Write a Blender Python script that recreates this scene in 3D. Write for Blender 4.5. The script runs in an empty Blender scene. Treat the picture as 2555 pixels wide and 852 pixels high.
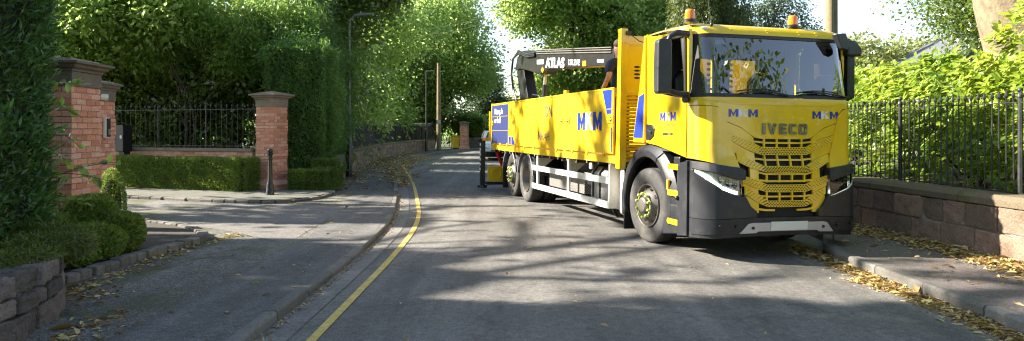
import bpy, bmesh, math, random
import numpy as np
from mathutils import Vector, Matrix
R = math.radians
PI = math.pi
random.seed(7)
rng = np.random.default_rng(11)
scene = bpy.context.scene
COL = scene.collection

# ---------------------------------------------------------------- camera, light, exposure
cam_d = bpy.data.cameras.new('camera')
cam = bpy.data.objects.new('camera', cam_d)
COL.objects.link(cam)
cam.location = (0, 0, 1.6)
cam.rotation_euler = (R(90), 0, 0)
cam_d.sensor_width = 36.0
cam_d.lens = 36.0 * 1800 / 2555
cam_d.shift_y = -(426 - 322) / 2555.0
cam_d.clip_start = 0.05
cam_d.clip_end = 2000
scene.camera = cam

SUN_TO = Vector((-0.985, 0.17, 0)).normalized()
SUN_EL = R(30)
world = bpy.data.worlds.new('World')
scene.world = world
world.use_nodes = True
wn = world.node_tree
wn.nodes.clear()
w_out = wn.nodes.new('ShaderNodeOutputWorld')
w_bg = wn.nodes.new('ShaderNodeBackground')
w_sky = wn.nodes.new('ShaderNodeTexSky')
w_sky.sky_type = 'NISHITA'
w_sky.sun_disc = False
w_sky.sun_elevation = SUN_EL
w_sky.sun_rotation = math.atan2(SUN_TO.x, SUN_TO.y)
w_sky.air_density = 1.0
w_sky.dust_density = 0.5
w_sky.ozone_density = 1.6
w_bg.inputs['Strength'].default_value = 0.08
w_hs = wn.nodes.new('ShaderNodeHueSaturation')
w_hs.inputs['Saturation'].default_value = 0.8
wn.links.new(w_sky.outputs[0], w_hs.inputs['Color'])
wn.links.new(w_hs.outputs[0], w_bg.inputs[0])
wn.links.new(w_bg.outputs[0], w_out.inputs[0])
sun_d = bpy.data.lights.new('sun', 'SUN')
sun_d.energy = 5.0
sun_d.angle = R(0.55)
sun_d.color = (1.0, 0.91, 0.78)
sun = bpy.data.objects.new('sun', sun_d)
COL.objects.link(sun)
sdir = Vector((SUN_TO.x * math.cos(SUN_EL), SUN_TO.y * math.cos(SUN_EL), math.sin(SUN_EL)))
sun.rotation_euler = (-sdir).to_track_quat('-Z', 'Y').to_euler()
sun.location = (-20, 5, 20)
vs = scene.view_settings
vs.view_transform = 'Standard'
vs.look = 'None'
vs.exposure = 2.17
vs.gamma = 1.0
vs.use_curve_mapping = False
scene.cycles.filter_width = 1.2
scene.cycles.sample_clamp_indirect = 4.0
scene.cycles.max_bounces = 7
scene.cycles.diffuse_bounces = 4
scene.cycles.glossy_bounces = 3
scene.cycles.transmission_bounces = 5
scene.cycles.transparent_max_bounces = 10
scene.cycles.caustics_reflective = False
scene.cycles.caustics_refractive = False

# ---------------------------------------------------------------- object helpers
def tag(o, label=None, cat=None, group=None, kind=None):
    if label: o['label'] = label
    if cat: o['category'] = cat
    if group: o['group'] = group
    if kind: o['kind'] = kind
    return o

def empty(name, loc=(0, 0, 0), rz=0.0, label=None, cat=None, group=None):
    o = bpy.data.objects.new(name, None)
    o.empty_display_size = 0.2
    COL.objects.link(o)
    o.location = loc
    o.rotation_euler = (0, 0, rz)
    return tag(o, label, cat, group)

def link_mesh(name, me, mats, parent=None, smooth=False, bevel=0.0, bseg=2):
    if not isinstance(mats, (list, tuple)): mats = [mats]
    for m in mats: me.materials.append(m)
    o = bpy.data.objects.new(name, me)
    COL.objects.link(o)
    if parent is not None: o.parent = parent
    if smooth:
        me.polygons.foreach_set('use_smooth', np.ones(len(me.polygons), dtype=bool))
    if bevel > 0:
        b = o.modifiers.new('bevel', 'BEVEL')
        b.width = bevel; b.segments = bseg; b.limit_method = 'ANGLE'; b.angle_limit = R(35)
        b.harden_normals = False
    return o

def np_mesh(name, verts, faces_idx, fsize, rnd=None, matidx=None):
    """verts (n,3); faces_idx (m,fsize) -> mesh with an optional per-face 'rnd' value"""
    me = bpy.data.meshes.new(name)
    v = np.ascontiguousarray(verts, dtype=np.float32)
    f = np.ascontiguousarray(faces_idx, dtype=np.int32)
    me.vertices.add(len(v)); me.vertices.foreach_set('co', v.ravel())
    me.loops.add(f.size); me.loops.foreach_set('vertex_index', f.ravel())
    me.polygons.add(len(f))
    me.polygons.foreach_set('loop_start', np.arange(0, f.size, fsize, dtype=np.int32))
    if matidx is not None: me.polygons.foreach_set('material_index', np.asarray(matidx, dtype=np.int32))
    me.update(calc_edges=True)
    if rnd is not None:
        a = me.attributes.new('rnd', 'FLOAT', 'FACE')
        a.data.foreach_set('value', np.asarray(rnd, dtype=np.float32))
    return me

class MB:
    """collects shapes into one mesh"""
    def __init__(s): s.v = []; s.f = []; s.m = []
    def add(s, vs_, fs_, mi=0):
        n = len(s.v); s.v += [tuple(v) for v in vs_]
        s.f += [tuple(i + n for i in f) for f in fs_]; s.m += [mi] * len(fs_)
        return s
    def box(s, x0, x1, y0, y1, z0, z1, mi=0, rot=None, loc=(0, 0, 0)):
        vs_ = [(x, y, z) for z in (z0, z1) for y in (y0, y1) for x in (x0, x1)]
        if rot is not None:
            vs_ = [tuple(rot @ Vector(v) + Vector(loc)) for v in vs_]
        return s.add(vs_, [(0, 2, 3, 1), (4, 5, 7, 6), (0, 1, 5, 4), (2, 6, 7, 3), (0, 4, 6, 2), (1, 3, 7, 5)], mi)
    def prism(s, poly, axis, a0, a1, mi=0):
        """poly: 2D points in the two other axes (in xyz order); extruded along axis from a0 to a1"""
        n = len(poly)
        def mk(p, a):
            if axis == 'x': return (a, p[0], p[1])
            if axis == 'y': return (p[0], a, p[1])
            return (p[0], p[1], a)
        vs_ = [mk(p, a0) for p in poly] + [mk(p, a1) for p in poly]
        fs_ = [tuple(range(n))[::-1], tuple(range(n, 2 * n))] + [(i, (i + 1) % n, n + (i + 1) % n, n + i) for i in range(n)]
        return s.add(vs_, fs_, mi)
    def tube(s, pts, rad, n=8, mi=0, cap=True):
        pts = [Vector(p) for p in pts]
        if not isinstance(rad, (list, tuple)): rad = [rad] * len(pts)
        vs_ = []; fs_ = []
        prev = None
        for i, p in enumerate(pts):
            d = (pts[min(i + 1, len(pts) - 1)] - pts[max(i - 1, 0)])
            d = d.normalized() if d.length > 1e-9 else Vector((0, 0, 1))
            if prev is None:
                up = Vector((0, 0, 1)) if abs(d.z) < 0.9 else Vector((1, 0, 0))
                u = d.cross(up).normalized()
            else:
                u = (prev - d * prev.dot(d))
                u = u.normalized() if u.length > 1e-6 else d.orthogonal().normalized()
            prev = u
            w = d.cross(u)
            for k in range(n):
                a = 2 * PI * k / n
                vs_.append(p + (u * math.cos(a) + w * math.sin(a)) * rad[i])
        for i in range(len(pts) - 1):
            for k in range(n):
                fs_.append((i * n + k, i * n + (k + 1) % n, (i + 1) * n + (k + 1) % n, (i + 1) * n + k))
        if cap:
            fs_.append(tuple(range(n))[::-1]); b = (len(pts) - 1) * n
            fs_.append(tuple(range(b, b + n)))
        return s.add(vs_, fs_, mi)
    def cyl(s, p0, p1, r, n=16, mi=0): return s.tube([p0, p1], r, n, mi)
    def lathe(s, prof, axis='z', c=(0, 0, 0), n=24, mi=0, a0=0.0, a1=2 * PI, close=False):
        """prof: [(r, h)], revolved round axis through c"""
        vs_ = []; fs_ = []
        full = abs((a1 - a0) - 2 * PI) < 1e-6
        m = n if full else n + 1
        for k in range(m):
            a = a0 + (a1 - a0) * k / n
            for r, h in prof:
                x, y = r * math.cos(a), r * math.sin(a)
                if axis == 'z': vs_.append((c[0] + x, c[1] + y, c[2] + h))
                elif axis == 'x': vs_.append((c[0] + h, c[1] + x, c[2] + y))
                else: vs_.append((c[0] + x, c[1] + h, c[2] + y))
        L = len(prof)
        for k in range(n):
            k2 = (k + 1) % m
            for j in range(L - 1 if not close else L):
                j2 = (j + 1) % L
                fs_.append((k * L + j, k2 * L + j, k2 * L + j2, k * L + j2))
        return s.add(vs_, fs_, mi)
    def sphere(s, c, r, n=10, mi=0, sx=1, sy=1, sz=1):
        vs_ = []; fs_ = []
        for i in range(n + 1):
            t = PI * i / n
            for k in range(2 * n):
                a = PI * k / n
                vs_.append((c[0] + sx * r * math.sin(t) * math.cos(a), c[1] + sy * r * math.sin(t) * math.sin(a), c[2] + sz * r * math.cos(t)))
        for i in range(n):
            for k in range(2 * n):
                fs_.append((i * 2 * n + k, (i + 1) * 2 * n + k, (i + 1) * 2 * n + (k + 1) % (2 * n), i * 2 * n + (k + 1) % (2 * n)))
        return s.add(vs_, fs_, mi)
    def build(s, name, mats, parent=None, smooth=False, bevel=0.0, bseg=2, fix=True, autosmooth=None):
        me = bpy.data.meshes.new(name)
        me.from_pydata(s.v, [], s.f)
        me.polygons.foreach_set('material_index', s.m)
        if fix:
            bm = bmesh.new(); bm.from_mesh(me)
            bmesh.ops.remove_doubles(bm, verts=bm.verts, dist=1e-5)
            bmesh.ops.recalc_face_normals(bm, faces=bm.faces)
            bm.to_mesh(me); bm.free()
        o = link_mesh(name, me, mats, parent, smooth, bevel, bseg)
        if autosmooth is not None:
            me.polygons.foreach_set('use_smooth', np.ones(len(me.polygons), dtype=bool))
            me.set_sharp_from_angle(angle=R(autosmooth))
        return o

# ---------------------------------------------------------------- materials
def new_mat(name):
    m = bpy.data.materials.new(name); m.use_nodes = True
    nt = m.node_tree
    return m, nt, nt.nodes['Principled BSDF']
def N(nt, t, **kw):
    n = nt.nodes.new(t)
    for k, v in kw.items():
        if k in n.inputs: n.inputs[k].default_value = v
        else: setattr(n, k, v)
    return n
def ramp(nt, stops):
    r = nt.nodes.new('ShaderNodeValToRGB')
    e = r.color_ramp.elements
    while len(e) < len(stops): e.new(0.5)
    for i, (p, c) in enumerate(stops):
        e[i].position = p
        e[i].color = (*c, 1) if len(c) == 3 else c
    return r
def rgba(c): return (c[0], c[1], c[2], 1)

def simple(name, col, rough=0.5, metal=0.0, var=0.12, scale=6.0, coat=0.0, bump=0.0, bscale=60.0, spec=0.5, dirt=None, dirtamt=0.0, dscale=3.0):
    m, nt, b = new_mat(name)
    tc = N(nt, 'ShaderNodeTexCoord')
    nz = N(nt, 'ShaderNodeTexNoise', Scale=scale, Detail=5.0, Roughness=0.6)
    nt.links.new(tc.outputs['Object'], nz.inputs['Vector'])
    lo = tuple(max(0, c * (1 - var)) for c in col); hi = tuple(min(1, c * (1 + var)) for c in col)
    rp = ramp(nt, [(0.3, lo), (0.7, hi)])
    nt.links.new(nz.outputs['Fac'], rp.inputs['Fac'])
    outc = rp.outputs['Color']
    if dirt is not None:
        n2 = N(nt, 'ShaderNodeTexNoise', Scale=dscale, Detail=8.0, Roughness=0.7)
        nt.links.new(tc.outputs['Object'], n2.inputs['Vector'])
        mr = N(nt, 'ShaderNodeMapRange'); mr.inputs['From Min'].default_value = 0.5; mr.inputs['From Max'].default_value = 0.72
        mr.inputs['To Max'].default_value = dirtamt
        nt.links.new(n2.outputs['Fac'], mr.inputs['Value'])
        mx = N(nt, 'ShaderNodeMix', data_type='RGBA')
        nt.links.new(mr.outputs[0], mx.inputs[0])
        nt.links.new(outc, mx.inputs[6]); mx.inputs[7].default_value = rgba(dirt)
        outc = mx.outputs[2]
    nt.links.new(outc, b.inputs['Base Color'])
    b.inputs['Roughness'].default_value = rough
    b.inputs['Metallic'].default_value = metal
    b.inputs['Specular IOR Level'].default_value = spec
    if coat: b.inputs['Coat Weight'].default_value = coat; b.inputs['Coat Roughness'].default_value = 0.05
    if bump:
        n3 = N(nt, 'ShaderNodeTexNoise', Scale=bscale, Detail=4.0)
        nt.links.new(tc.outputs['Object'], n3.inputs['Vector'])
        bp = N(nt, 'ShaderNodeBump', Strength=bump, Distance=0.01)
        nt.links.new(n3.outputs['Fac'], bp.inputs['Height'])
        nt.links.new(bp.outputs['Normal'], b.inputs['Normal'])
    return m

def leaf_mat(name, cols, trans=0.45, tcol=(0.35, 0.5, 0.04), rough=0.45, spec=0.4):
    m, nt, b = new_mat(name)
    at = N(nt, 'ShaderNodeAttribute', attribute_name='rnd')
    stops = [(i / (len(cols) - 1), c) for i, c in enumerate(cols)]
    rp = ramp(nt, stops)
    nt.links.new(at.outputs['Fac'], rp.inputs['Fac'])
    nt.links.new(rp.outputs['Color'], b.inputs['Base Color'])
    b.inputs['Roughness'].default_value = rough
    b.inputs['Specular IOR Level'].default_value = spec
    tr = N(nt, 'ShaderNodeBsdfTranslucent')
    mx = N(nt, 'ShaderNodeMix', data_type='RGBA', blend_type='MIX'); mx.inputs[0].default_value = 0.6
    nt.links.new(rp.outputs['Color'], mx.inputs[6]); mx.inputs[7].default_value = rgba(tcol)
    nt.links.new(mx.outputs[2], tr.inputs['Color'])
    ms = N(nt, 'ShaderNodeMixShader', Fac=trans)
    nt.links.new(b.outputs[0], ms.inputs[1]); nt.links.new(tr.outputs[0], ms.inputs[2])
    nt.links.new(ms.outputs[0], nt.nodes['Material Output'].inputs['Surface'])
    return m

def asphalt(name, c0, c1, scale=180.0, patch=0.25, light=(0.16, 0.15, 0.135), moss=None, mossmask=None, bump=0.32, tracks=False, cracks=0.0):
    m, nt, b = new_mat(name)
    tc = N(nt, 'ShaderNodeTexCoord')
    v = N(nt, 'ShaderNodeTexVoronoi', Scale=scale)
    nt.links.new(tc.outputs['Object'], v.inputs['Vector'])
    vr = ramp(nt, [(0.0, c0), (0.55, c1), (1.0, light)])
    sep = N(nt, 'ShaderNodeSeparateColor'); nt.links.new(v.outputs['Color'], sep.inputs[0])
    nt.links.new(sep.outputs[0], vr.inputs['Fac'])
    nz = N(nt, 'ShaderNodeTexNoise', Scale=0.7, Detail=7.0, Roughness=0.62)
    nt.links.new(tc.outputs['Object'], nz.inputs['Vector'])
    pr = ramp(nt, [(0.3, (1 - patch,) * 3), (0.7, (1 + patch,) * 3)])
    nt.links.new(nz.outputs['Fac'], pr.inputs['Fac'])
    mu = N(nt, 'ShaderNodeMix', data_type='RGBA', blend_type='MULTIPLY'); mu.inputs[0].default_value = 1.0
    nt.links.new(vr.outputs['Color'], mu.inputs[6]); nt.links.new(pr.outputs['Color'], mu.inputs[7])
    if tracks:
        mp = N(nt, 'ShaderNodeMapping'); mp.inputs['Scale'].default_value = (2.2, 0.16, 1); mp.inputs['Rotation'].default_value = (0, 0, R(3))
        nt.links.new(tc.outputs['Object'], mp.inputs[0])
        n5 = N(nt, 'ShaderNodeTexNoise', Scale=1.0, Detail=6.0, Roughness=0.6); nt.links.new(mp.outputs[0], n5.inputs['Vector'])
        p5 = ramp(nt, [(0.34, (0.72,) * 3), (0.52, (1.0,) * 3), (0.66, (1.3,) * 3)]); nt.links.new(n5.outputs['Fac'], p5.inputs['Fac'])
        m5 = N(nt, 'ShaderNodeMix', data_type='RGBA', blend_type='MULTIPLY'); m5.inputs[0].default_value = 1.0
        nt.links.new(mu.outputs[2], m5.inputs[6]); nt.links.new(p5.outputs['Color'], m5.inputs[7]); mu = m5
    if cracks:
        nd = N(nt, 'ShaderNodeTexNoise', Scale=3.0, Detail=6.0); nt.links.new(tc.outputs['Object'], nd.inputs['Vector'])
        va = N(nt, 'ShaderNodeVectorMath', operation='MULTIPLY_ADD'); va.inputs[1].default_value = (0.5, 0.5, 0.5)
        nt.links.new(nd.outputs['Color'], va.inputs[0]); nt.links.new(tc.outputs['Object'], va.inputs[2])
        vc = N(nt, 'ShaderNodeTexVoronoi', feature='DISTANCE_TO_EDGE', Scale=0.42); nt.links.new(va.outputs[0], vc.inputs['Vector'])
        rc = ramp(nt, [(0.0, (0.35,) * 3), (0.006, (0.6,) * 3), (0.012, (1.0,) * 3)]); nt.links.new(vc.outputs['Distance'], rc.inputs['Fac'])
        mc = N(nt, 'ShaderNodeMix', data_type='RGBA', blend_type='MULTIPLY'); mc.inputs[0].default_value = cracks
        nt.links.new(mu.outputs[2], mc.inputs[6]); nt.links.new(rc.outputs['Color'], mc.inputs[7]); mu = mc
    # mid-scale mottling
    n2 = N(nt, 'ShaderNodeTexNoise', Scale=14.0, Detail=5.0, Roughness=0.7)
    nt.links.new(tc.outputs['Object'], n2.inputs['Vector'])
    p2 = ramp(nt, [(0.35, (0.78,) * 3), (0.65, (1.2,) * 3)])
    nt.links.new(n2.outputs['Fac'], p2.inputs['Fac'])
    m2 = N(nt, 'ShaderNodeMix', data_type='RGBA', blend_type='MULTIPLY'); m2.inputs[0].default_value = 1.0
    nt.links.new(mu.outputs[2], m2.inputs[6]); nt.links.new(p2.outputs['Color'], m2.inputs[7])
    outc = m2.outputs[2]
    if moss is not None:
        n4 = N(nt, 'ShaderNodeTexNoise', Scale=1.3, Detail=8.0, Roughness=0.7)
        nt.links.new(tc.outputs['Object'], n4.inputs['Vector'])
        mr = N(nt, 'ShaderNodeMapRange'); mr.inputs['From Min'].default_value = 0.47; mr.inputs['From Max'].default_value = 0.62; mr.inputs['To Max'].default_value = 0.8
        nt.links.new(n4.outputs['Fac'], mr.inputs['Value'])
        fac = mr.outputs[0]
        if mossmask is not None:
            # strongest left of the line X = mossmask
            sx = N(nt, 'ShaderNodeSeparateXYZ'); nt.links.new(tc.outputs['Object'], sx.inputs[0])
            m3 = N(nt, 'ShaderNodeMapRange'); m3.inputs['From Min'].default_value = mossmask + 1.2; m3.inputs['From Max'].default_value = mossmask - 0.6
            nt.links.new(sx.outputs['X'], m3.inputs['Value'])
            mm = N(nt, 'ShaderNodeMath', operation='MULTIPLY'); nt.links.new(fac, mm.inputs[0]); nt.links.new(m3.outputs[0], mm.inputs[1])
            fac = mm.outputs[0]
        mx = N(nt, 'ShaderNodeMix', data_type='RGBA')
        nt.links.new(fac, mx.inputs[0]); nt.links.new(outc, mx.inputs[6]); mx.inputs[7].default_value = rgba(moss)
        outc = mx.outputs[2]
    nt.links.new(outc, b.inputs['Base Color'])
    b.inputs['Roughness'].default_value = 0.85
    b.inputs['Specular IOR Level'].default_value = 0.35
    bp = N(nt, 'ShaderNodeBump', Strength=bump, Distance=0.008)
    nt.links.new(v.outputs['Distance'], bp.inputs['Height'])
    b3 = N(nt, 'ShaderNodeBump', Strength=0.25, Distance=0.02)
    nt.links.new(n2.outputs['Fac'], b3.inputs['Height']); nt.links.new(bp.outputs['Normal'], b3.inputs['Normal'])
    nt.links.new(b3.outputs['Normal'], b.inputs['Normal'])
    return m

def stone_mat(name, cols, moss=(0.09, 0.11, 0.02), mossamt=0.5, rough=0.9, bump=0.6, island=True, mscale=2.0):
    m, nt, b = new_mat(name)
    tc = N(nt, 'ShaderNodeTexCoord'); geo = N(nt, 'ShaderNodeNewGeometry')
    rp = ramp(nt, [(i / max(1, len(cols) - 1), c) for i, c in enumerate(cols)])
    nz = N(nt, 'ShaderNodeTexNoise', Scale=5.0, Detail=8.0, Roughness=0.7)
    nt.links.new(tc.outputs['Object'], nz.inputs['Vector'])
    if island:
        md = N(nt, 'ShaderNodeMath', operation='MULTIPLY_ADD'); md.inputs[1].default_value = 0.9; md.inputs[2].default_value = -0.2
        nt.links.new(geo.outputs['Random Per Island'], md.inputs[0])
        ad = N(nt, 'ShaderNodeMath', operation='MULTIPLY_ADD'); ad.inputs[1].default_value = 0.6
        nt.links.new(nz.outputs['Fac'], ad.inputs[0]); nt.links.new(md.outputs[0], ad.inputs[2])
        nt.links.new(ad.outputs[0], rp.inputs['Fac'])
    else:
        nt.links.new(nz.outputs['Fac'], rp.inputs['Fac'])
    n2 = N(nt, 'ShaderNodeTexNoise', Scale=mscale, Detail=8.0, Roughness=0.72)
    nt.links.new(tc.outputs['Object'], n2.inputs['Vector'])
    mr = N(nt, 'ShaderNodeMapRange'); mr.inputs['From Min'].default_value = 0.5; mr.inputs['From Max'].default_value = 0.7; mr.inputs['To Max'].default_value = mossamt
    nt.links.new(n2.outputs['Fac'], mr.inputs['Value'])
    mx = N(nt, 'ShaderNodeMix', data_type='RGBA')
    nt.links.new(mr.outputs[0], mx.inputs[0]); nt.links.new(rp.outputs['Color'], mx.inputs[6]); mx.inputs[7].default_value = rgba(moss)
    n3 = N(nt, 'ShaderNodeTexNoise', Scale=38.0, Detail=6.0, Roughness=0.7)
    nt.links.new(tc.outputs['Object'], n3.inputs['Vector'])
    r3 = ramp(nt, [(0.3, (0.7,) * 3), (0.7, (1.25,) * 3)])
    nt.links.new(n3.outputs['Fac'], r3.inputs['Fac'])
    mu = N(nt, 'ShaderNodeMix', data_type='RGBA', blend_type='MULTIPLY'); mu.inputs[0].default_value = 1.0
    nt.links.new(mx.outputs[2], mu.inputs[6]); nt.links.new(r3.outputs['Color'], mu.inputs[7])
    nt.links.new(mu.outputs[2], b.inputs['Base Color'])
    b.inputs['Roughness'].default_value = rough
    b.inputs['Specular IOR Level'].default_value = 0.3
    if bump:
        bp = N(nt, 'ShaderNodeBump', Strength=bump, Distance=0.02)
        nt.links.new(n3.outputs['Fac'], bp.inputs['Height'])
        nt.links.new(bp.outputs['Normal'], b.inputs['Normal'])
    return m

def emit(name, col, strength):
    m, nt, b = new_mat(name)
    b.inputs['Base Color'].default_value = rgba(col)
    b.inputs['Emission Color'].default_value = rgba(col)
    b.inputs['Emission Strength'].default_value = strength
    return m

def glass_mat(name, tint=(0.75, 0.85, 0.8), rough=0.0, ior=1.5, boost=1.0):
    m, nt, b = new_mat(name)
    nt.nodes.remove(b)
    tr = N(nt, 'ShaderNodeBsdfTransparent', Color=rgba(tint))
    gl = N(nt, 'ShaderNodeBsdfGlossy', Roughness=rough)
    gl.inputs['Color'].default_value = (1, 1, 1, 1)
    fr = N(nt, 'ShaderNodeFresnel', IOR=ior)
    ml = N(nt, 'ShaderNodeMath', operation='MULTIPLY'); ml.inputs[1].default_value = boost
    ml.use_clamp = True
    ms = N(nt, 'ShaderNodeMixShader')
    nt.links.new(fr.outputs[0], ml.inputs[0]); nt.links.new(ml.outputs[0], ms.inputs[0])
    nt.links.new(tr.outputs[0], ms.inputs[1]); nt.links.new(gl.outputs[0], ms.inputs[2])
    nt.links.new(ms.outputs[0], nt.nodes['Material Output'].inputs['Surface'])
    return m

M = {}
M['road'] = asphalt('worn asphalt', (0.075, 0.073, 0.07), (0.120, 0.115, 0.108), 240, 0.22, (0.25, 0.235, 0.205), tracks=True, cracks=0.35)
M['footway'] = asphalt('old footway asphalt', (0.042, 0.040, 0.037), (0.10, 0.093, 0.083), 110, 0.36, (0.28, 0.265, 0.23), moss=(0.05, 0.06, 0.012), mossmask=-3.2, tracks=True, cracks=0.8)
M['footway2'] = asphalt('right footway asphalt', (0.06, 0.058, 0.055), (0.10, 0.095, 0.09), 120, 0.28, (0.22, 0.16, 0.15))
M['patch'] = asphalt('smooth asphalt', (0.055, 0.054, 0.053), (0.095, 0.092, 0.088), 170, 0.26, (0.19, 0.185, 0.17), bump=0.3, tracks=True, cracks=0.4)
M['gutter'] = asphalt('gutter channel', (0.11, 0.105, 0.10), (0.17, 0.165, 0.15), 90, 0.25, (0.2, 0.19, 0.175))
M['drive'] = asphalt('drive asphalt', (0.08, 0.078, 0.074), (0.14, 0.133, 0.125), 110, 0.22, (0.22, 0.2, 0.18), moss=(0.05, 0.06, 0.01), mossmask=-6.0)
M['kerb'] = stone_mat('concrete kerb', [(0.10, 0.095, 0.085), (0.18, 0.17, 0.155)], moss=(0.07, 0.075, 0.045), mossamt=0.4, bump=0.3)
M['yellow_line'] = simple('worn yellow line', (0.56, 0.41, 0.09), 0.7, dirt=(0.14, 0.13, 0.10), dirtamt=0.95, dscale=26, var=0.2, bump=0.2)
M['soil'] = simple('soil', (0.035, 0.028, 0.02), 0.95, var=0.5, scale=12, bump=0.6, bscale=25)
M['grass'] = simple('rough ground', (0.05, 0.06, 0.02), 0.95, var=0.5, scale=3, bump=0.6, bscale=25)
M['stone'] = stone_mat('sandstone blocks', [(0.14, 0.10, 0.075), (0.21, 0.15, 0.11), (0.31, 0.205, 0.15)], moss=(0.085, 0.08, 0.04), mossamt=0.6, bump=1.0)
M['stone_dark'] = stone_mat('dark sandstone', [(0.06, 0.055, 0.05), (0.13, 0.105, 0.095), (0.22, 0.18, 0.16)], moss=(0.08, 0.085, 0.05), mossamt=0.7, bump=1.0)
M['coping'] = stone_mat('mossy coping', [(0.10, 0.085, 0.055), (0.16, 0.125, 0.085)], moss=(0.085, 0.095, 0.015), mossamt=0.85, mscale=1.2)
M['mortar'] = simple('mortar', (0.30, 0.27, 0.23), 0.95, bump=0.5)
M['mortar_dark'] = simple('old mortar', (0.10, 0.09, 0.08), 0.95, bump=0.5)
M['brick'] = stone_mat('red brick', [(0.40, 0.15, 0.09), (0.55, 0.24, 0.15), (0.62, 0.36, 0.26)], moss=(0.50, 0.34, 0.26), mossamt=0.4, bump=0.3)
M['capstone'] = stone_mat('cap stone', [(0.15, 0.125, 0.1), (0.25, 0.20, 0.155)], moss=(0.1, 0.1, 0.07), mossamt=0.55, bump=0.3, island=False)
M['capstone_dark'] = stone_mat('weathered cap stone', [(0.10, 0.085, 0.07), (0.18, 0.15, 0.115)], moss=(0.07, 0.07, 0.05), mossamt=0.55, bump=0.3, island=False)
M['sett'] = stone_mat('stone setts', [(0.09, 0.085, 0.075), (0.2, 0.18, 0.16)], moss=(0.06, 0.07, 0.02), mossamt=0.6)
M['iron'] = simple('black railing paint', (0.018, 0.018, 0.02), 0.45, var=0.3, dirt=(0.12, 0.11, 0.10), dirtamt=0.5, dscale=8)
M['iron2'] = simple('black gloss post', (0.012, 0.012, 0.013), 0.25, var=0.2)
M['bark'] = simple('bark', (0.07, 0.055, 0.038), 0.95, var=0.5, scale=9, bump=0.9, bscale=18, dirt=(0.09, 0.1, 0.04), dirtamt=0.6)
M['bark_pale'] = simple('pale bark', (0.19, 0.15, 0.095), 0.9, var=0.35, scale=9, bump=0.9, bscale=30, dirt=(0.10, 0.07, 0.04), dirtamt=0.8, dscale=5)
M['polewood'] = simple('pole wood', (0.20, 0.16, 0.09), 0.9, var=0.3, scale=5, dirt=(0.09, 0.1, 0.04), dirtamt=0.7)
M['greysteel'] = simple('grey steel', (0.42, 0.42, 0.42), 0.5, 0.3, var=0.2, dirt=(0.2, 0.2, 0.18), dirtamt=0.5)
# ---------------------------------------------------------------- setting
def interp(line, y):
    ys = [p[1] for p in line]; xs = [p[0] for p in line]
    return float(np.interp(y, ys, xs))
KL = [(-1.97, -20), (-1.98, 5.4), (-1.97, 7), (-1.96, 9), (-2.02, 11.4), (-2.2, 13.5), (-2.58, 16.2), (-3.23, 20.4), (-3.93, 24.4), (-5.1, 31), (-5.5, 35.5), (-5.35, 42), (-4.2, 48), (-2.7, 55), (0.5, 63), (6, 71), (14, 78)]
KR = [(3.98, -20), (3.98, 5.4), (3.98, 7.5), (3.98, 9.2), (4.5, 10.4), (4.55, 12), (4.0, 14.5), (3.3, 17.5), (2.4, 21), (1.2, 26.5), (0.7, 31), (0.5, 36), (0.7, 42), (1.6, 47), (3.2, 52), (6.5, 58.5), (11, 64.5)]
def resample(line, step=0.5):
    P = [np.array(p, float) for p in line]
    # Catmull-Rom
    out = []
    for i in range(len(P) - 1):
        p0 = P[max(i - 1, 0)]; p1 = P[i]; p2 = P[i + 1]; p3 = P[min(i + 2, len(P) - 1)]
        n = max(2, int(np.linalg.norm(p2 - p1) / step))
        for k in range(n):
            t = k / n
            m1 = (p2 - p0) * 0.5; m2 = (p3 - p1) * 0.5
            d = np.linalg.norm(p2 - p1)
            if np.linalg.norm(m1) > d: m1 = m1 / np.linalg.norm(m1) * d
            if np.linalg.norm(m2) > d: m2 = m2 / np.linalg.norm(m2) * d
            out.append((2 * t**3 - 3 * t**2 + 1) * p1 + (t**3 - 2 * t**2 + t) * m1 + (-2 * t**3 + 3 * t**2) * p2 + (t**3 - t**2) * m2)
    out.append(P[-1])
    return out
def offset(line, d):
    """line of 2D points; positive d moves to the right-hand side of travel"""
    out = []
    for i, p in enumerate(line):
        a = line[max(i - 1, 0)]; b = line[min(i + 1, len(line) - 1)]
        t = b - a; t = t / np.linalg.norm(t)
        out.append(p + np.array((t[1], -t[0])) * d)
    return out
def match(line, n):
    L = [0]
    for i in range(1, len(line)): L.append(L[-1] + np.linalg.norm(line[i] - line[i - 1]))
    s = np.linspace(0, L[-1], n)
    xs = np.interp(s, L, [p[0] for p in line]); ys = np.interp(s, L, [p[1] for p in line])
    return [np.array((x, y)) for x, y in zip(xs, ys)]
def ribbon(name, A, B, zA, zB, mat, cols=1, camber=None, parent=None, kind='structure', z_extra=0.0):
    n = max(len(A), len(B)); 
    if len(A) != len(B): A = match(A, n); B = match(B, n)
    vs_ = []; fs_ = []
    for a, b in zip(A, B):
        for k in range(cols + 1):
            t = k / cols
            z = zA + (zB - zA) * t + (camber(t) if camber else 0) + z_extra
            p = a * (1 - t) + b * t
            vs_.append((p[0], p[1], z))
    c = cols + 1
    for i in range(n - 1):
        for k in range(cols):
            fs_.append((i * c + k, i * c + k + 1, (i + 1) * c + k + 1, (i + 1) * c + k))
    me = bpy.data.meshes.new(name); me.from_pydata(vs_, [], fs_); me.update()
    o = link_mesh(name, me, mat, parent, smooth=True)
    if kind: o['kind'] = kind
    return o
kl = resample(KL, 0.4); kr = resample(KR, 0.4)
ZL = 0.035; ZR = 0.10
cb = lambda t: 0.035 * (4 * t * (1 - t)) - 0.03
# ground far and wide
g = MB().add([(-700, -700, -0.16), (700, -700, -0.16), (700, 700, -0.16), (-700, 700, -0.16)], [(0, 1, 2, 3)]).build('ground', M['grass'], fix=False); g['kind'] = 'structure'
ribbon('road', kl, kr, 0, 0, M['road'], cols=10, camber=cb)
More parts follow.
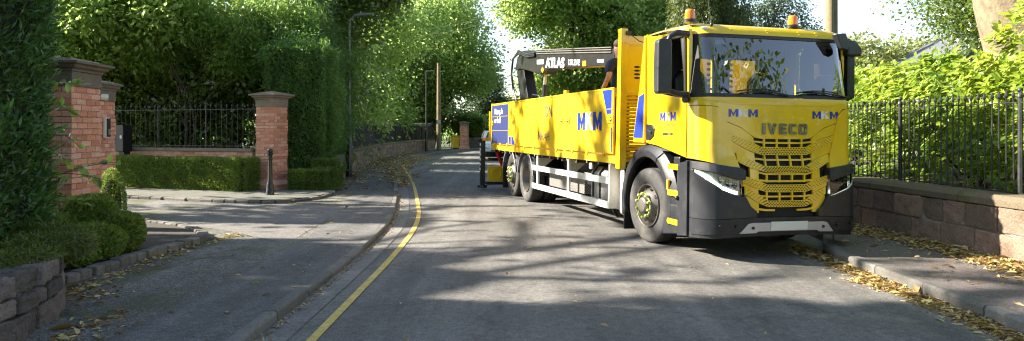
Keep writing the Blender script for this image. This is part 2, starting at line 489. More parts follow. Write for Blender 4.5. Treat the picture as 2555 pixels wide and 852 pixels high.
# gutter strip, yellow line, left footway
kA = offset(kl, 0.0); kB = offset(kl, 0.26)
ribbon('road_gutter', kA, kB, -0.022, -0.018, M['gutter'])
def sub(line, y0, y1): return [p for p in line if y0 <= p[1] <= y1]
yl = sub(kl, -8, 33)
ribbon('yellow_line', offset(yl, 0.41), offset(yl, 0.49), -0.0135, -0.0115, M['yellow_line'])
# kerb stones (left), individual blocks
def kerb(name, line, side, w, h0, htop, seg=0.9, mat=None, gap=0.012):
    mb = MB()
    L = [0]
    for i in range(1, len(line)): L.append(L[-1] + np.linalg.norm(line[i] - line[i - 1]))
    tot = L[-1]; xs = [p[0] for p in line]; ys = [p[1] for p in line]
    s = 0.0
    while s < tot - seg:
        e = s + seg - gap
        pa = np.array((np.interp(s, L, xs), np.interp(s, L, ys))); pb = np.array((np.interp(e, L, xs), np.interp(e, L, ys)))
        t = (pb - pa) / np.linalg.norm(pb - pa); nrm = np.array((t[1], -t[0])) * side
        ht = htop(pa[1]) if callable(htop) else htop
        ht += random.uniform(-0.004, 0.004)
        j = random.uniform(-0.006, 0.006)
        c = 0.02
        P = [pa + nrm * j, pb + nrm * j, pb + nrm * (w + j), pa + nrm * (w + j)]
        Pi = [P[0] + nrm * c, P[1] + nrm * c, P[2], P[3]]
        vs_ = [(p[0], p[1], h0) for p in P] + [(P[0][0], P[0][1], ht - c), (P[1][0], P[1][1], ht - c), (P[2][0], P[2][1], ht), (P[3][0], P[3][1], ht)] + [(Pi[0][0], Pi[0][1], ht), (Pi[1][0], Pi[1][1], ht)]
        mb.add(vs_, [(3, 2, 1, 0), (0, 1, 5, 4), (4, 5, 9, 8), (8, 9, 6, 7), (1, 2, 6, 9, 5), (3, 0, 4, 8, 7), (2, 3, 7, 6)])
        s += seg
    o = mb.build(name, mat or M['kerb'], bevel=0.006, bseg=1)
    o['kind'] = 'structure'
    return o
def hl(y):
    if y < 6.6: return 0.066
    if y < 7.2: return 0.042
    if y < 17: return 0.04
    return 0.085
kerb('kerb', kl, -1, 0.11, -0.1, hl)
kerb('kerb', kr, 1, 0.125, -0.1, lambda y: 0.108)
# left footway & drive ground
WL = [(-14, -20), (-14, 4), (-14, 12), (-14, 17), (-13.5, 20.5), (-4.75, 18.3), (-5.55, 24.4), (-6.0, 28), (-6.85, 37), (-6.9, 43), (-6.5, 49.6), (-5.4, 55), (-2.5, 64), (3, 73)]
inner = offset(kl, -0.105)
vsA = [p for p in inner if p[1] < 75]
poly = [tuple(p) for p in vsA] + [tuple(p) for p in WL[::-1]]
bm = bmesh.new()
f = bm.faces.new([bm.verts.new((x, y, ZL)) for x, y in poly])
bmesh.ops.triangulate(bm, faces=[f])
me = bpy.data.meshes.new('footway'); bm.to_mesh(me); bm.free()
o = link_mesh('footway', me, M['footway']); o['kind'] = 'structure'
if me.polygons[0].normal.z < 0: me.flip_normals()
# smoother relaid strip along the kerb
st = sub(kl, -6, 22)
ribbon('footway_strip', offset(st, -0.107), offset(st, -1.0), ZL + 0.004, ZL + 0.004, M['patch'])
# drive surface
dr = [(-3.05, 9.8), (-4.2, 10.9), (-5.6, 12.0), (-13.9, 12.6), (-13.9, 17.2), (-8.9, 16.15), (-5.8, 15.1), (-4.3, 14.9), (-3.3, 14.6)]
me = bpy.data.meshes.new('driveway'); bm = bmesh.new(); f = bm.faces.new([bm.verts.new((x, y, ZL + 0.004)) for x, y in dr]); bmesh.ops.triangulate(bm, faces=[f]); bm.to_mesh(me); bm.free()
if me.polygons[0].normal.z < 0: me.flip_normals()
o = link_mesh('driveway', me, M['drive']); o['kind'] = 'structure'
# right footway
WR = [(6.6, -20), (6.1, 3), (5.75, 7.0), (5.3, 12), (5.0, 15.5), (4.6, 18.5), (3.8, 22), (2.7, 27), (2.2, 31.5), (2.0, 36), (2.2, 42), (3.1, 46.5), (4.6, 51), (7.6, 57), (12, 63)]
ribbon('pavement', offset(kr, 0.12), resample(WR, 0.4), ZR, ZR, M['footway2'])
# soil beds
o = MB().add([(6.0, -8, 0.72), (12, -8, 0.72), (12, 30, 0.72), (4.2, 30, 0.72), (5.62, 12, 0.72)], [(0, 1, 2, 3, 4)]).build('soil_bed', M['soil'], fix=False); o['kind'] = 'structure'

ROCK = bpy.data.textures.new('rock', 'CLOUDS'); ROCK.noise_scale = 0.11; ROCK.noise_depth = 3
# ---- walls of individual stones
def wall(name, line, z0, ztop, thick, courses, lmin, lmax, mat, mortar, coping=None, cop_h=0.12, cop_out=0.05, seed=1, label='', side=1, cap_len=1.0, gap=0.012, proud=0.02, group=None, jit=0.006, rough=0.0):
    """line: 2D front-face points; the wall goes back to side*right-hand"""
    rd = random.Random(seed)
    line = [np.array(p, float) for p in line]
    L = [0]
    for i in range(1, len(line)): L.append(L[-1] + np.linalg.norm(line[i] - line[i - 1]))
    tot = L[-1]; xs = [p[0] for p in line]; ys = [p[1] for p in line]
    P = lambda s: np.array((np.interp(s, L, xs), np.interp(s, L, ys)))
    root = empty(name, (line[0][0], line[0][1], z0), label=label, cat='wall', group=group)
    org = Vector((line[0][0], line[0][1], z0))
    zt = ztop - (cop_h if coping else 0)
    def frame(s, e):
        a = P(s); b = P(e); t = (b - a) / max(1e-6, np.linalg.norm(b - a)); n = np.array((t[1], -t[0])) * side
        return a, b, t, n
    def slab(mb, s, e, za, zb, d0, d1, chamf=0.0, jit=0.0):
        a, b, t, n = frame(s, e)
        q = [a + n * d0, b + n * d0, b + n * d1, a + n * d1]
        j = [rd.uniform(-jit, jit) for _ in range(4)]
        vs_ = []
        for zi, z in enumerate((za, zb)):
            for k, p in enumerate(q):
                dd = n * (j[k] if k < 2 else 0) * (-1)
                vs_.append((p[0] + dd[0] - org.x, p[1] + dd[1] - org.y, z - org.z))
        mb.add(vs_, [(3, 2, 1, 0), (4, 5, 6, 7), (0, 1, 5, 4), (1, 2, 6, 5), (2, 3, 7, 6), (3, 0, 4, 7)])
    st = MB(); z = z0
    hs = courses; tots = sum(hs); 
    for ci, h in enumerate(hs):
        h = h / tots * (zt - z0)
        s = -rd.uniform(0, lmax * 0.7)
        while s < tot:
            ln = rd.uniform(lmin, lmax)
            a0, a1 = max(s, 0), min(s + ln, tot)
            if a1 - a0 > 0.05:
                # bend-following: split long spans on curves is not needed for short blocks
                slab(st, a0 + gap / 2, a1 - gap / 2, z + gap / 2, z + h - gap / 2, -proud * rd.uniform(0.2, 1.0), thick * 0.4, jit=jit)
            s += ln
        z += h
    so_ = st.build('stonework', mat, root, bevel=0.014, bseg=2)
    if rough:
        sb_ = so_.modifiers.new('cut', 'SUBSURF'); sb_.subdivision_type = 'SIMPLE'; sb_.levels = sb_.render_levels = 3
        dp = so_.modifiers.new('rough', 'DISPLACE'); dp.texture = ROCK; dp.strength = rough; dp.mid_level = 0.5; dp.texture_coords = 'LOCAL'
    co = MB(); s = 0; stp = 0.6
    while s < tot - 1e-3:
        e = min(s + stp, tot); slab(co, s, e, z0 - 0.12, zt - 0.012, 0.004, thick - 0.004); s = e
    co.build('mortar_core', mortar, root)
    if coping:
        cp = MB(); s = 0
        while s < tot - 1e-3:
            e = min(s + cap_len * rd.uniform(0.85, 1.15), tot)
            a, b, t, n = frame(s + 0.004, e - 0.004)
            pr = [(-cop_out, zt), (-cop_out, zt + cop_h * 0.62), (-cop_out + 0.05, ztop), (thick + cop_out, ztop), (thick + cop_out, zt)]
            vs_ = []
            for q in (a, b):
                for d, zz in pr:
                    p = q + n * d; vs_.append((p[0] - org.x, p[1] - org.y, zz - org.z + 0.002))
            k = len(pr)
            cp.add(vs_, [tuple(range(k))[::-1], tuple(range(k, 2 * k))] + [(i, (i + 1) % k, k + (i + 1) % k, k + i) for i in range(k)])
            s = e
        cp.build('coping', coping, root, bevel=0.01, bseg=2)
    return root
wr = resample([(6.02, 3.5), (5.74, 7.0), (5.3, 12), (5.0, 15.5), (4.62, 18.5), (3.85, 22)], 0.5)
wall('stone_wall', wr, ZR - 0.02, 0.83, 0.34, [1.05, 1.0], 0.36, 0.62, M['stone'], M['mortar'], M['coping'], 0.13, 0.03, 3,
     'low sandstone block wall with mossy coping under the railings on the right pavement', side=1, cap_len=1.9, jit=0.014, proud=0.035, gap=0.016, rough=0.035)
wl = [(-4.45, 3.2), (-3.62, 4.6), (-3.58, 5.2), (-3.68, 5.8), (-3.9, 6.3), (-4.3, 6.75), (-4.9, 7.1)]
wl = [(x - 0.06, y) for x, y in wl]
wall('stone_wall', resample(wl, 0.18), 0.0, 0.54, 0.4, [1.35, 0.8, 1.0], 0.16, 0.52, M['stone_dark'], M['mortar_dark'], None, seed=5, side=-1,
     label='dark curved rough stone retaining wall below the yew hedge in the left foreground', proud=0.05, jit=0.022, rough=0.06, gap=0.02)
wf = [(-4.75, 18.4), (-5.05, 20.5), (-5.5, 24.2), (-5.98, 28), (-6.8, 36.5), (-6.85, 43), (-6.4, 49.6), (-5.7, 53.4)]
wall('stone_wall', resample(wf, 0.6), 0.0, 0.80, 0.3, [1, 1.1, 0.9, 1], 0.3, 0.6, M['stone'], M['mortar_dark'], M['coping'], 0.08, 0.02, 8,
     'long mossy stone wall curving away beneath black fencing beside the left pavement', side=-1, cap_len=0.8)
# distant stretch past the gate pier
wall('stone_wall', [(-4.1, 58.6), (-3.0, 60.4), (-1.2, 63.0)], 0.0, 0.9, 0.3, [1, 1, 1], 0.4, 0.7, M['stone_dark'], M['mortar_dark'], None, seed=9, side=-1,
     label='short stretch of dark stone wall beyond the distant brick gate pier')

# ---- railings on the right wall
def railing(name, line, z0, ztop, spacing, post_sp, label, bar_r=0.009, post_r=0.028, spear=True, board=False, first_post=0.0, side_rail_h=0.012, each=False):
    line = [np.array(p, float) for p in line]
    L = [0]
    for i in range(1, len(line)): L.append(L[-1] + np.linalg.norm(line[i] - line[i - 1]))
    tot = L[-1]; xs = [p[0] for p in line]; ys = [p[1] for p in line]
    P = lambda s: (float(np.interp(s, L, xs)), float(np.interp(s, L, ys)))
    root = empty(name, (line[0][0], line[0][1], z0), label=label, cat='railing')
    ox, oy = line[0]
    for z in (z0 + 0.06, ztop):
        rails = MB()
        pts = []
        s = 0
        while s < tot: pts.append(P(s)); s += 0.5
        pts.append(P(tot))
        for a, b in zip(pts[:-1], pts[1:]):
            d = Vector((b[0] - a[0], b[1] - a[1], 0)); ln = d.length
            rot = Matrix.Rotation(math.atan2(d.y, d.x), 3, 'Z')
            rails.box(-0.003, ln + 0.003, -0.02, 0.02, -side_rail_h / 2, side_rail_h / 2, rot=rot, loc=(a[0] - ox, a[1] - oy, z - z0))
        rails.build('rail', M['iron'], root)
    bars = MB(); s = spacing * 0.5; npost = first_post
    while s < tot:
        x, y = P(s); x -= ox; y -= oy
        top = ztop - z0 + 0.055 + random.uniform(-0.004, 0.004)
        lx, ly = random.uniform(-0.006, 0.006), random.uniform(-0.006, 0.006)
        bars.tube([(x, y, 0.0), (x + lx, y + ly, top)], bar_r, 6)
        if spear:
            bars.tube([(x + lx, y + ly, top - 0.002), (x + lx, y + ly, top + 0.012), (x + lx, y + ly, top + 0.03), (x + lx, y + ly, top + 0.095)], [0.008, 0.018, 0.022, 0.002], 6)
        if each: bars.build('bar', M['iron'], root, fix=False); bars = MB()
        s += spacing
    if not each: bars.build('bars', M['iron'], root, fix=False)
    s = first_post
    while s <= tot:
        x, y = P(s); x -= ox; y -= oy
        pm = MB().tube([(x, y, -0.04), (x, y, ztop - z0 + 0.06)], post_r, 10).tube([(x, y, ztop - z0 + 0.06), (x, y, ztop - z0 + 0.09), (x, y, ztop - z0 + 0.12)], [post_r * 1.3, post_r * 1.3, 0.01], 10)
        if spear: pm.sphere((x, y, ztop - z0 + 0.145), post_r * 1.1, 6)
        pm.build('post', M['iron'], root, autosmooth=40)
        s += post_sp
    if board:
        bd = MB(); s = 0
        while s < tot - 0.05:
            a = P(s); b = P(min(s + 1.0, tot))
            d = Vector((b[0] - a[0], b[1] - a[1], 0)); rot = Matrix.Rotation(math.atan2(d.y, d.x), 3, 'Z')
            bd.box(0.01, d.length - 0.01, 0.03, 0.045, 0.02, ztop - z0 - 0.03, rot=rot, loc=(a[0] - ox, a[1] - oy, 0))
            s += 1.0
        bd.build('board', M['iron2'], root)
    return root
fl = [(6.1, 5.93), (5.95, 8.43), (5.9, 10.97), (5.75, 13.5), (5.45, 16.2), (5.05, 18.6)]
railing('iron_railing', fl, 0.78, 1.91, 0.128, 2.52, 'black spear topped iron railings on the right hand stone wall in front of the laurel', first_post=0.0, each=True)
ff = [(-6.0, 24.6), (-6.2, 28), (-7.0, 36.5), (-7.05, 43), (-6.6, 49.6), (-5.9, 53.2)]
railing('iron_railing', ff, 0.80, 1.86, 0.15, 2.4, 'black boarded railings on the curving wall along the left pavement', bar_r=0.01, board=True)
# railings on the low wall between the gate piers
WA = np.array((-6.28, 18.1)); WD = np.array((-0.941, 0.339))
railing('iron_railing', [WA + WD * 0.15 + np.array((-.05, -.16)) * 0, WA + WD * 4.9], 1.1, 2.1, 0.17, 1.6, 'thin black railings on the low brick wall behind the clipped box hedge', bar_r=0.005, post_r=0.018)

# ---- brick piers
def brick_courses(mb, w, d, z0, z1, course=0.077, bands=None, seed=0):
    rd = random.Random(seed)
    n = int(round((z1 - z0) / course)); ch = (z1 - z0) / n
    for i in range(n):
        gw = 0.0
        if bands: gw = bands(i, n)
        hw, hd = w / 2 + gw, d / 2 + gw
        za, zb = z0 + i * ch + 0.005, z0 + (i + 1) * ch - 0.005
        off = 0.5 if i % 2 else 0.0
        for ax in range(2):
            length = 2 * (hw if ax == 0 else hd)
            bl = 0.215 + 0.01
            k = max(1, round(length / bl)); bl = length / k
            edges = [(j + off) * bl for j in range(-1, k + 1)]
            edges = sorted(set([0.0, length] + [e for e in edges if 0.04 < e < length - 0.04]))
            for a, b in zip(edges[:-1], edges[1:]):
                for sgn in (-1, 1):
                    p = 0.002 * rd.random()
                    a_ = a - length / 2 + (0.005 if a > 0 else (-p if ax == 0 else 0.012))
                    b_ = b - length / 2 - (0.005 if b < length else (-p if ax == 0 else 0.012))
                    if ax == 0: mb.box(a_, b_, sgn * hd - (0 if sgn > 0 else -0.05) - (0.05 if sgn > 0 else 0) if False else (sgn * (hd - 0.05) if sgn > 0 else -hd - p), (hd + p) if sgn > 0 else -(hd - 0.05), za, zb)
                    else: mb.box((hw - 0.05) if sgn > 0 else -hw - p, (hw + p) if sgn > 0 else -(hw - 0.05), a_, b_, za, zb)
def pier(name, loc, rz, w, ztop, label, capmat, plinth_h=0.2, overhang=0.09, neck=0.19, group='brick gate piers', z0=0.0, seed=0, plinth=0.05):
    root = empty(name, (loc[0], loc[1], z0), rz, label, 'gate pier', group)
    caph = 0.22
    zb = ztop - z0 - caph - neck
    mb = MB()
    def bands(i, n):
        k = (n - 1 - i)
        return 0.0 if (k // 4) % 2 == 0 else 0.012
    brick_courses(mb, w - 0.03, w - 0.03, plinth_h, zb, bands=bands, seed=seed)
    mb.build('brickwork', M['brick'], root, bevel=0.004, bseg=1, fix=False)
    MB().box(-w / 2 + 0.024, w / 2 - 0.024, -w / 2 + 0.024, w / 2 - 0.024, 0, ztop - z0 - 0.05).build('mortar_core', M['mortar'], root)
    pm = MB()
    brick_courses(pm, w + 2 * plinth, w + 2 * plinth, 0.0, plinth_h * 0.72, seed=seed + 1)
    pm.box(-w / 2 - plinth + 0.004, w / 2 + plinth - 0.004, -w / 2 - plinth + 0.004, w / 2 + plinth - 0.004, -0.05, plinth_h * 0.715)
    h = w / 2 + plinth - 0.005; h2 = w / 2 + 0.002
    za, zc = plinth_h * 0.72, plinth_h + 0.02
    pm.add([(-h, -h, za), (h, -h, za), (h, h, za), (-h, h, za), (-h2, -h2, zc), (h2, -h2, zc), (h2, h2, zc), (-h2, h2, zc)], [(0, 1, 5, 4), (1, 2, 6, 5), (2, 3, 7, 6), (3, 0, 4, 7), (4, 5, 6, 7)])
    pm.build('plinth', M['brick'], root, fix=False)
    nk = MB().box(-w / 2, w / 2, -w / 2, w / 2, zb + 0.003, zb + neck)
    nk.build('stone_neck', capmat, root, bevel=0.008)
    cp = MB(); a = zb + neck + 0.002; h = w / 2
    prof = [(0.012, 0), (0.012, 0.028), (overhang * 0.5, 0.05), (overhang * 0.62, 0.085), (overhang, 0.095), (overhang, 0.13)]
    rings = [(h + o_, a + z) for o_, z in prof] + [(0.02, ztop - z0)]
    vs_ = []
    for hh, z in rings: vs_ += [(-hh, -hh, z), (hh, -hh, z), (hh, hh, z), (-hh, hh, z)]
    fs_ = [(3, 2, 1, 0)]
    for r_ in range(len(rings) - 1):
        for k in range(4): fs_.append((r_ * 4 + k, r_ * 4 + (k + 1) % 4, r_ * 4 + 4 + (k + 1) % 4, r_ * 4 + 4 + k))
    fs_.append(tuple(range(len(vs_) - 4, len(vs_))))
    cp.add(vs_, fs_).build('cap', capmat, root, bevel=0.006)
    return root
def corner_pier(corner, rz, w):  # nearest corner given (local -x... right-front corner)
    c, s = math.cos(rz), math.sin(rz)
    lx, ly = -w / 2, w / 2
    return (corner[0] + lx * c - ly * s, corner[1] + lx * s + ly * c)
p1 = corner_pier((-5.55, 9.1), R(4), 0.76)
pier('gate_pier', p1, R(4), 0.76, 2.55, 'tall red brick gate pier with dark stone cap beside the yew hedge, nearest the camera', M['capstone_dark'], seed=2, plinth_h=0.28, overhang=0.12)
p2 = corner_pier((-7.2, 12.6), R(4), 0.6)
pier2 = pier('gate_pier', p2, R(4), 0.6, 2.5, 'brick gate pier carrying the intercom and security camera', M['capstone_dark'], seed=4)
p3 = corner_pier((-5.86, 17.75), R(-20), 0.56)
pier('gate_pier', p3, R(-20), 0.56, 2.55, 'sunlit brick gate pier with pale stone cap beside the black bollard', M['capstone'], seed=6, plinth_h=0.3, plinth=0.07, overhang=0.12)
pier('gate_pier', (-3.75, 56.8), R(-10), 0.6, 2.2, 'small distant brick gate pier next to the yellow bin at the bend', M['capstone'], seed=8)
# low brick wall between piers
def brick_wall(name, a, d, length, z0, z1, thick, label):
    ang = math.atan2(d[1], d[0])
    root = empty(name, (a[0], a[1], 0), ang, label, 'wall')
    mb = MB(); rd = random.Random(4)
    n = int((z1 - z0) / 0.077); ch = (z1 - z0) / n
    for i in range(n):
        x = -0.11 if i % 2 else 0.0
        while x < length:
            x0, x1 = max(x, 0), min(x + 0.215, length)
            if x1 > x0 + 0.02: mb.box(x0, x1, -0.002 * rd.random(), thick, z0 + i * ch + 0.005, z0 + (i + 1) * ch - 0.005)
            x += 0.225
    mb.build('brickwork', M['brick'], root, fix=False)
    MB().box(0.002, length - 0.002, 0.006, thick - 0.004, z0 - 0.05, z1 - 0.002).build('mortar_core', M['mortar'], root)
    MB().box(-0.0, length, -0.045, thick + 0.045, z1, z1 + 0.085).build('coping', M['capstone'], root, bevel=0.012)
    return root
# front face is on local -y after pointing +x to the right
brick_wall('brick_wall', WA + WD * 4.95 + np.array((-0.1, -0.15)), -WD, 4.85, 0.05, 1.02, 0.24, 'low red brick wall with pale stone coping between the gate piers behind the box hedge')

# apron of setts round the right bed, and left bed edging
def setts(name, line, label, w=0.14, seg=0.2, h=0.10, jit=0.015, z0=0.0, kindname=None):
    rd = random.Random(len(line) * 3 + 1)
    L = [0]
    for i in range(1, len(line)): L.append(L[-1] + np.linalg.norm(np.array(line[i]) - np.array(line[i - 1])))
    xs = [p[0] for p in line]; ys = [p[1] for p in line]
    mb = MB(); s = 0
    while s < L[-1] - 0.05:
        ln = seg * rd.uniform(0.7, 1.25); e = min(s + ln - 0.015, L[-1])
        a = np.array((np.interp(s, L, xs), np.interp(s, L, ys))); b = np.array((np.interp(e, L, xs), np.interp(e, L, ys)))
        d = b - a; an = math.atan2(d[1], d[0]) + rd.uniform(-0.05, 0.05)
        m_ = (a + b) / 2; hl_ = np.linalg.norm(d) / 2
        rot = Matrix.Rotation(an, 3, 'Z') @ Matrix.Rotation(rd.uniform(-0.05, 0.05), 3, 'X')
        jx, jy = rd.uniform(-jit, jit), rd.uniform(-jit, jit)
        mb.box(-hl_, hl_, -w / 2, w / 2, -0.1, h + rd.uniform(-0.015, 0.01), rot=rot, loc=(m_[0] + jx, m_[1] + jy, z0))
        s += ln
    o = mb.build(name, M['sett'], bevel=0.02, bseg=2)
    return tag(o, label, 'kerb')
ap = resample([(-10.5, 16.9), (-8.8, 16.3), (-7.76, 15.95), (-6.69, 15.5), (-5.71, 15.22), (-4.9, 15.2), (-4.45, 15.9), (-4.3, 17.1), (-4.6, 18.3)], 0.15)
setts('sett_edging', [tuple(p) for p in ap], 'curved row of worn stone setts edging the bed below the box hedge and bollard', seg=0.34, w=0.16, h=0.10)
ed = resample([(-4.72, 7.0), (-4.5, 7.5), (-4.48, 8.3), (-4.42, 9.0), (-4.34, 9.8), (-4.42, 10.3), (-4.75, 10.8), (-5.5, 11.5), (-6.6, 11.9)], 0.15)
setts('sett_edging', [tuple(p) for p in ed], 'dark stone setts edging the small planted bed at the foot of the near gate pier', seg=0.19, w=0.15, h=0.13)
# bed infill
def sheet(name, pts, z, mat):
    me = bpy.data.meshes.new(name); me.from_pydata([(x, y, z) for x, y in pts], [], [tuple(range(len(pts)))]); me.update()
    if me.polygons[0].normal.z < 0: me.flip_normals()
    o = link_mesh(name, me, mat); o['kind'] = 'structure'; return o
M['flag'] = stone_mat('mossy paving', [(0.10, 0.10, 0.085), (0.18, 0.175, 0.15)], moss=(0.075, 0.08, 0.02), mossamt=0.7, island=False)
sheet('stone_paving', [tuple(p) for p in ap] + [(-6, 18.4), (-10.8, 20.2), (-12, 19.5)], 0.105, M['flag'])
sheet('soil_bed', [tuple(p) for p in ed] + [(-6.9, 9.2), (-6.3, 7.0)], 0.095, M['soil'])
# bollard
def bollard():
    root = empty('bollard', (-5.5, 16.4, 0.09), 0, 'black cast iron heritage bollard standing on the sett edged bed before the brick pier', 'bollard')
    MB().lathe([(0.0, 0), (0.095, 0), (0.095, 0.10), (0.085, 0.115), (0.08, 0.24), (0.07, 0.27), (0.06, 0.30), (0.052, 0.34), (0.046, 0.80), (0.06, 0.815), (0.06, 0.84), (0.048, 0.85), (0.05, 0.90), (0.066, 0.915), (0.068, 0.95), (0.052, 0.965), (0.062, 0.99), (0.064, 1.02), (0.045, 1.055), (0, 1.065)], n=16).build('shaft', M['iron2'], root, autosmooth=40)
bollard()
# intercom, camera on pier 2 (front face is local -y, right face +x)
def on_pier2(x, y, z):
    c, s = math.cos(R(4)), math.sin(R(4)); return (p2[0] + x * c - y * s, p2[1] + x * s + y * c, z)
M['cream'] = simple('cream plastic', (0.7, 0.66, 0.55), 0.4, var=0.05)
M['black_pl'] = simple('black plastic', (0.006, 0.006, 0.007), 0.5, var=0.2)
root = empty('intercom', on_pier2(0.30, -0.12, 1.62), R(4), 'cream edged black intercom panel on the side of the brick gate pier', 'intercom')
MB().box(0.0, 0.055, -0.07, 0.07, -0.18, 0.18).build('housing', M['cream'], root, bevel=0.008)
MB().box(0.053, 0.075, -0.055, 0.055, -0.165, 0.165).build('panel', M['black_pl'], root, bevel=0.005)
bt = MB()
for i in range(3):
    for j in range(2): bt.box(0.074, 0.08, -0.03 + j * 0.035, -0.008 + j * 0.035, -0.12 + i * 0.035, -0.098 + i * 0.035)
bt.build('buttons', M['greysteel'], root)
root = empty('security_camera', on_pier2(0.28, -0.2, 2.16), R(-50), 'cream twin lens security camera high on the brick gate pier', 'security camera')
MB().cyl((0, 0.1, 0), (0, -0.01, 0), 0.06, 16).build('mount', M['cream'], root, autosmooth=40)
MB().lathe([(0, -0.13), (0.055, -0.13), (0.065, -0.11), (0.065, 0.0), (0, 0.02)], axis='y', n=20).build('body', M['cream'], root, autosmooth=40)
for s_ in (-1, 1):
    MB().cyl((0.026 * s_, -0.13, 0), (0.026 * s_, -0.14, 0), 0.018, 14).build('lens', M['black_pl'], root, autosmooth=40)
# gate motor cabinet
root = empty('control_cabinet', (-10.15, 18.95, 0.1), R(-20), 'black metal control cabinet behind the low brick wall near the intercom pier', 'cabinet')
MB().box(-0.25, 0.02, -0.1, 0.2, 0.9, 1.6).box(-0.2, 0.0, -0.05, 0.15, 0, 0.9).build('box', M['black_pl'], root, bevel=0.01)
MB().box(-0.08, -0.02, -0.11, -0.102, 1.25, 1.33).build('label_plate', M['cream'], root)
# lamp post and poles
M['lamp_grey'] = simple('lamp grey', (0.17, 0.17, 0.165), 0.5, 0.4, dirt=(0.12, 0.13, 0.1), dirtamt=0.5)
def lamp_post():
    root = empty('street_lamp', (-5.28, 23.4, ZL), 0, 'tall street lamp with black base and grey arm beside the clipped yew', 'street lamp')
    MB().lathe([(0, 0), (0.10, 0), (0.10, 1.3), (0.085, 1.36), (0.082, 1.95), (0.05, 2.05), (0, 2.05)], n=16).build('base', M['iron2'], root, autosmooth=40)
    MB().tube([(0, 0, 2.0), (0, 0, 4.85), (0.04, 0, 5.12), (0.2, 0, 5.24)], [0.048, 0.042, 0.04, 0.04], 12).build('column', M['lamp_grey'], root, autosmooth=40)
    MB().tube([(0.15, 0, 5.23), (0.4, 0, 5.27), (0.75, 0, 5.29)], [0.05, 0.075, 0.05], 10).build('lantern', M['lamp_grey'], root, autosmooth=40)
lamp_post()
root = empty('street_lamp', (-6.0, 50.5, ZL), 0, 'distant slim black lamp post rising through leaves beside the wooden pole', 'street lamp')
MB().tube([(0, 0, 0), (0, 0, 1.5), (0, 0, 1.6), (0, 0, 5.6)], [0.1, 0.1, 0.06, 0.05], 10).build('column', M['iron2'], root)
MB().box(0, 0.6, -0.06, 0.06, 5.55, 5.65).build('lantern', M['lamp_grey'], root, bevel=0.02)
root = empty('telegraph_pole', (-5.15, 50.8, ZL), 0, 'distant weathered wooden pole at the left kerb before the bend', 'pole')
MB().tube([(0, 0, 0), (0, 0, 6.2)], [0.17, 0.13], 12).build('shaft', M['polewood'], root, smooth=False)
MB().box(-0.14, 0.14, -0.015, 0.015, 1.9, 2.2).build('number_plate', M['greysteel'], root).location = (0, -0.165, 0)
root = empty('telegraph_pole', (7.75, 17.5, 0.3), 0, 'tall wooden telegraph pole rising behind the truck cab', 'pole')
MB().tube([(0, 0, -0.5), (0, 0, 9.0)], [0.155, 0.13], 14).build('shaft', M['polewood'], root, autosmooth=50)
MB().tube([(-0.05, -0.17, 1), (-0.04, -0.155, 6), (-0.06, -0.15, 9)], 0.02, 6).build('cable', M['iron2'], root)
# wheelie bin at bend
M['bin_y'] = simple('yellow bin plastic', (0.62, 0.42, 0.03), 0.5, var=0.1)
root = empty('grit_bin', (-4.5, 57.2, ZL), R(15), 'yellow wheeled bin standing by the distant gate pier', 'bin')
mb = MB()
mb.add([(-.27, -.3, .06), (.27, -.3, .06), (.27, .3, .06), (-.27, .3, .06), (-.31, -.36, .95), (.31, -.36, .95), (.31, .36, .95), (-.31, .36, .95)], [(3, 2, 1, 0), (0, 1, 5, 4), (1, 2, 6, 5), (2, 3, 7, 6), (3, 0, 4, 7), (4, 5, 6, 7)])
mb.build('body', M['bin_y'], root, bevel=0.03)
MB().box(-.33, .33, -.4, .38, .952, 1.03).build('lid', M['bin_y'], root, bevel=0.03)
MB().cyl((-.3, .33, .1), (.3, .33, .1), .1, 14).build('wheels', M['iron2'], root)
root = empty('marker_post', (-2.9, 62, 0), 0, 'grey marker post at the far edge of the bend by the hedge', 'post')
MB().tube([(0, 0, 0), (0, 0, 1.35)], 0.09, 8).tube([(0, 0, 1.35), (0, 0, 1.42)], [0.12, 0.12], 8).build('shaft', M['lamp_grey'], root)
# overhead wires
mb = MB()
for dz in (0, 0.35):
    mb.tube([(-14, 44, 6.0 + dz), (-3, 41, 7.2 + dz), (8, 38, 9.9 + dz)], 0.009, 5)
tag(mb.build('overhead_wires', M['lamp_grey']), 'pair of thin overhead wires crossing the sky in front of the lime trees', 'wires')

# house behind the laurel
M['slate'] = simple('slate roof', (0.09, 0.095, 0.105), 0.9, var=0.25, scale=20, bump=0.4)
M['render_wall'] = simple('rendered wall', (0.26, 0.23, 0.19), 0.85, var=0.1)
M['white_paint'] = simple('grey trim paint', (0.3, 0.3, 0.3), 0.5, var=0.05)
root = empty('house', (19.0, 27, -0.5), R(-8), 'pale house with slate roof glimpsed above the laurel hedge', 'house')
MB().box(-4, 5, -3, 4, 0, 4.1).build('wall', M['render_wall'], root)
rf = MB(); rf.prism([(-4.5, 4.1), (0.5, 6.9), (5.5, 4.1)], 'y', -3.5, 4.5)
rf.build('roof', M['slate'], root)
MB().prism([(-4.55, 3.98), (-4.55, 4.16), (0.5, 7.0), (0.5, 6.82)], 'y', -3.62, -3.52).build('bargeboard', M['white_paint'], root)
M['dark_glass'] = glass_mat('window glass', (0.05, 0.06, 0.07), boost=2)
for wx in (-2.4, 1.6):
    for wz in (0.9,):
        w_ = MB().box(wx, wx + 1.4, -3.06, -3.01, wz, wz + 1.5).build('window', M['white_paint'], root)
        MB().box(wx + .08, wx + 1.32, -3.075, -3.065, wz + .08, wz + 1.42).build('pane', simple('dark pane', (0.03, 0.035, 0.04), 0.1), w_)
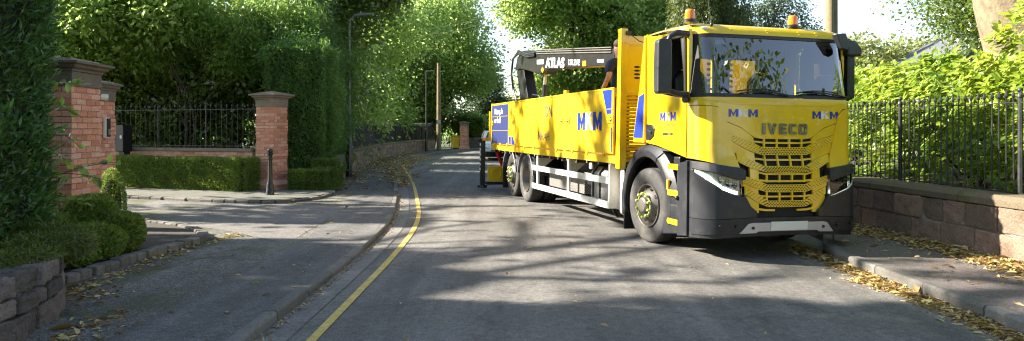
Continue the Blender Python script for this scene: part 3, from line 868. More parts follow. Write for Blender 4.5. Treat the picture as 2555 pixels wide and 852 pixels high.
# ---------------------------------------------------------------- truck
M['yel'] = simple('yellow truck paint', (0.74, 0.48, 0.006), 0.3, var=0.05, scale=3, coat=0.6, dirt=(0.33, 0.24, 0.05), dirtamt=0.45, dscale=2.2)
M['yel2'] = simple('yellow board paint', (0.72, 0.455, 0.008), 0.42, var=0.07, scale=4, coat=0.15, dirt=(0.40, 0.27, 0.05), dirtamt=0.4, dscale=2.2)
M['blk'] = simple('dark grey bumper plastic', (0.015, 0.017, 0.022), 0.42, var=0.2, scale=8, dirt=(0.085, 0.078, 0.07), dirtamt=0.4, dscale=3, bump=0.1, bscale=300)
M['blk2'] = simple('black trim', (0.012, 0.012, 0.013), 0.4, var=0.2)
M['void'] = simple('dark interior', (0.02, 0.022, 0.023), 0.8, var=0.3)
M['interior'] = simple('cab trim', (0.05, 0.055, 0.055), 0.7, var=0.2)
M['tyre'] = simple('tyre rubber', (0.035, 0.034, 0.033), 0.8, var=0.3, scale=10, dirt=(0.15, 0.13, 0.11), dirtamt=0.6, dscale=3, bump=0.2)
M['rim'] = simple('wheel steel', (0.17, 0.155, 0.14), 0.45, 0.6, var=0.2, dirt=(0.16, 0.12, 0.09), dirtamt=0.7, dscale=5)
M['nut'] = simple('wheel nut indicators', (0.62, 0.72, 0.16), 0.5, var=0.1)
M['alu'] = simple('pale side rail', (0.66, 0.64, 0.58), 0.5, 0.2, var=0.08, scale=4, dirt=(0.35, 0.31, 0.26), dirtamt=0.7, dscale=3)
M['alu2'] = simple('aluminium tank', (0.5, 0.5, 0.5), 0.38, 0.8, var=0.12, dirt=(0.3, 0.27, 0.24), dirtamt=0.6)
M['chassis'] = simple('chassis grey', (0.045, 0.04, 0.035), 0.7, var=0.3, dirt=(0.13, 0.10, 0.08), dirtamt=0.6)
M['silver'] = simple('silver skid plate', (0.5, 0.5, 0.51), 0.4, 0.3, var=0.04)
M['chrome'] = simple('chrome letters', (0.6, 0.6, 0.61), 0.15, 1.0, var=0.03)
M['badge'] = simple('badge chrome', (0.22, 0.22, 0.23), 0.22, 0.85, var=0.6, scale=22)
M['blue'] = simple('blue vinyl', (0.012, 0.035, 0.30), 0.35, var=0.08, coat=0.2)
M['navy'] = simple('navy vinyl', (0.018, 0.028, 0.11), 0.45, var=0.1)
M['white_v'] = simple('white vinyl', (0.72, 0.74, 0.80), 0.4, var=0.03)
M['ink'] = simple('dark lettering', (0.03, 0.03, 0.03), 0.5, var=0.05)
M['orange'] = simple('amber lens', (0.85, 0.22, 0.01), 0.12, var=0.15, scale=25, coat=0.5)
M['drl'] = emit('daytime running light', (0.85, 1.0, 0.8), 1.6)
M['amberlit'] = simple('amber marker', (0.8, 0.35, 0.03), 0.3, var=0.05)
M['wind'] = glass_mat('windscreen glass', (0.50, 0.62, 0.58), boost=3.2)
M['lens'] = glass_mat('headlamp lens', (0.85, 0.87, 0.87), boost=1.5)
M['lamp_body'] = simple('headlamp bowl', (0.30, 0.30, 0.30), 0.3, 0.6, var=0.6, scale=18)
M['crane_blk'] = simple('crane black', (0.014, 0.014, 0.015), 0.35, var=0.3, scale=4, dirt=(0.06, 0.055, 0.05), dirtamt=0.4)
M['green_pl'] = simple('green sleeve', (0.05, 0.45, 0.25), 0.4, var=0.1)

TR = bpy.data.objects.new('flatbed_truck', None); COL.objects.link(TR)
TR.location = (1.89, 10.05, 0.0)
TR.rotation_euler = (Matrix.Rotation(R(15.13), 3, 'Z') @ Matrix.Rotation(R(0.7), 3, 'Y')).to_euler()
tag(TR, 'yellow flatbed builders lorry with black bumper parked against the right kerb', 'truck')
CX = 1.17; HW = 1.15
def yb(z):
    return float(np.interp(z, [0.2, 0.5, 1.1, 1.25, 1.95, 2.02, 2.80, 2.86, 2.93], [-1.42, -1.45, -1.44, -1.38, -1.37, -1.345, -1.20, -1.165, -1.08]))
def fy(x, z):
    t = min(1.0, abs(x - CX) / HW)
    return yb(z) + 0.05 * t * t + 0.28 * max(0.0, (t - 0.8) / 0.2) ** 2.2
def xs_between(a, b, n=10):
    xs = list(np.linspace(a, b, n + 1))
    for t in (0.8, 0.85, 0.9, 0.94, 0.97, 0.99, 1.0):
        for s in (-1, 1):
            x = CX + s * t * HW
            if a < x < b: xs.append(x)
    return sorted(set(round(x, 5) for x in xs))
def fstrip(mb, a, b, zt, zb_, off=0.0, th=0.03, n=10, nz=1, mi=0, inset=0.0, extra=()):
    """curved plate on the cab front between x=a..b and zb(x)..zt(x); off = how far proud"""
    if not callable(zt): v_ = zt; zt = lambda x, v_=v_: v_
    if not callable(zb_): w_ = zb_; zb_ = lambda x, w_=w_: w_
    xs = sorted(set(xs_between(a, b, n) + [round(e, 5) for e in extra if a < e < b]))
    vs_ = []; k = len(xs); m_ = nz + 1
    for layer in (0, 1):
        for x in xs:
            for j in range(m_):
                z = zb_(x) + (zt(x) - zb_(x)) * j / nz
                vs_.append((x, fy(x, z) - off + (th if layer else 0), z))
    fs_ = []
    B = k * m_
    for i in range(k - 1):
        for j in range(nz):
            p = i * m_ + j; q = (i + 1) * m_ + j
            fs_.append((p, q, q + 1, p + 1)); fs_.append((B + p, B + p + 1, B + q + 1, B + q))
        p = i * m_; q = (i + 1) * m_
        fs_.append((p, B + p, B + q, q)); p += nz; q += nz
        fs_.append((p, q, B + q, B + p))
    for i in (0, k - 1):
        for j in range(nz):
            p = i * m_ + j; f_ = (p, p + 1, B + p + 1, B + p)
            fs_.append(f_ if i == 0 else f_[::-1])
    mb.add(vs_, fs_, mi)
def pl(pts):  # piecewise linear in |dx|
    ds = [p[0] for p in pts]; zs = [p[1] for p in pts]
    return lambda x: float(np.interp(abs(x - CX), ds, zs))

cabp = TR
# --- cab body: sides, roof, rear as one shell part
body = MB()
for sx, so in ((0.02, 1), (2.32, -1)):
    xi = sx + so * 0.05
    x0, x1 = min(sx, xi), max(sx, xi)
    # below the window
    body.prism([(-1.05, 1.235), (-1.05, 2.0), (0.11, 2.0), (0.11, 1.41), (-0.3, 1.36)], 'x', x0, x1)
    # behind window, to the rear corner
    body.prism([(-0.20, 2.002), (0.11, 2.002), (0.11, 2.90), (-0.20, 2.87), (-0.20, 2.78), (-0.13, 2.72), (-0.13, 2.1)], 'x', x0, x1)
    body.prism([(-1.05, 2.78), (-0.20, 2.782), (-0.20, 2.872), (-1.05, 2.855)], 'x', x0, x1)
    body.prism([(-1.06, 2.002), (-0.995, 2.002), (-0.965, 2.779), (-1.06, 2.779)], 'x', x0, x1)
# roof
rv = []; nx = 14
ys_ = [(-1.12, 2.885), (-1.06, 2.925), (-0.9, 2.955), (-0.4, 2.975), (0.12, 2.975)]
xs_ = [CX - HW + 2 * HW * (1 - math.cos(PI * i / nx)) / 2 for i in range(nx + 1)]
rf_ = []
for (y, z) in ys_:
    for x in xs_:
        t = abs(x - CX) / HW
        yy = y + (0.20 * max(0, (t - .8) / .2) ** 2 if y < -0.8 else 0)
        rv.append((x, yy, z - 0.07 * max(0, (t - .82) / .18) ** 2))
for i in range(len(ys_) - 1):
    for j in range(nx): rf_.append((i * (nx + 1) + j, i * (nx + 1) + j + 1, (i + 1) * (nx + 1) + j + 1, (i + 1) * (nx + 1) + j))
body.add(rv, rf_)
# rear wall with two windows
for a, b_, z0, z1 in ((0.02, 0.55, 1.41, 2.93), (0.55, 1.04, 1.41, 2.05), (0.55, 1.04, 2.62, 2.95), (1.04, 1.32, 1.41, 2.95), (1.32, 1.84, 1.41, 2.05), (1.32, 1.84, 2.62, 2.95), (1.84, 2.32, 1.41, 2.93)):
    body.box(a + 0.001, b_ - 0.001, 0.112, 0.15, z0, z1 - 0.001)
body.build('cab_shell', M['yel'], TR, autosmooth=30)
# roof header above windscreen
h = MB(); fstrip(h, CX - HW, CX + HW, 2.90, 2.795, off=0.012, th=0.05, n=16, nz=4)
hd = h.build('roof_header', M['yel'], TR, autosmooth=35)
bt = MB()
for dx in (-0.62, -0.12, 0.35, 0.62):
    for z in (2.83, 2.865): bt.sphere((CX + dx, fy(CX + dx, z) - 0.013, z), 0.009, 5)
bt.build('rivets', M['yel'], hd)
for s in (-1, 1):
    x = CX + s * 0.97; z = 2.86
    MB().sphere((x, fy(x, z) - 0.012, z), 0.055, 8, sx=1.0, sy=0.35, sz=0.38).build('marker_lamp', M['white_v'], TR, smooth=True)
# door skin (right-hand door as seen on the sunny side) with its own seam
def door(side):
    x = 0.02 if side < 0 else 2.32
    o = -0.012 if side < 0 else 0.012
    x0, x1 = sorted((x + o, x - o * 0.1))
    d = MB()
    d.prism([(-1.03, 1.245), (-1.03, 1.985), (-0.96, 1.985), (-0.2, 2.085), (0.09, 2.0), (0.09, 1.405), (-0.3, 1.365)], 'x', x0, x1)
    do = d.build('door', M['yel'], TR, bevel=0.006)
    hx0, hx1 = sorted((x + o, x + o * 2.2))
    hb = MB().prism([(-0.02, 1.44), (-0.14, 1.50), (-0.17, 1.60), (-0.11, 1.655), (0.07, 1.665), (0.085, 1.45)], 'x', hx0, hx1)
    ho = hb.build('handle_recess', M['blk2'], do, bevel=0.004)
    a, b2 = sorted((x + o * 2.2, x + o * 3.6))
    MB().prism([(-0.09, 1.53), (-0.10, 1.565), (0.05, 1.60), (0.06, 1.565)], 'x', a, b2).build('door_handle', M['blk'], do, bevel=0.004)
    # black window surround
    fr = MB()
    outer = [(-1.03, 2.0), (-0.25, 2.12), (-0.13, 2.22), (-0.14, 2.66), (-0.22, 2.79), (-0.45, 2.835), (-1.0, 2.83)]
    inner_ = [(-0.985, 2.06), (-0.29, 2.165), (-0.19, 2.24), (-0.2, 2.63), (-0.26, 2.735), (-0.46, 2.775), (-0.96, 2.77)]
    n = len(outer); a, b2 = sorted((x + o * 0.2, x + o * 2.0))
    for i in range(n):
        j = (i + 1) % n
        fr.prism([outer[i], outer[j], inner_[j], inner_[i]], 'x', a, b2)
    fr.build('window_frame', M['blk2'], do)
    return do
dL = door(-1); dR = door(1)
g_ = MB().prism([(-0.97, 2.05), (-0.28, 2.16), (-0.19, 2.24), (-0.2, 2.64), (-0.26, 2.74), (-0.46, 2.78), (-0.96, 2.78)], 'x', 2.295, 2.300)
g_.build('side_glass', M['wind'], TR)
# A pillars black, windscreen and surround
fr = MB()
fstrip(fr, CX - HW, CX - HW + 0.10, 2.795, 2.0, off=0.004, th=0.04, n=3, nz=6)
fstrip(fr, CX + HW - 0.10, CX + HW, 2.795, 2.0, off=0.004, th=0.04, n=3, nz=6)
fstrip(fr, CX - HW + 0.10, CX + HW - 0.10, 2.795, 2.755, off=0.002, th=0.03, n=14)
fstrip(fr, CX - HW + 0.10, CX + HW - 0.10, 2.045, 2.0, off=0.002, th=0.03, n=14)
fr.build('windscreen_surround', M['blk2'], TR, autosmooth=30)
ws = MB()
gx = np.linspace(CX - HW + 0.09, CX + HW - 0.09, 33); gz = np.linspace(2.035, 2.765, 9)
ws.add([(x, fy(x, z) + 0.012, z) for z in gz for x in gx], [(j * 33 + i, j * 33 + i + 1, (j + 1) * 33 + i + 1, (j + 1) * 33 + i) for j in range(8) for i in range(32)])
wso = ws.build('windscreen', M['wind'], TR, smooth=True)
st_ = MB(); fstrip(st_, 0.32, 0.45, 2.72, 2.66, off=-0.016, th=0.002, n=2)
M['tag_green'] = simple('pale green sticker', (0.45, 0.62, 0.55), 0.6, var=0.03)
st_.build('sticker', M['tag_green'], wso)
st_ = MB(); fstrip(st_, 1.98, 2.06, 2.2, 2.12, off=-0.016, th=0.002, n=2); st_.build('sticker', M['white_v'], wso)
# wipers
for (xa, xb) in ((1.25, 0.55), (2.15, 1.4)):
    w_ = MB()
    pts = [(xa + (xb - xa) * t, fy(xa + (xb - xa) * t, 2.04 + 0.035 * t) - 0.03, 2.03 + 0.045 * math.sin(t * PI * 0.9)) for t in np.linspace(0, 1, 8)]
    w_.tube(pts, [0.014, 0.012, 0.011, 0.01, 0.01, 0.009, 0.009, 0.008], 6)
    w_.tube([(p[0] - 0.02, p[1] + 0.01, p[2] + 0.028) for p in pts[1:]], 0.008, 5)
    w_.build('wiper', M['blk2'], TR)
# upper front panel
up_b = pl([(0, 1.485), (0.30, 1.487), (0.40, 1.50), (0.47, 1.545), (0.60, 1.63), (0.78, 1.695), (0.805, 1.70), (0.82, 1.80), (0.9, 1.875), (1.0, 1.895), (1.15, 1.90)])
f_ = MB(); fstrip(f_, CX - HW, CX + HW, 1.997, up_b, off=0.0, th=0.06, n=40, nz=6, extra=[CX + s * d for s in (-1, 1) for d in (.3, .4, .47, .6, .78, .805, .82, .9)])
fp = f_.build('front_panel', M['yel'], TR, autosmooth=30)
# raised swage lines on front panel
sw = MB()
for za, zc in ((1.945, 1.925),):
    fstrip(sw, CX - 1.05, CX + 1.05, pl([(0, za - 0.035), (0.7, za - 0.02), (1.05, za + 0.03)]), pl([(0, za - 0.045), (0.7, za - 0.032), (1.05, za + 0.018)]), off=0.006, th=0.01, n=20)
sw.build('swage', M['yel'], fp, autosmooth=30)
for s in (-1, 1):
    c_ = MB()
    a, b_ = (CX + 0.645, CX + HW) if s > 0 else (CX - HW, CX - 0.645)
    zt = pl([(0.645, 1.13), (0.66, 1.20), (0.79, 1.69), (0.81, 1.78), (0.9, 1.865), (1.0, 1.886), (1.15, 1.89)])
    zb2 = pl([(0.645, 1.12), (0.8, 1.135), (1.15, 1.235)])
    fstrip(c_, a, b_, zt, zb2, off=0.022, th=0.06, n=16, nz=5, extra=[CX + s * d for d in (.66, .7, .74, .77, .79, .81, .85)])
    c_.build('corner_panel', M['yel'], TR, autosmooth=30)
# dark backing behind the grille
bk = MB(); fstrip(bk, CX - 0.82, CX + 0.82, 1.72, 0.42, off=-0.05, th=0.03, n=12)
bk.build('grille_backing', M['void'], TR)
# grille strips
GR = bpy.data.objects.new('grille', None)
gm = MB()
def sm(a, b, zt, zb_, off=0.0, th=0.03, n=14, ex=()):
    """symmetric pair or a centred strip"""
    if a == 0:
        fstrip(gm, CX - b, CX + b, pl(zt), pl(zb_), off, th, n, extra=[CX + s * d for s in (-1, 1) for d, _ in zt + zb_])
    else:
        for s in (-1, 1):
            x0, x1 = sorted((CX + s * a, CX + s * b))
            fstrip(gm, x0, x1, pl(zt), pl(zb_), off, th, max(2, n // 2), extra=[CX + s * d for d, _ in zt + zb_])
P1t = [(0, 1.38), (0.33, 1.388), (0.5, 1.475), (0.745, 1.54)]; P1b = [(0, 1.284), (0.33, 1.29), (0.5, 1.345), (0.725, 1.458)]
P2t = [(0, 1.150), (0.3, 1.152), (0.5, 1.245), (0.70, 1.32)]; P2b = [(0, 1.068), (0.3, 1.077), (0.5, 1.13), (0.65, 1.20)]
P3t = [(0, 0.922), (0.28, 0.924), (0.4, 0.98), (0.62, 1.037)]; P3b = [(0, 0.828), (0.28, 0.832), (0.4, 0.865), (0.60, 0.95)]
P4t = [(0, 0.724), (0.27, 0.726), (0.4, 0.815), (0.585, 0.90)]; P4b = [(0, 0.644), (0.27, 0.649), (0.4, 0.70), (0.56, 0.80)]
sm(0, 0.745, P1t, P1b, 0.014, 0.03)
sm(0, 0.66, P2t, P2b, 0.014, 0.03)
sm(0, 0.61, P3t, P3b, 0.016, 0.03)
sm(0, 0.575, P4t, P4b, 0.016, 0.03)
# infill blocks at the sides
sm(0.42, 0.78, [(0.42, 1.50), (0.47, 1.54), (0.6, 1.622), (0.78, 1.688)], [(0.42, 1.43), (0.5, 1.478), (0.745, 1.543), (0.78, 1.55)], 0.0, 0.03)
sm(0.41, 0.72, [(0.41, 1.31), (0.5, 1.343), (0.72, 1.455)], [(0.41, 1.205), (0.5, 1.247), (0.70, 1.322)], 0.0, 0.03)
sm(0.385, 0.50, [(0.385, 1.097), (0.5, 1.128)], [(0.385, 0.975), (0.4, 0.982), (0.5, 1.005)], 0.0, 0.03)
sm(0.39, 0.60, [(0.39, 0.862), (0.6, 0.948)], [(0.39, 0.812), (0.4, 0.817), (0.585, 0.902)], 0.002, 0.03)
sm(0.385, 0.57, [(0.385, 0.692), (0.4, 0.698), (0.57, 0.80)], [(0.385, 0.575), (0.44, 0.58), (0.57, 0.73)], 0.004, 0.03)
# slats and ribs
for (zc, dz, w_) in ((1.437, 0.011, 0.40), (1.226, 0.011, 0.39), (0.965, 0.012, 0.37), (0.775, 0.010, 0.37)):
    sm(0, w_ + 0.02, [(0, zc + dz), (0.25, zc + dz), (0.44, zc + dz + 0.018)], [(0, zc - dz), (0.25, zc - dz), (0.44, zc - dz + 0.018)], 0.002, 0.03)
sm(0, 0.41, [(0, 1.065), (0.3, 1.066), (0.41, 1.09)], [(0, 1.04), (0.3, 1.042), (0.41, 1.07)], 0.0, 0.03)
sm(0.16, 0.40, [(0.16, 0.618), (0.3, 0.622), (0.40, 0.64)], [(0.16, 0.595), (0.3, 0.597), (0.40, 0.612)], 0.003, 0.03)
for d in (0.09, 0.27):
    for s in (-1, 1):
        x = CX + s * d
        for zt, zb_ in ((1.49, 1.375), (1.288, 1.145), (1.05, 0.95), (0.832, 0.72)):
            fstrip(gm, x - 0.011, x + 0.011, zt, zb_, 0.0, 0.025, 1)
gr = gm.build('grille', M['yel'], TR, autosmooth=35)
# perforations: rows of small dark lozenges along the four strips
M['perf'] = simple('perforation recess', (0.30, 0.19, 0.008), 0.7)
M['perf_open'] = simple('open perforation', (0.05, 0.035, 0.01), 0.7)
for (T, B_, wmax, rows, offp) in ((P1t, P1b, 0.72, 4, 0.0155), (P2t, P2b, 0.63, 4, 0.0155), (P3t, P3b, 0.585, 4, 0.0175), (P4t, P4b, 0.55, 4, 0.0175)):
    pf = MB()
    for r_ in range(rows):
        fr_ = (r_ + 0.75) / (rows + 0.5)
        x = CX - wmax + (0.02 if r_ % 2 else 0.0)
        while x < CX + wmax:
            z = pl(B_)(x) + (pl(T)(x) - pl(B_)(x)) * fr_
            cen = abs(x - CX) < 0.34
            a, h_ = (0.0145, 0.0068) if cen else (0.013, 0.0048)
            y = fy(x, z) - offp - 0.0005
            pf.add([(x - a, y, z), (x - a * .4, y, z - h_), (x + a * .4, y, z - h_), (x + a, y, z), (x + a * .4, y, z + h_), (x - a * .4, y, z + h_)], [(0, 1, 2, 3, 4, 5)], 1 if cen else 0)
            x += 0.04
    pf.build('perforations', [M['perf'], M['perf_open']], gr, fix=False)

# lower bumper
bm_ = MB()
ins = pl([(0.0, 0.60), (0.45, 0.60), (0.50, 0.66), (0.62, 0.95), (0.66, 1.04), (0.70, 1.12), (1.15, 1.17)])
for s in (-1, 1):
    a, b_ = sorted((CX + s * 0.60, CX + s * HW))
    # brow above the headlamp
    fstrip(bm_, a, b_, pl([(0.6, 1.10), (0.66, 1.135), (0.8, 1.15), (1.15, 1.205)]), pl([(0.6, 0.99), (0.66, 0.975), (0.9, 1.05), (1.15, 1.115)]), off=0.065, th=0.12, n=10, nz=3)
    # main lower corner below headlamp
    a2, b2 = sorted((CX + s * 0.44, CX + s * HW))
    fstrip(bm_, a2, b2, pl([(0.44, 0.60), (0.52, 0.66), (0.60, 0.80), (0.63, 0.775), (0.72, 0.80), (0.9, 0.865), (1.06, 0.98), (1.15, 1.09)]), pl([(0.44, 0.53), (1.15, 0.50)]), off=0.05, th=0.1, n=14, nz=5, extra=[CX + s * d for d in (.52, .6, .63, .72, .8, .9, 1.06)])
fstrip(bm_, CX - HW, CX + HW, pl([(0, 0.522), (0.44, 0.524), (1.15, 0.494)]), pl([(0, 0.36), (0.6, 0.36), (1.15, 0.30)]), off=0.058, th=0.12, n=20, nz=3)
fstrip(bm_, CX - HW, CX + HW, pl([(0, 0.357), (0.6, 0.357), (1.15, 0.297)]), pl([(0, 0.30), (0.6, 0.29), (1.15, 0.26)]), off=0.035, th=0.1, n=20, nz=1)
# side returns of the bumper
for sx, so in ((0.02, -1), (2.32, 1)):
    x0, x1 = sorted((sx + so * 0.03, sx - so * 0.06))
    bm_.prism([(-1.10, 0.27), (-0.86, 0.24), (-0.845, 0.50), (-0.845, 1.0), (-0.86, 1.16), (-1.10, 1.20)], 'x', x0, x1)
bumper = bm_.build('bumper', M['blk'], TR, autosmooth=35)
sk = MB()
fstrip(sk, CX - 0.66, CX + 0.66, pl([(0, 0.462), (0.50, 0.462), (0.56, 0.45), (0.66, 0.34)]), pl([(0, 0.355), (0.42, 0.355), (0.45, 0.335), (0.66, 0.33)]), off=0.068, th=0.03, n=20, extra=[CX + s * d for s in (-1, 1) for d in (.42, .45, .5, .56)])
sk.build('skid_plate', M['silver'], bumper, bevel=0.004)
dt = MB()
for d, z in ((0.50, 0.40), (0.72, 0.42), (0.93, 0.43)):
    for s in (-1, 1):
        x = CX + s * d; y = fy(x, z) - 0.07
        dt.cyl((x, y - 0.012, z), (x, y + 0.02, z), 0.018, 10)
dt.build('parking_sensors', M['blk2'], bumper, autosmooth=40)
fstrip_tmp = MB(); fstrip(fstrip_tmp, CX - 0.26, CX + 0.26, 0.475, 0.365, off=0.082, th=0.012, n=4)
M['plate'] = simple('plain number plate', (0.7, 0.7, 0.66), 0.4, var=0.03)
fstrip_tmp.build('number_plate', M['plate'], bumper, bevel=0.002)
# headlamps
for s in (-1, 1):
    hb = MB(); a, b_ = sorted((CX + s * 0.635, CX + s * (HW - 0.005)))
    top = pl([(0.635, 0.985), (0.66, 0.975), (0.9, 1.045), (1.15, 1.112)])
    bot = pl([(0.635, 0.78), (0.72, 0.805), (0.9, 0.87), (1.06, 0.985), (1.15, 1.095)])
    fstrip(hb, a, b_, top, bot, off=-0.02, th=0.03, n=8, nz=1, extra=[CX + s * d for d in (.66, .72, .8, .9, 1.06)])
    hl_ = hb.build('headlight', M['lamp_body'], TR)
    dr_ = MB()
    dt_ = pl([(0.66, 0.835), (0.72, 0.85), (0.88, 0.905), (0.96, 0.96), (1.03, 1.035), (1.12, 1.095)])
    db_ = pl([(0.66, 0.798), (0.72, 0.81), (0.88, 0.86), (0.96, 0.903), (1.03, 0.975), (1.12, 1.062)])
    a, b_ = sorted((CX + s * 0.68, CX + s * 1.12))
    fstrip(dr_, a, b_, dt_, db_, off=0.012, th=0.02, n=14, extra=[CX + s * d for d in (.72, .8, .84, .88, .92, .96, 1.0, 1.03)])
    dr_.build('running_light', M['drl'], hl_)
    rf2 = MB()
    for d, z, r_ in ((0.80, 0.945, 0.045), (0.90, 0.985, 0.042), (0.72, 0.90, 0.03), (1.02, 0.955, 0.022), (1.05, 1.0, 0.02)):
        x = CX + s * d; y = fy(x, z) + 0.018
        rf2.lathe([(0.2 * r_, -0.012), (r_, -0.03)], axis='y', c=(x, y, z), n=14)
        rf2.sphere((x, y - 0.014, z), r_ * 0.35, 5)
    rf2.build('reflector', M['chrome'], hl_, smooth=True)
    ln = MB(); a, b_ = sorted((CX + s * 0.635, CX + s * (HW - 0.002)))
    fstrip(ln, a, b_, top, bot, off=0.028, th=0.004, n=10, extra=[CX + s * d for d in (.72, .8, .9, 1.06)])
    ln.build('lens', M['lens'], hl_, smooth=False)

# --- lettering
def poly_mesh(name, polys, depth, mat, parent, mapf):
    """polys of 2D points; mapf maps (u, v, layer) to a 3D point; convex polygons"""
    mb = MB()
    for p in polys:
        n = len(p)
        mb.add([mapf(u, v, 0) for u, v in p] + [mapf(u, v, 1) for u, v in p], [tuple(range(n)), tuple(range(n, 2 * n))[::-1]] + [(i, n + i, n + (i + 1) % n, (i + 1) % n) for i in range(n)])
    return mb.build(name, mat, parent, fix=False)
LM = [[(0, 0), (0.26, 0), (0.26, 1), (0, 1)], [(0.26, 1), (0.26, 0.62), (0.5, 0.05), (0.5, 0.42)], [(0.5, 0.42), (0.5, 0.05), (0.74, 0.62), (0.74, 1)], [(0.74, 0), (1, 0), (1, 1), (0.74, 1)]]
LK = [[(0, 0), (0.28, 0), (0.28, 1), (0, 1)], [(0.28, 0.62), (0.28, 0.36), (0.62, 1), (0.95, 1)][::-1], [(0.36, 0.52), (0.64, 0), (1.0, 0), (0.56, 0.66)]]
def mkm(x0, z0, w, hgt, parent, surf):
    cw = w / 3.02
    def mp(off):
        return lambda u, v, l: surf(x0 + off + u * cw * 0.98, z0 + v * hgt, l)
    poly_mesh('lettering', LM, 0, M['blue'], parent, mp(0)); poly_mesh('lettering', LK, 0, M['white_v'], parent, mp(cw * 1.0)); poly_mesh('lettering', LM, 0, M['blue'], parent, mp(cw * 2.02))
fsurf = lambda x, z, l: (x, fy(x, z) - (0.003 if l == 0 else -0.001), z)
mkm(0.41, 1.755, 0.40, 0.095, fp, fsurf)
mkm(1.60, 1.748, 0.40, 0.095, fp, fsurf)
def text_mesh(name, txt, size, mat, parent, mapf, offset=0.0, extrude=0.0, space=1.0, sx=1.0):
    cu = bpy.data.curves.new(name, 'FONT'); cu.body = txt; cu.size = size; cu.offset = offset; cu.extrude = extrude; cu.space_character = space
    cu.resolution_u = 3
    ob = bpy.data.objects.new(name + '_tmp', cu); COL.objects.link(ob)
    dg = bpy.context.evaluated_depsgraph_get()
    me = bpy.data.meshes.new_from_object(ob.evaluated_get(dg))
    bpy.data.objects.remove(ob); bpy.data.curves.remove(cu)
    for v in me.vertices: v.co = mapf(v.co.x * sx, v.co.y, v.co.z)
    me.name = name
    me.materials.clear()
    return link_mesh(name, me, mat, parent)
def textw(txt, size, offset=0, space=1.0):
    cu = bpy.data.curves.new('t', 'FONT'); cu.body = txt; cu.size = size; cu.offset = offset; cu.space_character = space
    ob = bpy.data.objects.new('t', cu); COL.objects.link(ob)
    bpy.context.view_layer.update(); w = ob.dimensions.x
    bpy.data.objects.remove(ob); bpy.data.curves.remove(cu)
    return w
# IVECO built from bold strokes
def blk(polys): return polys
IV = {
 'I': (0.34, [[(0, 0), (0.34, 0), (0.34, 1), (0, 1)]]),
 'V': (1.0, [[(0, 1), (0.36, 0), (0.5, 0), (0.5, 0.3), (0.34, 1)], [(0.5, 0.3), (0.5, 0), (0.64, 0), (1, 1), (0.66, 1)]]),
 'E': (0.86, [[(0, 0.12), (0.12, 0), (0.34, 0), (0.34, 1), (0.12, 1), (0, 0.88)], [(0.34, 0.76), (0.86, 0.76), (0.86, 1), (0.34, 1)], [(0.34, 0.38), (0.8, 0.38), (0.8, 0.62), (0.34, 0.62)], [(0.34, 0), (0.86, 0), (0.86, 0.24), (0.34, 0.24)]]),
 'C': (0.86, [[(0, 0.15), (0.15, 0), (0.34, 0), (0.34, 1), (0.15, 1), (0, 0.85)], [(0.34, 0.74), (0.86, 0.74), (0.86, 1), (0.34, 1)], [(0.34, 0), (0.86, 0), (0.86, 0.26), (0.34, 0.26)]]),
 'O': (1.0, [[(0, 0.15), (0.15, 0), (0.32, 0), (0.32, 1), (0.15, 1), (0, 0.85)], [(0.32, 0.74), (0.68, 0.74), (0.68, 1), (0.32, 1)], [(0.32, 0), (0.68, 0), (0.68, 0.26), (0.32, 0.26)], [(0.68, 0), (0.85, 0), (1, 0.15), (1, 0.85), (0.85, 1), (0.68, 1)]]),
}
hh = 0.135; gap_ = 0.035; sc_ = 0.125
totw = sum(IV[c][0] for c in 'IVECO') * sc_ + gap_ * 4
x = CX + 0.02 - totw / 2
for c in 'IVECO':
    w_, ps = IV[c]
    poly_mesh('badge_letter', ps, 0, M['badge'], fp, (lambda x0: (lambda u, v, l: (x0 + u * sc_, fy(x0 + u * sc_, 1.545 + v * hh) - (0.016 if l == 0 else -0.002), 1.545 + v * hh)))(x))
    x += w_ * sc_ + gap_
# door logo; the sunny side reads from rear (left) to front (right): u grows towards the front (-y)
dsurf = lambda u, v, l: (0.02 - 0.012 - (0.003 if l == 0 else 0.0), -u, v)
mkm(0.325, 1.705, 0.44, 0.115, dL, dsurf)
def dtext(txt, size, u0, v0, off=0.0, sx=1.0, mat=None):
    text_mesh('lettering', txt, size, mat or M['ink'], dL, lambda a, b, c: Vector((0.006 - 0.002, -(u0 + a), v0 + b)), off, sx=sx)
dtext('Altrincham  Manchester', 0.055, 0.24, 1.635)
dtext('41 2750', 0.055, 0.42, 1.578)
dtext('mkm.com', 0.07, 0.41, 1.515, 0.002)
# right-hand body board lettering later
# side deflector behind the door
df = MB()
df.prism([(0.125, 1.405), (0.13, 2.90), (0.155, 2.92), (0.30, 2.2), (0.49, 1.48), (0.49, 1.405)], 'x', -0.012, 0.03)
dfo = df.build('side_deflector', M['yel'], TR, bevel=0.006)
MB().prism([(0.17, 1.47), (0.135, 2.10), (0.31, 2.06), (0.475, 1.47)][::-1], 'x', -0.0155, -0.0125).build('stripe', M['blue'], dfo)
df = MB(); df.prism([(0.125, 1.405), (0.13, 2.90), (0.155, 2.92), (0.30, 2.2), (0.49, 1.48), (0.49, 1.405)], 'x', 2.31, 2.352)
df.build('side_deflector', M['yel'], TR, bevel=0.006)
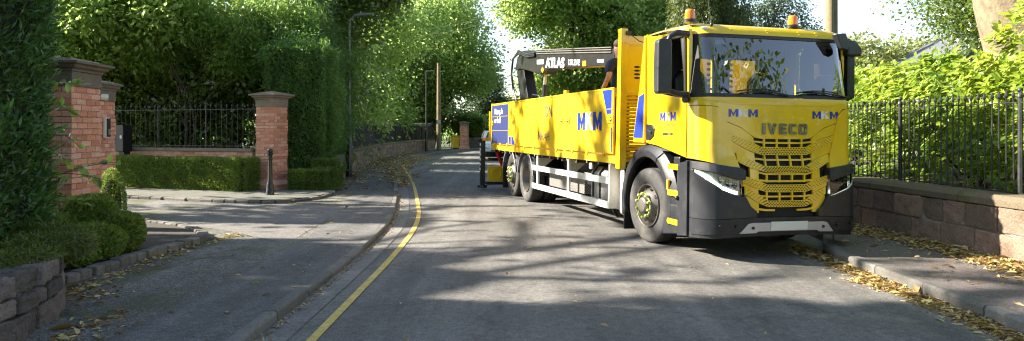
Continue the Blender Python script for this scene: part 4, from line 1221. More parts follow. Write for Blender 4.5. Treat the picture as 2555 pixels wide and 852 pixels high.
# beacons, antenna
for x in (0.09, 1.60):
    b_ = MB().lathe([(0, 0), (0.085, 0), (0.085, 0.03), (0.07, 0.045), (0, 0.045)], c=(x, -0.95, 2.95), n=18).build('beacon_base', M['blk2'], TR, autosmooth=40)
    MB().lathe([(0.068, 0.045), (0.066, 0.06), (0.069, 0.075), (0.064, 0.09), (0.066, 0.105), (0.061, 0.12), (0.062, 0.135), (0.056, 0.16), (0.045, 0.168), (0, 0.17)], c=(x, -0.95, 2.95), n=18).build('beacon_lens', M['orange'], b_, autosmooth=50)
an = MB().sphere((0.30, -1.12, 2.915), 0.022, 6).tube([(0.30, -1.12, 2.91), (0.28, -1.1, 3.1), (0.24, -1.04, 3.55)], [0.006, 0.004, 0.003], 5)
an.build('antenna', M['blk2'], TR)
# mirrors
def mirror(side):
    sg = -1 if side < 0 else 1
    ex = 0.02 if side < 0 else 2.32
    root = MB()
    X0 = ex + sg * (0.24 if side < 0 else 0.13); X1 = ex + sg * (0.43 if side < 0 else 0.25)
    a, b_ = sorted((X0, X1))
    root.prism([(a, 2.06), (a + 0.02, 2.03), (b_ - 0.02, 2.03), (b_, 2.06), (b_, 2.68), (b_ - 0.03, 2.715), (a + 0.03, 2.715), (a, 2.68)], 'y', -1.09, -0.95)
    mo = root.build('mirror', M['blk'], TR, bevel=0.03, bseg=3)
    MB().box(a + 0.02, b_ - 0.02, -0.953, -0.945, 2.30, 2.68).box(a + 0.02, b_ - 0.02, -0.953, -0.945, 2.06, 2.27).build('mirror_glass', M['chrome'], mo)
    MB().box(a - 0.003, b_ + 0.003, -1.095, -0.96, 2.345, 2.352).build('mirror_seam', M['blk2'], mo)
    arm = MB()
    for arm_pts, arm_r in (([(ex + sg * 0.01, -1.04, 2.03), (ex + sg * 0.12, -1.06, 2.03), (ex + sg * 0.25, -1.03, 2.07)], [0.045, 0.04, 0.035]), ([(ex + sg * 0.0, -1.05, 1.97), (ex + sg * 0.06, -1.08, 1.965)], [0.04, 0.045])):
        MB().tube(arm_pts, arm_r, 10).build('mirror_arm', M['blk'], mo, autosmooth=50)
    arm.tube([(ex, -1.03, 2.79), (ex + sg * 0.16, -1.06, 2.80), (ex + sg * 0.25, -1.04, 2.76), (ex + sg * 0.28, -1.02, 2.66)], [0.045, 0.04, 0.035, 0.03], 10)
    arm.build('mirror_arm', M['blk'], mo, autosmooth=50)
    return mo
mirror(-1); mR = mirror(1); mR.location.x = -0.09
MB().prism([(2.30, 2.60), (2.30, 2.80), (2.42, 2.80), (2.53, 2.70), (2.52, 2.60)], 'y', -1.16, -1.02).build('kerb_mirror', M['blk'], TR, bevel=0.02)
cm = MB().prism([(1.95, 2.84), (2.04, 2.66), (2.13, 2.64), (2.16, 2.70), (2.10, 2.86)], 'y', -1.36, -1.27)
cm.tube([(2.12, -1.3, 2.83), (2.2, -1.12, 2.84)], 0.025, 8)
cm.build('front_mirror', M['blk'], TR, bevel=0.02)

# interior
it = MB()
it.box(0.10, 2.24, -1.12, -0.75, 1.55, 2.0).box(0.10, 2.24, 0.06, 0.108, 1.2, 2.05).box(0.09, 2.25, -1.0, 0.1, 1.3, 1.4)
it.box(0.1, 2.24, -1.0, 0.1, 2.86, 2.90)
for a, b_ in ((0.09, 0.55), (1.04, 1.32), (1.84, 2.25)): it.box(a, b_, 0.10, 0.111, 2.05, 2.86)
it.box(0.55, 1.04, 0.10, 0.111, 2.62, 2.86).box(1.32, 1.84, 0.10, 0.111, 2.62, 2.86)
it.box(0.071, 0.09, -0.95, 0.10, 1.3, 2.02).box(2.25, 2.269, -0.95, 0.10, 1.3, 2.02)
it.build('cab_interior', M['interior'], TR, bevel=0.01)
for xc in (0.55, 1.75):
    sb = MB().box(xc - 0.24, xc + 0.24, -0.62, -0.1, 1.60, 1.78)
    sb.prism([(xc - 0.24, 1.70), (xc - 0.25, 2.30), (xc - 0.14, 2.42), (xc + 0.14, 2.42), (xc + 0.25, 2.30), (xc + 0.24, 1.70)], 'y', -0.20, -0.04)
    sb.prism([(xc - 0.13, 2.43), (xc - 0.15, 2.62), (xc - 0.09, 2.69), (xc + 0.09, 2.69), (xc + 0.15, 2.62), (xc + 0.13, 2.43)], 'y', -0.19, -0.07)
    sb.build('seat', M['blk2'], TR, bevel=0.03, bseg=3)
swm = MB(); cS = Vector((0.55, -0.72, 2.05)); 
pts = []
rt = Matrix.Rotation(R(-62), 3, 'X')
for i in range(25):
    a = 2 * PI * i / 24; pts.append(cS + rt @ Vector((0.22 * math.cos(a), 0, 0.22 * math.sin(a))))
swm.tube(pts, 0.016, 8, cap=False); swm.tube([cS + rt @ Vector((-0.21, 0, 0)), cS, cS + rt @ Vector((0.21, 0, 0))], 0.016, 6)
swm.tube([cS, cS + Vector((0, -0.15, -0.2))], 0.03, 8)
swm.build('steering_wheel', M['blk2'], TR, autosmooth=60)

# --- front wheel arch, steps, flap
AY, AZ = 0.12, 0.53
def arch(xa, xb):
    mb = MB()
    ro = [];
    angs = np.linspace(R(-14), R(196), 25)
    outer = [];
    for a in angs:
        # a measured from the front (-y) side upward
        r = 0.86 if a < PI * 0.9 else 0.84
        outer.append((AY - r * math.cos(a) * (1.02), AZ + r * 1.0 * math.sin(a)))
    inner_ = [(AY - 0.665 * math.cos(a), AZ + 0.665 * math.sin(a)) for a in angs]
    for i in range(len(angs) - 1):
        mb.prism([outer[i], outer[i + 1], inner_[i + 1], inner_[i]], 'x', xa + 0.10, xb)
        # lip
        l0 = [(AY - 0.70 * math.cos(a), AZ + 0.70 * math.sin(a)) for a in (angs[i], angs[i + 1])]
        mb.prism([(AY - 0.78 * math.cos(angs[i]), AZ + 0.78 * math.sin(angs[i])), (AY - 0.78 * math.cos(angs[i + 1]), AZ + 0.78 * math.sin(angs[i + 1])), l0[1], l0[0]], 'x', xa, xb - 0.001)
    # crown: sloped shoulder between lip and outer edge
    n = len(angs); vs_ = []; fs_ = []
    prof = [(0.665, xa + 0.10), (0.68, xa + 0.01), (0.70, xa - 0.005), (0.775, xa - 0.005), (0.80, xa + 0.02), (0.862, xa + 0.07), (0.866, xb)]
    for a in angs:
        for r, x in prof: vs_.append((x, AY - r * math.cos(a) * (1.02 if r > 0.8 else 1), AZ + r * math.sin(a)))
    k = len(prof)
    for i in range(n - 1):
        for j in range(k - 1): fs_.append((i * k + j, (i + 1) * k + j, (i + 1) * k + j + 1, i * k + j + 1))
    m2 = MB().add(vs_, fs_)
    return m2
ar = arch(0.0, 0.55)
aro = ar.build('wheel_arch', M['blk'], TR, autosmooth=40)
sol = aro.modifiers.new('thick', 'SOLIDIFY'); sol.thickness = 0.012
sm_ = MB()
for a in (R(60), R(118)):
    c_, s_ = math.cos(a), math.sin(a)
    sm_.tube([(0.0 - 0.009, AY - 0.70 * c_, AZ + 0.70 * s_), (-0.009, AY - 0.775 * c_, AZ + 0.775 * s_), (0.066, AY - 0.866 * c_ * 1.02, AZ + 0.866 * s_)], 0.006, 5)
sm_.build('arch_seam', M['blk2'], aro)
ms_ = [MB().box(-0.01, 0.02, -0.60, -0.55, 0.80, 0.93).build('side_marker', M['amberlit'], TR, bevel=0.006)]
stp = MB()
stp.prism([(-0.865, 0.26), (-0.43, 0.20), (-0.50, 0.40), (-0.55, 0.62), (-0.86, 0.62)], 'x', 0.0, 0.5)
stp.box(0.12, 0.5, -0.86, -0.62, 0.64, 1.24).box(0.015, 0.5, -0.86, -0.70, 1.12, 1.24)
stp.build('step_housing', M['blk'], TR, bevel=0.015)
for z in (0.36, 0.73, 1.07):
    so = MB().prism([(-0.87, z), (-0.60, z), (-0.58, z + 0.035), (-0.60, z + 0.075), (-0.87, z + 0.075)], 'x', -0.015, 0.16)
    so.build('step', M['yel'], TR, bevel=0.006)
MB().sphere((-0.02, -0.87, 0.72), 0.03, 8).tube([(0.0, -0.87, 0.72), (0.03, -0.87, 0.72)], 0.018, 8).build('grab_knob', M['blk2'], TR, smooth=True)
fl_ = MB().box(0.0, 0.52, 0.80, 0.825, 0.10, 1.05)
for z in (0.25, 0.5, 0.7): fl_.sphere((0.07, 0.797, z), 0.012, 5)
fl_.build('mud_flap', M['blk2'], TR)
MB().box(0.05, 0.5, 0.86, 1.12, 0.28, 0.98).build('side_tank', M['alu'], TR, bevel=0.05, bseg=3)

# --- wheels
def tyre_prof(w, R_=0.525):
    return [(0.30, -w / 2 + 0.03), (0.36, -w / 2 + 0.0), (0.46, -w / 2 - 0.004), (0.50, -w / 2 + 0.012), (0.518, -w / 2 + 0.03), (R_, -w / 2 + 0.055),
            (R_, -w / 2 + 0.08), (R_ - 0.012, -w / 2 + 0.084), (R_ - 0.012, -w / 2 + 0.094), (R_, -w / 2 + 0.098), (R_, -0.03), (R_ - 0.012, -0.026), (R_ - 0.012, -0.014), (R_, -0.01),
            (R_, 0.03), (R_ - 0.012, 0.034), (R_ - 0.012, 0.046), (R_, 0.05), (R_, w / 2 - 0.055), (0.518, w / 2 - 0.03), (0.50, w / 2 - 0.012), (0.46, w / 2 + 0.004), (0.36, w / 2), (0.30, w / 2 - 0.03)]
def wheel(y, sidex, w, dish, nuts, name='wheel', steer=0.0, dual=False):
    sg = 1 if sidex < 1 else -1           # outward is -sg
    r = bpy.data.objects.new(name, None)
    t = MB()
    xc = sidex + sg * w / 2
    t.lathe(tyre_prof(w), axis='x', c=(0, 0, 0), n=48)
    if dual: t.lathe([(p[0], p[1] + sg * (w + 0.04)) for p in tyre_prof(w)], axis='x', c=(0, 0, 0), n=40)
    to = t.build('wheel', M['tyre'], TR, autosmooth=35)
    to.location = (xc, y, 0.525); to.rotation_euler = (0, 0, steer)
    o = -sg
    rm = MB()
    f = o * w / 2
    if dish:   # deep outer rim (twin wheels)
        pr = [(0.305, f * 0.80), (0.30, f * 1.0), (0.285, f * 0.98), (0.275, f * 0.7), (0.262, f * 0.3), (0.25, -f * 0.2), (0.20, -f * 0.35), (0.14, -f * 0.35), (0.13, -f * 0.15), (0.06, -f * 0.1), (0, -f * 0.1)]
    else:
        pr = [(0.305, f * 0.80), (0.30, f * 1.0), (0.287, f * 0.98), (0.278, f * 0.75), (0.262, f * 0.55), (0.235, f * 0.75), (0.20, f * 1.02), (0.165, f * 1.22), (0.16, f * 1.22), (0.115, f * 1.2), (0.11, f * 1.45), (0.09, f * 1.55), (0, f * 1.55)]
    rm.lathe(pr, axis='x', n=40)
    ro_ = rm.build('rim', M['rim'], to, autosmooth=35)
    hl2 = MB()
    for i in range(10):
        a = 2 * PI * i / 10
        rr, ff = (0.225, f * 0.83) if not dish else (0.225, -f * 0.27)
        c_ = (ff, rr * math.cos(a), rr * math.sin(a))
        hl2.tube([(c_[0] + f * 0.02, c_[1], c_[2]), (c_[0] + f * 0.06, c_[1], c_[2])], 0.026, 10)
    hl2.build('vent_holes', M['blk2'], ro_)
    if nuts:
        nt_ = MB()
        for i in range(10):
            a = 2 * PI * (i + 0.5) / 10
            p = (f * 1.22, 0.1675 * math.cos(a), 0.1675 * math.sin(a))
            nt_.tube([p, (p[0] + f * 0.2, p[1], p[2])], 0.018, 8); nt_.sphere((p[0] + f * 0.24, p[1], p[2]), 0.02, 5)
        nt_.tube([(f * 1.30, 0.1675 * math.cos(2 * PI * i / 40), 0.1675 * math.sin(2 * PI * i / 40)) for i in range(41)], 0.007, 5, cap=False)
        nt_.build('wheel_nuts', M['nut'], ro_, autosmooth=50)
    return to
wheel(AY, 0.03, 0.33, False, True, steer=R(5))
wheel(AY, 2.31, 0.33, False, True, steer=R(5))
wheel(6.0, -0.03, 0.30, True, False, dual=True); wheel(6.0, 2.37, 0.30, True, False, dual=True)
wheel(7.36, 0.03, 0.33, False, True); wheel(7.36, 2.31, 0.33, False, True)
MB().tube([(0.3, AY, 0.525), (2.1, AY, 0.525)], 0.07, 8).tube([(0.4, 6.0, 0.525), (2.0, 6.0, 0.525)], 0.09, 8).tube([(0.3, 7.36, 0.525), (2.1, 7.36, 0.525)], 0.09, 8).build('axles', M['chassis'], TR)
# rear mudguards
for y in (6.0, 7.36):
    for xa, xb in ((-0.05, 0.55), (1.8, 2.4)):
        mg = MB(); angs = np.linspace(R(8), R(172), 17)
        vs_ = []; fs_ = []
        for a in angs:
            for r_, x in ((0.60, xa), (0.60, xb)): vs_.append((x, y - r_ * math.cos(a), 0.525 + r_ * math.sin(a)))
        for i in range(len(angs) - 1): fs_.append((2 * i, 2 * i + 1, 2 * i + 3, 2 * i + 2))
        o = mg.add(vs_, fs_).build('mudguard', M['blk'], TR, autosmooth=50); so = o.modifiers.new('t', 'SOLIDIFY'); so.thickness = 0.015
        e_ = MB(); e_.tube([(xa if xa < 1 else xb, y - 0.60 * math.cos(a), 0.525 + 0.60 * math.sin(a)) for a in angs], 0.012, 6)
        e_.build('mudguard_edge', M['greysteel'], o)
MB().box(-0.02, 0.5, 8.02, 8.05, 0.15, 0.95).build('mud_flap', M['blk2'], TR)

# --- chassis
ch = MB()
for x in (0.74, 1.60):
    ch.box(x - 0.04, x + 0.04, -0.9, 9.6, 0.72, 1.0)
for y in np.arange(1.3, 9.0, 0.75): ch.box(-0.03, 2.37, y, y + 0.07, 1.0, 1.08)
ch.box(0.4, 1.95, -0.9, 0.8, 0.55, 1.2)
ch.box(0.3, 2.05, -1.2, -0.9, 0.45, 0.9)
ch.build('chassis', M['chassis'], TR)
# fuel tank with straps
fk = MB()
fk.prism([(0.10, 0.42), (0.16, 0.32), (0.5, 0.30), (0.62, 0.4), (0.62, 0.85), (0.5, 0.96), (0.2, 0.96), (0.10, 0.86)], 'y', 1.36, 2.45)
fko = fk.build('fuel_tank', M['alu2'], TR, bevel=0.03, bseg=3)
sp_ = MB()
for y in (1.62, 2.0, 2.3):
    sp_.tube([(0.09, y, 0.45), (0.09, y, 0.86), (0.18, y, 0.975), (0.5, y, 0.975)], 0.018, 6)
sp_.build('tank_straps', M['blk2'], fko)
hx = MB()
for y in (1.5, 1.95): hx.tube([(0.3, y, 0.32), (0.3, y - 0.05, 0.22), (0.36, y - 0.1, 0.14)], 0.02, 6)
hx.build('hanging_hoses', M['blk2'], TR)
# battery / tool box with mesh
bx = MB().box(0.14, 0.6, 2.85, 4.85, 0.44, 0.74)
M['meshgrey'] = simple('grey mesh', (0.33, 0.32, 0.30), 0.5, 0.3, var=0.25, scale=40, dirt=(0.12, 0.11, 0.1), dirtamt=0.6, dscale=60)
nt_ = M['meshgrey'].node_tree; b_n = nt_.nodes['Principled BSDF']; ck = N(nt_, 'ShaderNodeTexChecker', Scale=42.0); tc_n = N(nt_, 'ShaderNodeTexCoord'); ck.inputs['Color2'].default_value = (0.06, 0.055, 0.05, 1); nt_.links.new(tc_n.outputs['Object'], ck.inputs['Vector']); nt_.links.new(b_n.inputs['Base Color'].links[0].from_socket, ck.inputs['Color1']); nt_.links.new(ck.outputs['Color'], b_n.inputs['Base Color'])
bo = bx.build('equipment_box', M['meshgrey'], TR, bevel=0.01)
mt = MB()
for k in range(14):
    for s in (-1, 1):
        y0 = 2.50 + k * 0.03
        mt.tube([(0.2, y0, 0.62), (0.2, y0 + 0.1 * s, 0.82)], 0.004, 4)
mt.build('mesh_guard', M['greysteel'], TR)
# side guard rails and posts
sg_ = MB()
sg_.box(-0.075, -0.045, 1.22, 5.38, 0.735, 0.84).box(-0.075, -0.045, 1.22, 5.38, 0.355, 0.465)
sgo = sg_.build('side_guard', M['alu'], TR, bevel=0.006)
for y in (1.30, 3.22, 5.12):
    MB().box(-0.043, 0.0, y - 0.04, y + 0.04, 0.36, 1.06).build('guard_post', M['alu'], sgo, bevel=0.004)
MB().box(-0.078, 0.25, 1.195, 1.218, 0.36, 1.05).build('guard_end', M['alu'], sgo, bevel=0.004)
for y in (1.36, 3.28, 5.18):
    MB().prism([(0.0, 1.06), (0.0, 0.80), (0.12, 0.80), (0.36, 1.0), (0.36, 1.06)], 'y', y - 0.01, y + 0.01).build('guard_bracket', M['alu'], sgo)
MB().box(-0.05, -0.01, 2.05, 2.15, 0.93, 1.03).build('work_lamp', M['white_v'], TR, bevel=0.01)

# --- body: floor, boards
BX0, BX1 = -0.10, 2.44
fl2 = MB().box(BX0 + 0.06, BX1 - 0.06, 0.92, 9.0, 1.09, 1.19)
fl2.box(BX0, BX0 + 0.055, 0.93, 9.0, 1.07, 1.185).box(BX1 - 0.055, BX1, 0.93, 9.0, 1.07, 1.185)
fl2.build('load_floor', M['yel2'], TR, bevel=0.006)
nb = MB()
for y in np.arange(1.1, 9.0, 0.5): nb.box(BX0 - 0.006, BX0, y, y + 0.02, 1.03, 1.09)
nb.build('rope_hooks', M['greysteel'], TR)
def board(x0, x1, y0, y1, name='side_board'):
    mb = MB().box(x0, x1, y0, y1, 1.215, 2.235)
    o_ = mb.build(name, M['yel2'], TR, bevel=0.006)
    out = x0 if x0 < 1 else x1; sg = -1 if x0 < 1 else 1
    a, b_ = sorted((out + sg * 0.003, out + sg * 0.008))
    rb = MB()
    if y1 - y0 > 0.5:
        for zz in (1.555, 1.905):
            rb.box(a, b_ - sg * 0, y0 + 0.02, y1 - 0.02, zz - 0.003, zz + 0.003)
    rb.box(a, b_, y0 + 0.01, y1 - 0.01, 2.205, 2.225)
    rb.build('board_rib', M['yel2'], o_)
    hg = MB(); n = int((y1 - y0) / 0.62)
    for i in range(n):
        y = y0 + (i + 0.5) * (y1 - y0) / n
        c0, c1 = sorted((out + sg * 0.001, out + sg * 0.022))
        hg.box(c0, c1, y - 0.035, y + 0.035, 1.17, 1.25); hg.box(c0, c1, y - 0.06, y - 0.035, 1.20, 1.235)
    if n: hg.build('hinges', M['yel2'], o_, bevel=0.004)
    return o_
b1 = board(BX0, BX0 + 0.03, 1.03, 3.18); b2 = board(BX0, BX0 + 0.03, 3.34, 6.98); b3 = board(BX0, BX0 + 0.03, 7.02, 8.95)
board(BX1 - 0.03, BX1, 1.03, 3.18); board(BX1 - 0.03, BX1, 3.34, 8.95)
for x in (BX0 - 0.004, BX1 - 0.056):
    MB().box(x, x + 0.06, 3.19, 3.33, 1.19, 2.30).build('board_post', M['yel2'], TR, bevel=0.006)
MB().box(BX0, BX1, 8.96, 9.02, 1.19, 2.25).build('tail_board', M['yel2'], TR, bevel=0.006)
# latches
for (y, ow) in ((1.12, b1), (3.08, b1), (3.45, b2), (6.85, b2), (8.85, b3)):
    l_ = MB().box(BX0 - 0.02, BX0 - 0.001, y - 0.11, y + 0.11, 1.69, 1.80)
    l_.tube([(BX0 - 0.03, y - 0.09, 1.745), (BX0 - 0.03, y + 0.08, 1.745)], 0.012, 6)
    l_.build('latch', M['yel2'], ow, bevel=0.004)
    MB().box(BX0 - 0.0215, BX0 - 0.0195, y - 0.08, y - 0.01, 1.705, 1.785).build('latch_recess', M['void'], ow)
# board graphics; u = forward distance from y: point (BX0 - d, y0 - u, z)
def bsurf(y0, z0, d=0.003): return lambda u, v, l: (BX0 - (d if l == 0 else 0.0005), y0 - u, z0 + v)
bp = lambda pts, mat, par, d=0.003, nm='stripe': poly_mesh(nm, [pts], 0, mat, par, lambda u, v, l: (BX0 - (d if l == 0 else 0.0005), u, v))
bp([(1.46, 2.20), (1.09, 2.20), (1.09, 1.83), (1.27, 1.83)][::-1], M['blue'], b1)
bp([(1.10, 1.62), (1.06, 1.62), (1.06, 1.24), (1.10, 1.24)], M['blue'], b1)
bp([(8.94, 2.19), (7.30, 2.19), (7.30, 1.225), (8.94, 1.225)], M['navy'], b3, 0.002, 'blue_panel')
bp([(7.26, 1.42), (6.98 + .06, 1.42), (7.03, 1.23), (7.18, 1.23)], M['blue'], b3, 0.002)
bp([(6.96, 1.42), (6.86, 1.42), (6.68, 1.23), (6.96, 1.23)], M['blue'], b2, 0.002)
for (y0, ps, mt_) in ((2.56, LM, 'blue'), (2.20, LK, 'white_v'), (1.84, LM, 'blue')):
    poly_mesh('lettering', [[(u * 0.355, v * 0.30) for u, v in p] for p in ps], 0, M[mt_], b1, bsurf(y0, 1.575, 0.009))
# white key-line round the first letter edge
def btext(txt, size, y0, z0, mat, par, off=0.0, sx=1.0, d=0.009):
    text_mesh('lettering', txt, size, mat, par, lambda a, b, c: Vector((BX0 - d, y0 - a, z0 + b)), off, sx=sx)
btext('Heavy, la', 0.19, 8.62, 1.97, M['white_v'], b3, 0.006, sx=1.2)
btext('or buil', 0.19, 8.62, 1.75, M['white_v'], b3, 0.006, sx=1.2)
M['letter_grey'] = simple('slate lettering', (0.06, 0.06, 0.10), 0.5, var=0.05)
btext('ON', 0.33, 4.48, 1.83, M['letter_grey'], b2, -0.002, sx=0.95)
btext('NRAH', 0.24, 4.9, 1.37, M['letter_grey'], b2, -0.002, sx=1.15)

# headboard behind the cab
HZ = 3.10
for x in (BX0 - 0.0, BX1 - 0.11):
    MB().prism([(0.78, 1.0), (0.93, 1.0), (0.88, HZ), (0.76, HZ)], 'x', x, x + 0.11).build('headboard_post', M['yel'], TR, bevel=0.006)
fb = MB()
fb.box(BX0 + 0.11, BX1 - 0.11, 0.80, 0.86, 2.92, 3.00)
fb.box(BX0 + 0.11, BX1 - 0.11, 0.81, 0.84, 2.12, 2.92)
z = 1.10
while z < 2.11:
    fb.prism([(0.81, z), (0.775, z + 0.012), (0.775, z + 0.040), (0.81, z + 0.048), (0.84, z + 0.048), (0.84, z)], 'x', BX0 + 0.11, BX1 - 0.11)
    z += 0.055
fbo = fb.build('headboard', M['yel'], TR)
ov = MB()
for xc0, nxh in ((0.185, 1), (0.62, 4), (1.40, 4)):
    for i in range(nxh):
        for j in range(7 if nxh > 1 else 4):
            x = xc0 + i * 0.125; z = 2.20 + j * 0.085 if nxh > 1 else 2.37 + j * 0.055
            n = 12; a, b_ = (0.042, 0.024) if nxh > 1 else (0.05, 0.017)
            vs_ = [(x + a * math.cos(2 * PI * k / n), yv, z + b_ * math.sin(2 * PI * k / n)) for yv in (0.8075, 0.811) for k in range(n)]
            ov.add(vs_, [tuple(range(n))] + [(k, (k + 1) % n, n + (k + 1) % n, n + k) for k in range(n)])
ov.build('vent_slots', M['void'], fbo, fix=False)
cbm = MB().box(-0.02, 0.05, 0.72, 0.79, 3.0, 3.06).tube([(0.03, 0.74, 3.02), (0.12, 0.6, 2.9), (0.3, 0.45, 2.82), (0.4, 0.14, 2.85)], 0.008, 5)
cbm.build('work_camera', M['blk2'], TR)

# --- crane at the rear
cr = MB()
cr.box(0.55, 1.8, 9.15, 10.05, 0.55, 1.15)
cr.box(0.95, 1.4, 9.3, 9.85, 1.15, 2.0)
crane = cr.build('crane', M['crane_blk'], TR, bevel=0.02)
bo_ = MB()
# inner boom rising to the knuckle and the long boom stowed forward over the load
bo_.prism([(9.35, 1.7), (9.85, 1.7), (10.35, 2.45), (10.75, 3.25), (10.5, 3.5), (10.05, 3.3), (9.55, 2.4)], 'x', 1.05, 1.33)
bo_.prism([(10.75, 3.3), (10.55, 3.62), (10.0, 3.78), (9.3, 3.72), (8.9, 3.655), (3.6, 3.135), (3.6, 2.83), (7.6, 3.08), (8.05, 3.06), (8.35, 3.0), (9.1, 3.13), (10.1, 3.28)], 'x', 1.0, 1.38)
boo = bo_.build('crane_boom', M['crane_blk'], crane, bevel=0.012)
# extension rods and pipes along the top of the boom
hy = MB()
for k, dz in enumerate((0.02, 0.065, -0.03)):
    hy.tube([(0.985, 8.6, 3.60 + dz - 0.02), (0.985, 3.7, 3.115 + dz)], 0.014, 6)
hyo = hy.build('hydraulic_pipes', M['rim'], boo)
hz = MB()
for k in range(3):
    o_ = 0.04 * k
    hz.tube([(0.96, 8.7, 3.58 - o_), (0.95, 9.4, 3.62 - o_), (0.95, 10.2, 3.80 - o_), (0.95, 10.85 - o_, 3.62), (0.95, 11.0 - o_, 3.2), (0.95, 10.75 - o_, 2.7), (0.98, 10.3 - o_, 2.2), (1.0, 9.9, 1.7)], 0.022, 7)
hz.tube([(0.98, 9.5, 2.0), (0.95, 8.8, 2.5), (0.95, 8.2, 2.45), (0.98, 8.0, 2.0), (1.0, 8.3, 1.6)], 0.02, 6)
hz.build('hydraulic_hose', M['crane_blk'], boo, autosmooth=60)
cy = MB().tube([(1.19, 8.55, 1.9), (1.19, 8.52, 2.75)], 0.07, 12)
cyo = cy.build('grab_cylinder', M['crane_blk'], crane, autosmooth=40)
MB().tube([(1.19, 8.52, 2.75), (1.19, 8.45, 3.12)], 0.045, 12).build('piston_rod', M['alu2'], cyo, autosmooth=40)
MB().tube([(1.19, 8.54, 2.33), (1.19, 8.53, 2.43)], 0.12, 14).build('sleeve', M['green_pl'], cyo, autosmooth=40)
ctext = lambda txt, size, y0, z0, off, slope, sx=1.0: text_mesh('lettering', txt, size, M['white_v'], boo, lambda a, b, c: Vector((0.996, y0 - a, z0 + b - a * slope)), off, sx=sx)
ctext('ATLAS', 0.31, 7.85, 3.145, 0.014, 0.088, 1.55)
ctext('135.2VE', 0.17, 6.22, 3.06, 0.005, 0.088, 1.35)
MB().add([(0.996, 8.6, 3.39), (0.996, 8.05, 3.35), (0.996, 8.05, 3.24), (0.996, 8.6, 3.28)], [(0, 1, 2, 3)]).build('data_plate', M['white_v'], boo, fix=False)
MB().add([(0.996, 4.45, 3.02), (0.996, 4.1, 2.99), (0.996, 4.1, 2.93), (0.996, 4.45, 2.96)], [(0, 1, 2, 3)]).build('data_plate', M['white_v'], boo, fix=False)
MB().add([(0.995, 8.25, 3.10), (0.995, 8.13, 3.02), (0.995, 8.01, 3.09), (0.995, 8.13, 3.18)], [(0, 1, 2, 3)]).build('warning_label', M['amberlit'], boo, fix=False)
MB().add([(0.995, 5.28, 3.06), (0.995, 5.08, 3.05), (0.995, 5.08, 2.94), (0.995, 5.28, 2.95)], [(0, 1, 2, 3)]).build('warning_label', M['amberlit'], boo, fix=False)
eb = MB()
for y in (6.6, 5.5): eb.tube([(1.19, y - 0.06, 3.41 - (7.0 - y) * 0.098 - 0.01), (1.19, y, 3.46 - (7.0 - y) * 0.098), (1.19, y + 0.06, 3.42 - (7.0 - y) * 0.098)], 0.015, 6)
eb.build('lifting_eye', M['crane_blk'], boo)
# stabiliser, pad and rear gear
sl = MB().box(-0.27, -0.15, 9.42, 9.54, 0.12, 1.35).box(-0.16, 2.5, 9.40, 9.56, 0.85, 1.0)
sl.tube([(-0.21, 9.48, 0.12), (-0.21, 9.48, 0.04)], 0.13, 14)
slo = sl.build('stabiliser_leg', M['crane_blk'], TR, bevel=0.01)
MB().box(-0.24, -0.08, 9.35, 9.41, 1.28, 1.36).build('marker_lamp', M['amberlit'], slo, bevel=0.01)
pd = MB().box(-0.14, 0.30, 9.15, 9.21, 0.22, 0.62)
pdo = pd.build('outrigger_pad', M['yel2'], TR, bevel=0.01)
MB().tube([(0.08 + 0.13 * math.cos(2 * PI * i / 24), 9.145, 0.42 + 0.13 * math.sin(2 * PI * i / 24)) for i in range(25)], 0.012, 6, cap=False).build('moulded_ring', M['yel2'], pdo)
MB().box(-0.18, 0.34, 9.1, 9.3, 0.14, 0.215).build('pad_rack', M['crane_blk'], TR, bevel=0.01)
MB().tube([(0.0, 8.75, 1.0), (0.16, 8.8, 0.66)], 0.05, 12).build('extinguisher', simple('red enamel', (0.45, 0.02, 0.02), 0.3), TR, autosmooth=40)
MB().box(-0.12, 0.05, 9.1, 9.2, 1.3, 2.05).build('rear_marker_board', M['yel2'], TR, bevel=0.005)
rp_ = MB()
for i in range(6):
    z0 = 0.5 + i * 0.13; rp_.box(-0.285, -0.272, 9.43, 9.53, z0, z0 + 0.065)
rp_.build('reflective_stripes', M['white_v'], slo)
# ---------------------------------------------------------------- vegetation
def noise2(seed, cell):
    r = np.random.default_rng(seed); G = r.random((128, 128))
    def f(x, y):
        u = np.asarray(x) / cell; v = np.asarray(y) / cell
        iu = np.floor(u).astype(int); iv = np.floor(v).astype(int)
        fu = u - iu; fv = v - iv; fu = fu * fu * (3 - 2 * fu); fv = fv * fv * (3 - 2 * fv)
        a = G[iu % 128, iv % 128]; b = G[(iu + 1) % 128, iv % 128]; c = G[iu % 128, (iv + 1) % 128]; d = G[(iu + 1) % 128, (iv + 1) % 128]
        return (a * (1 - fu) + b * fu) * (1 - fv) + (c * (1 - fu) + d * fu) * fv
    return f
def noise3(p, seed, cell):
    f1 = noise2(seed, cell); f2 = noise2(seed + 50, cell); f3 = noise2(seed + 90, cell)
    return (f1(p[:, 0], p[:, 1]) + f2(p[:, 1] + 7.3, p[:, 2]) + f3(p[:, 2] + 3.1, p[:, 0])) / 3
def unit(a): return a / np.maximum(1e-9, np.linalg.norm(a, axis=1))[:, None]
def rdir(n, r=rng):
    return unit(r.normal(size=(n, 3)))
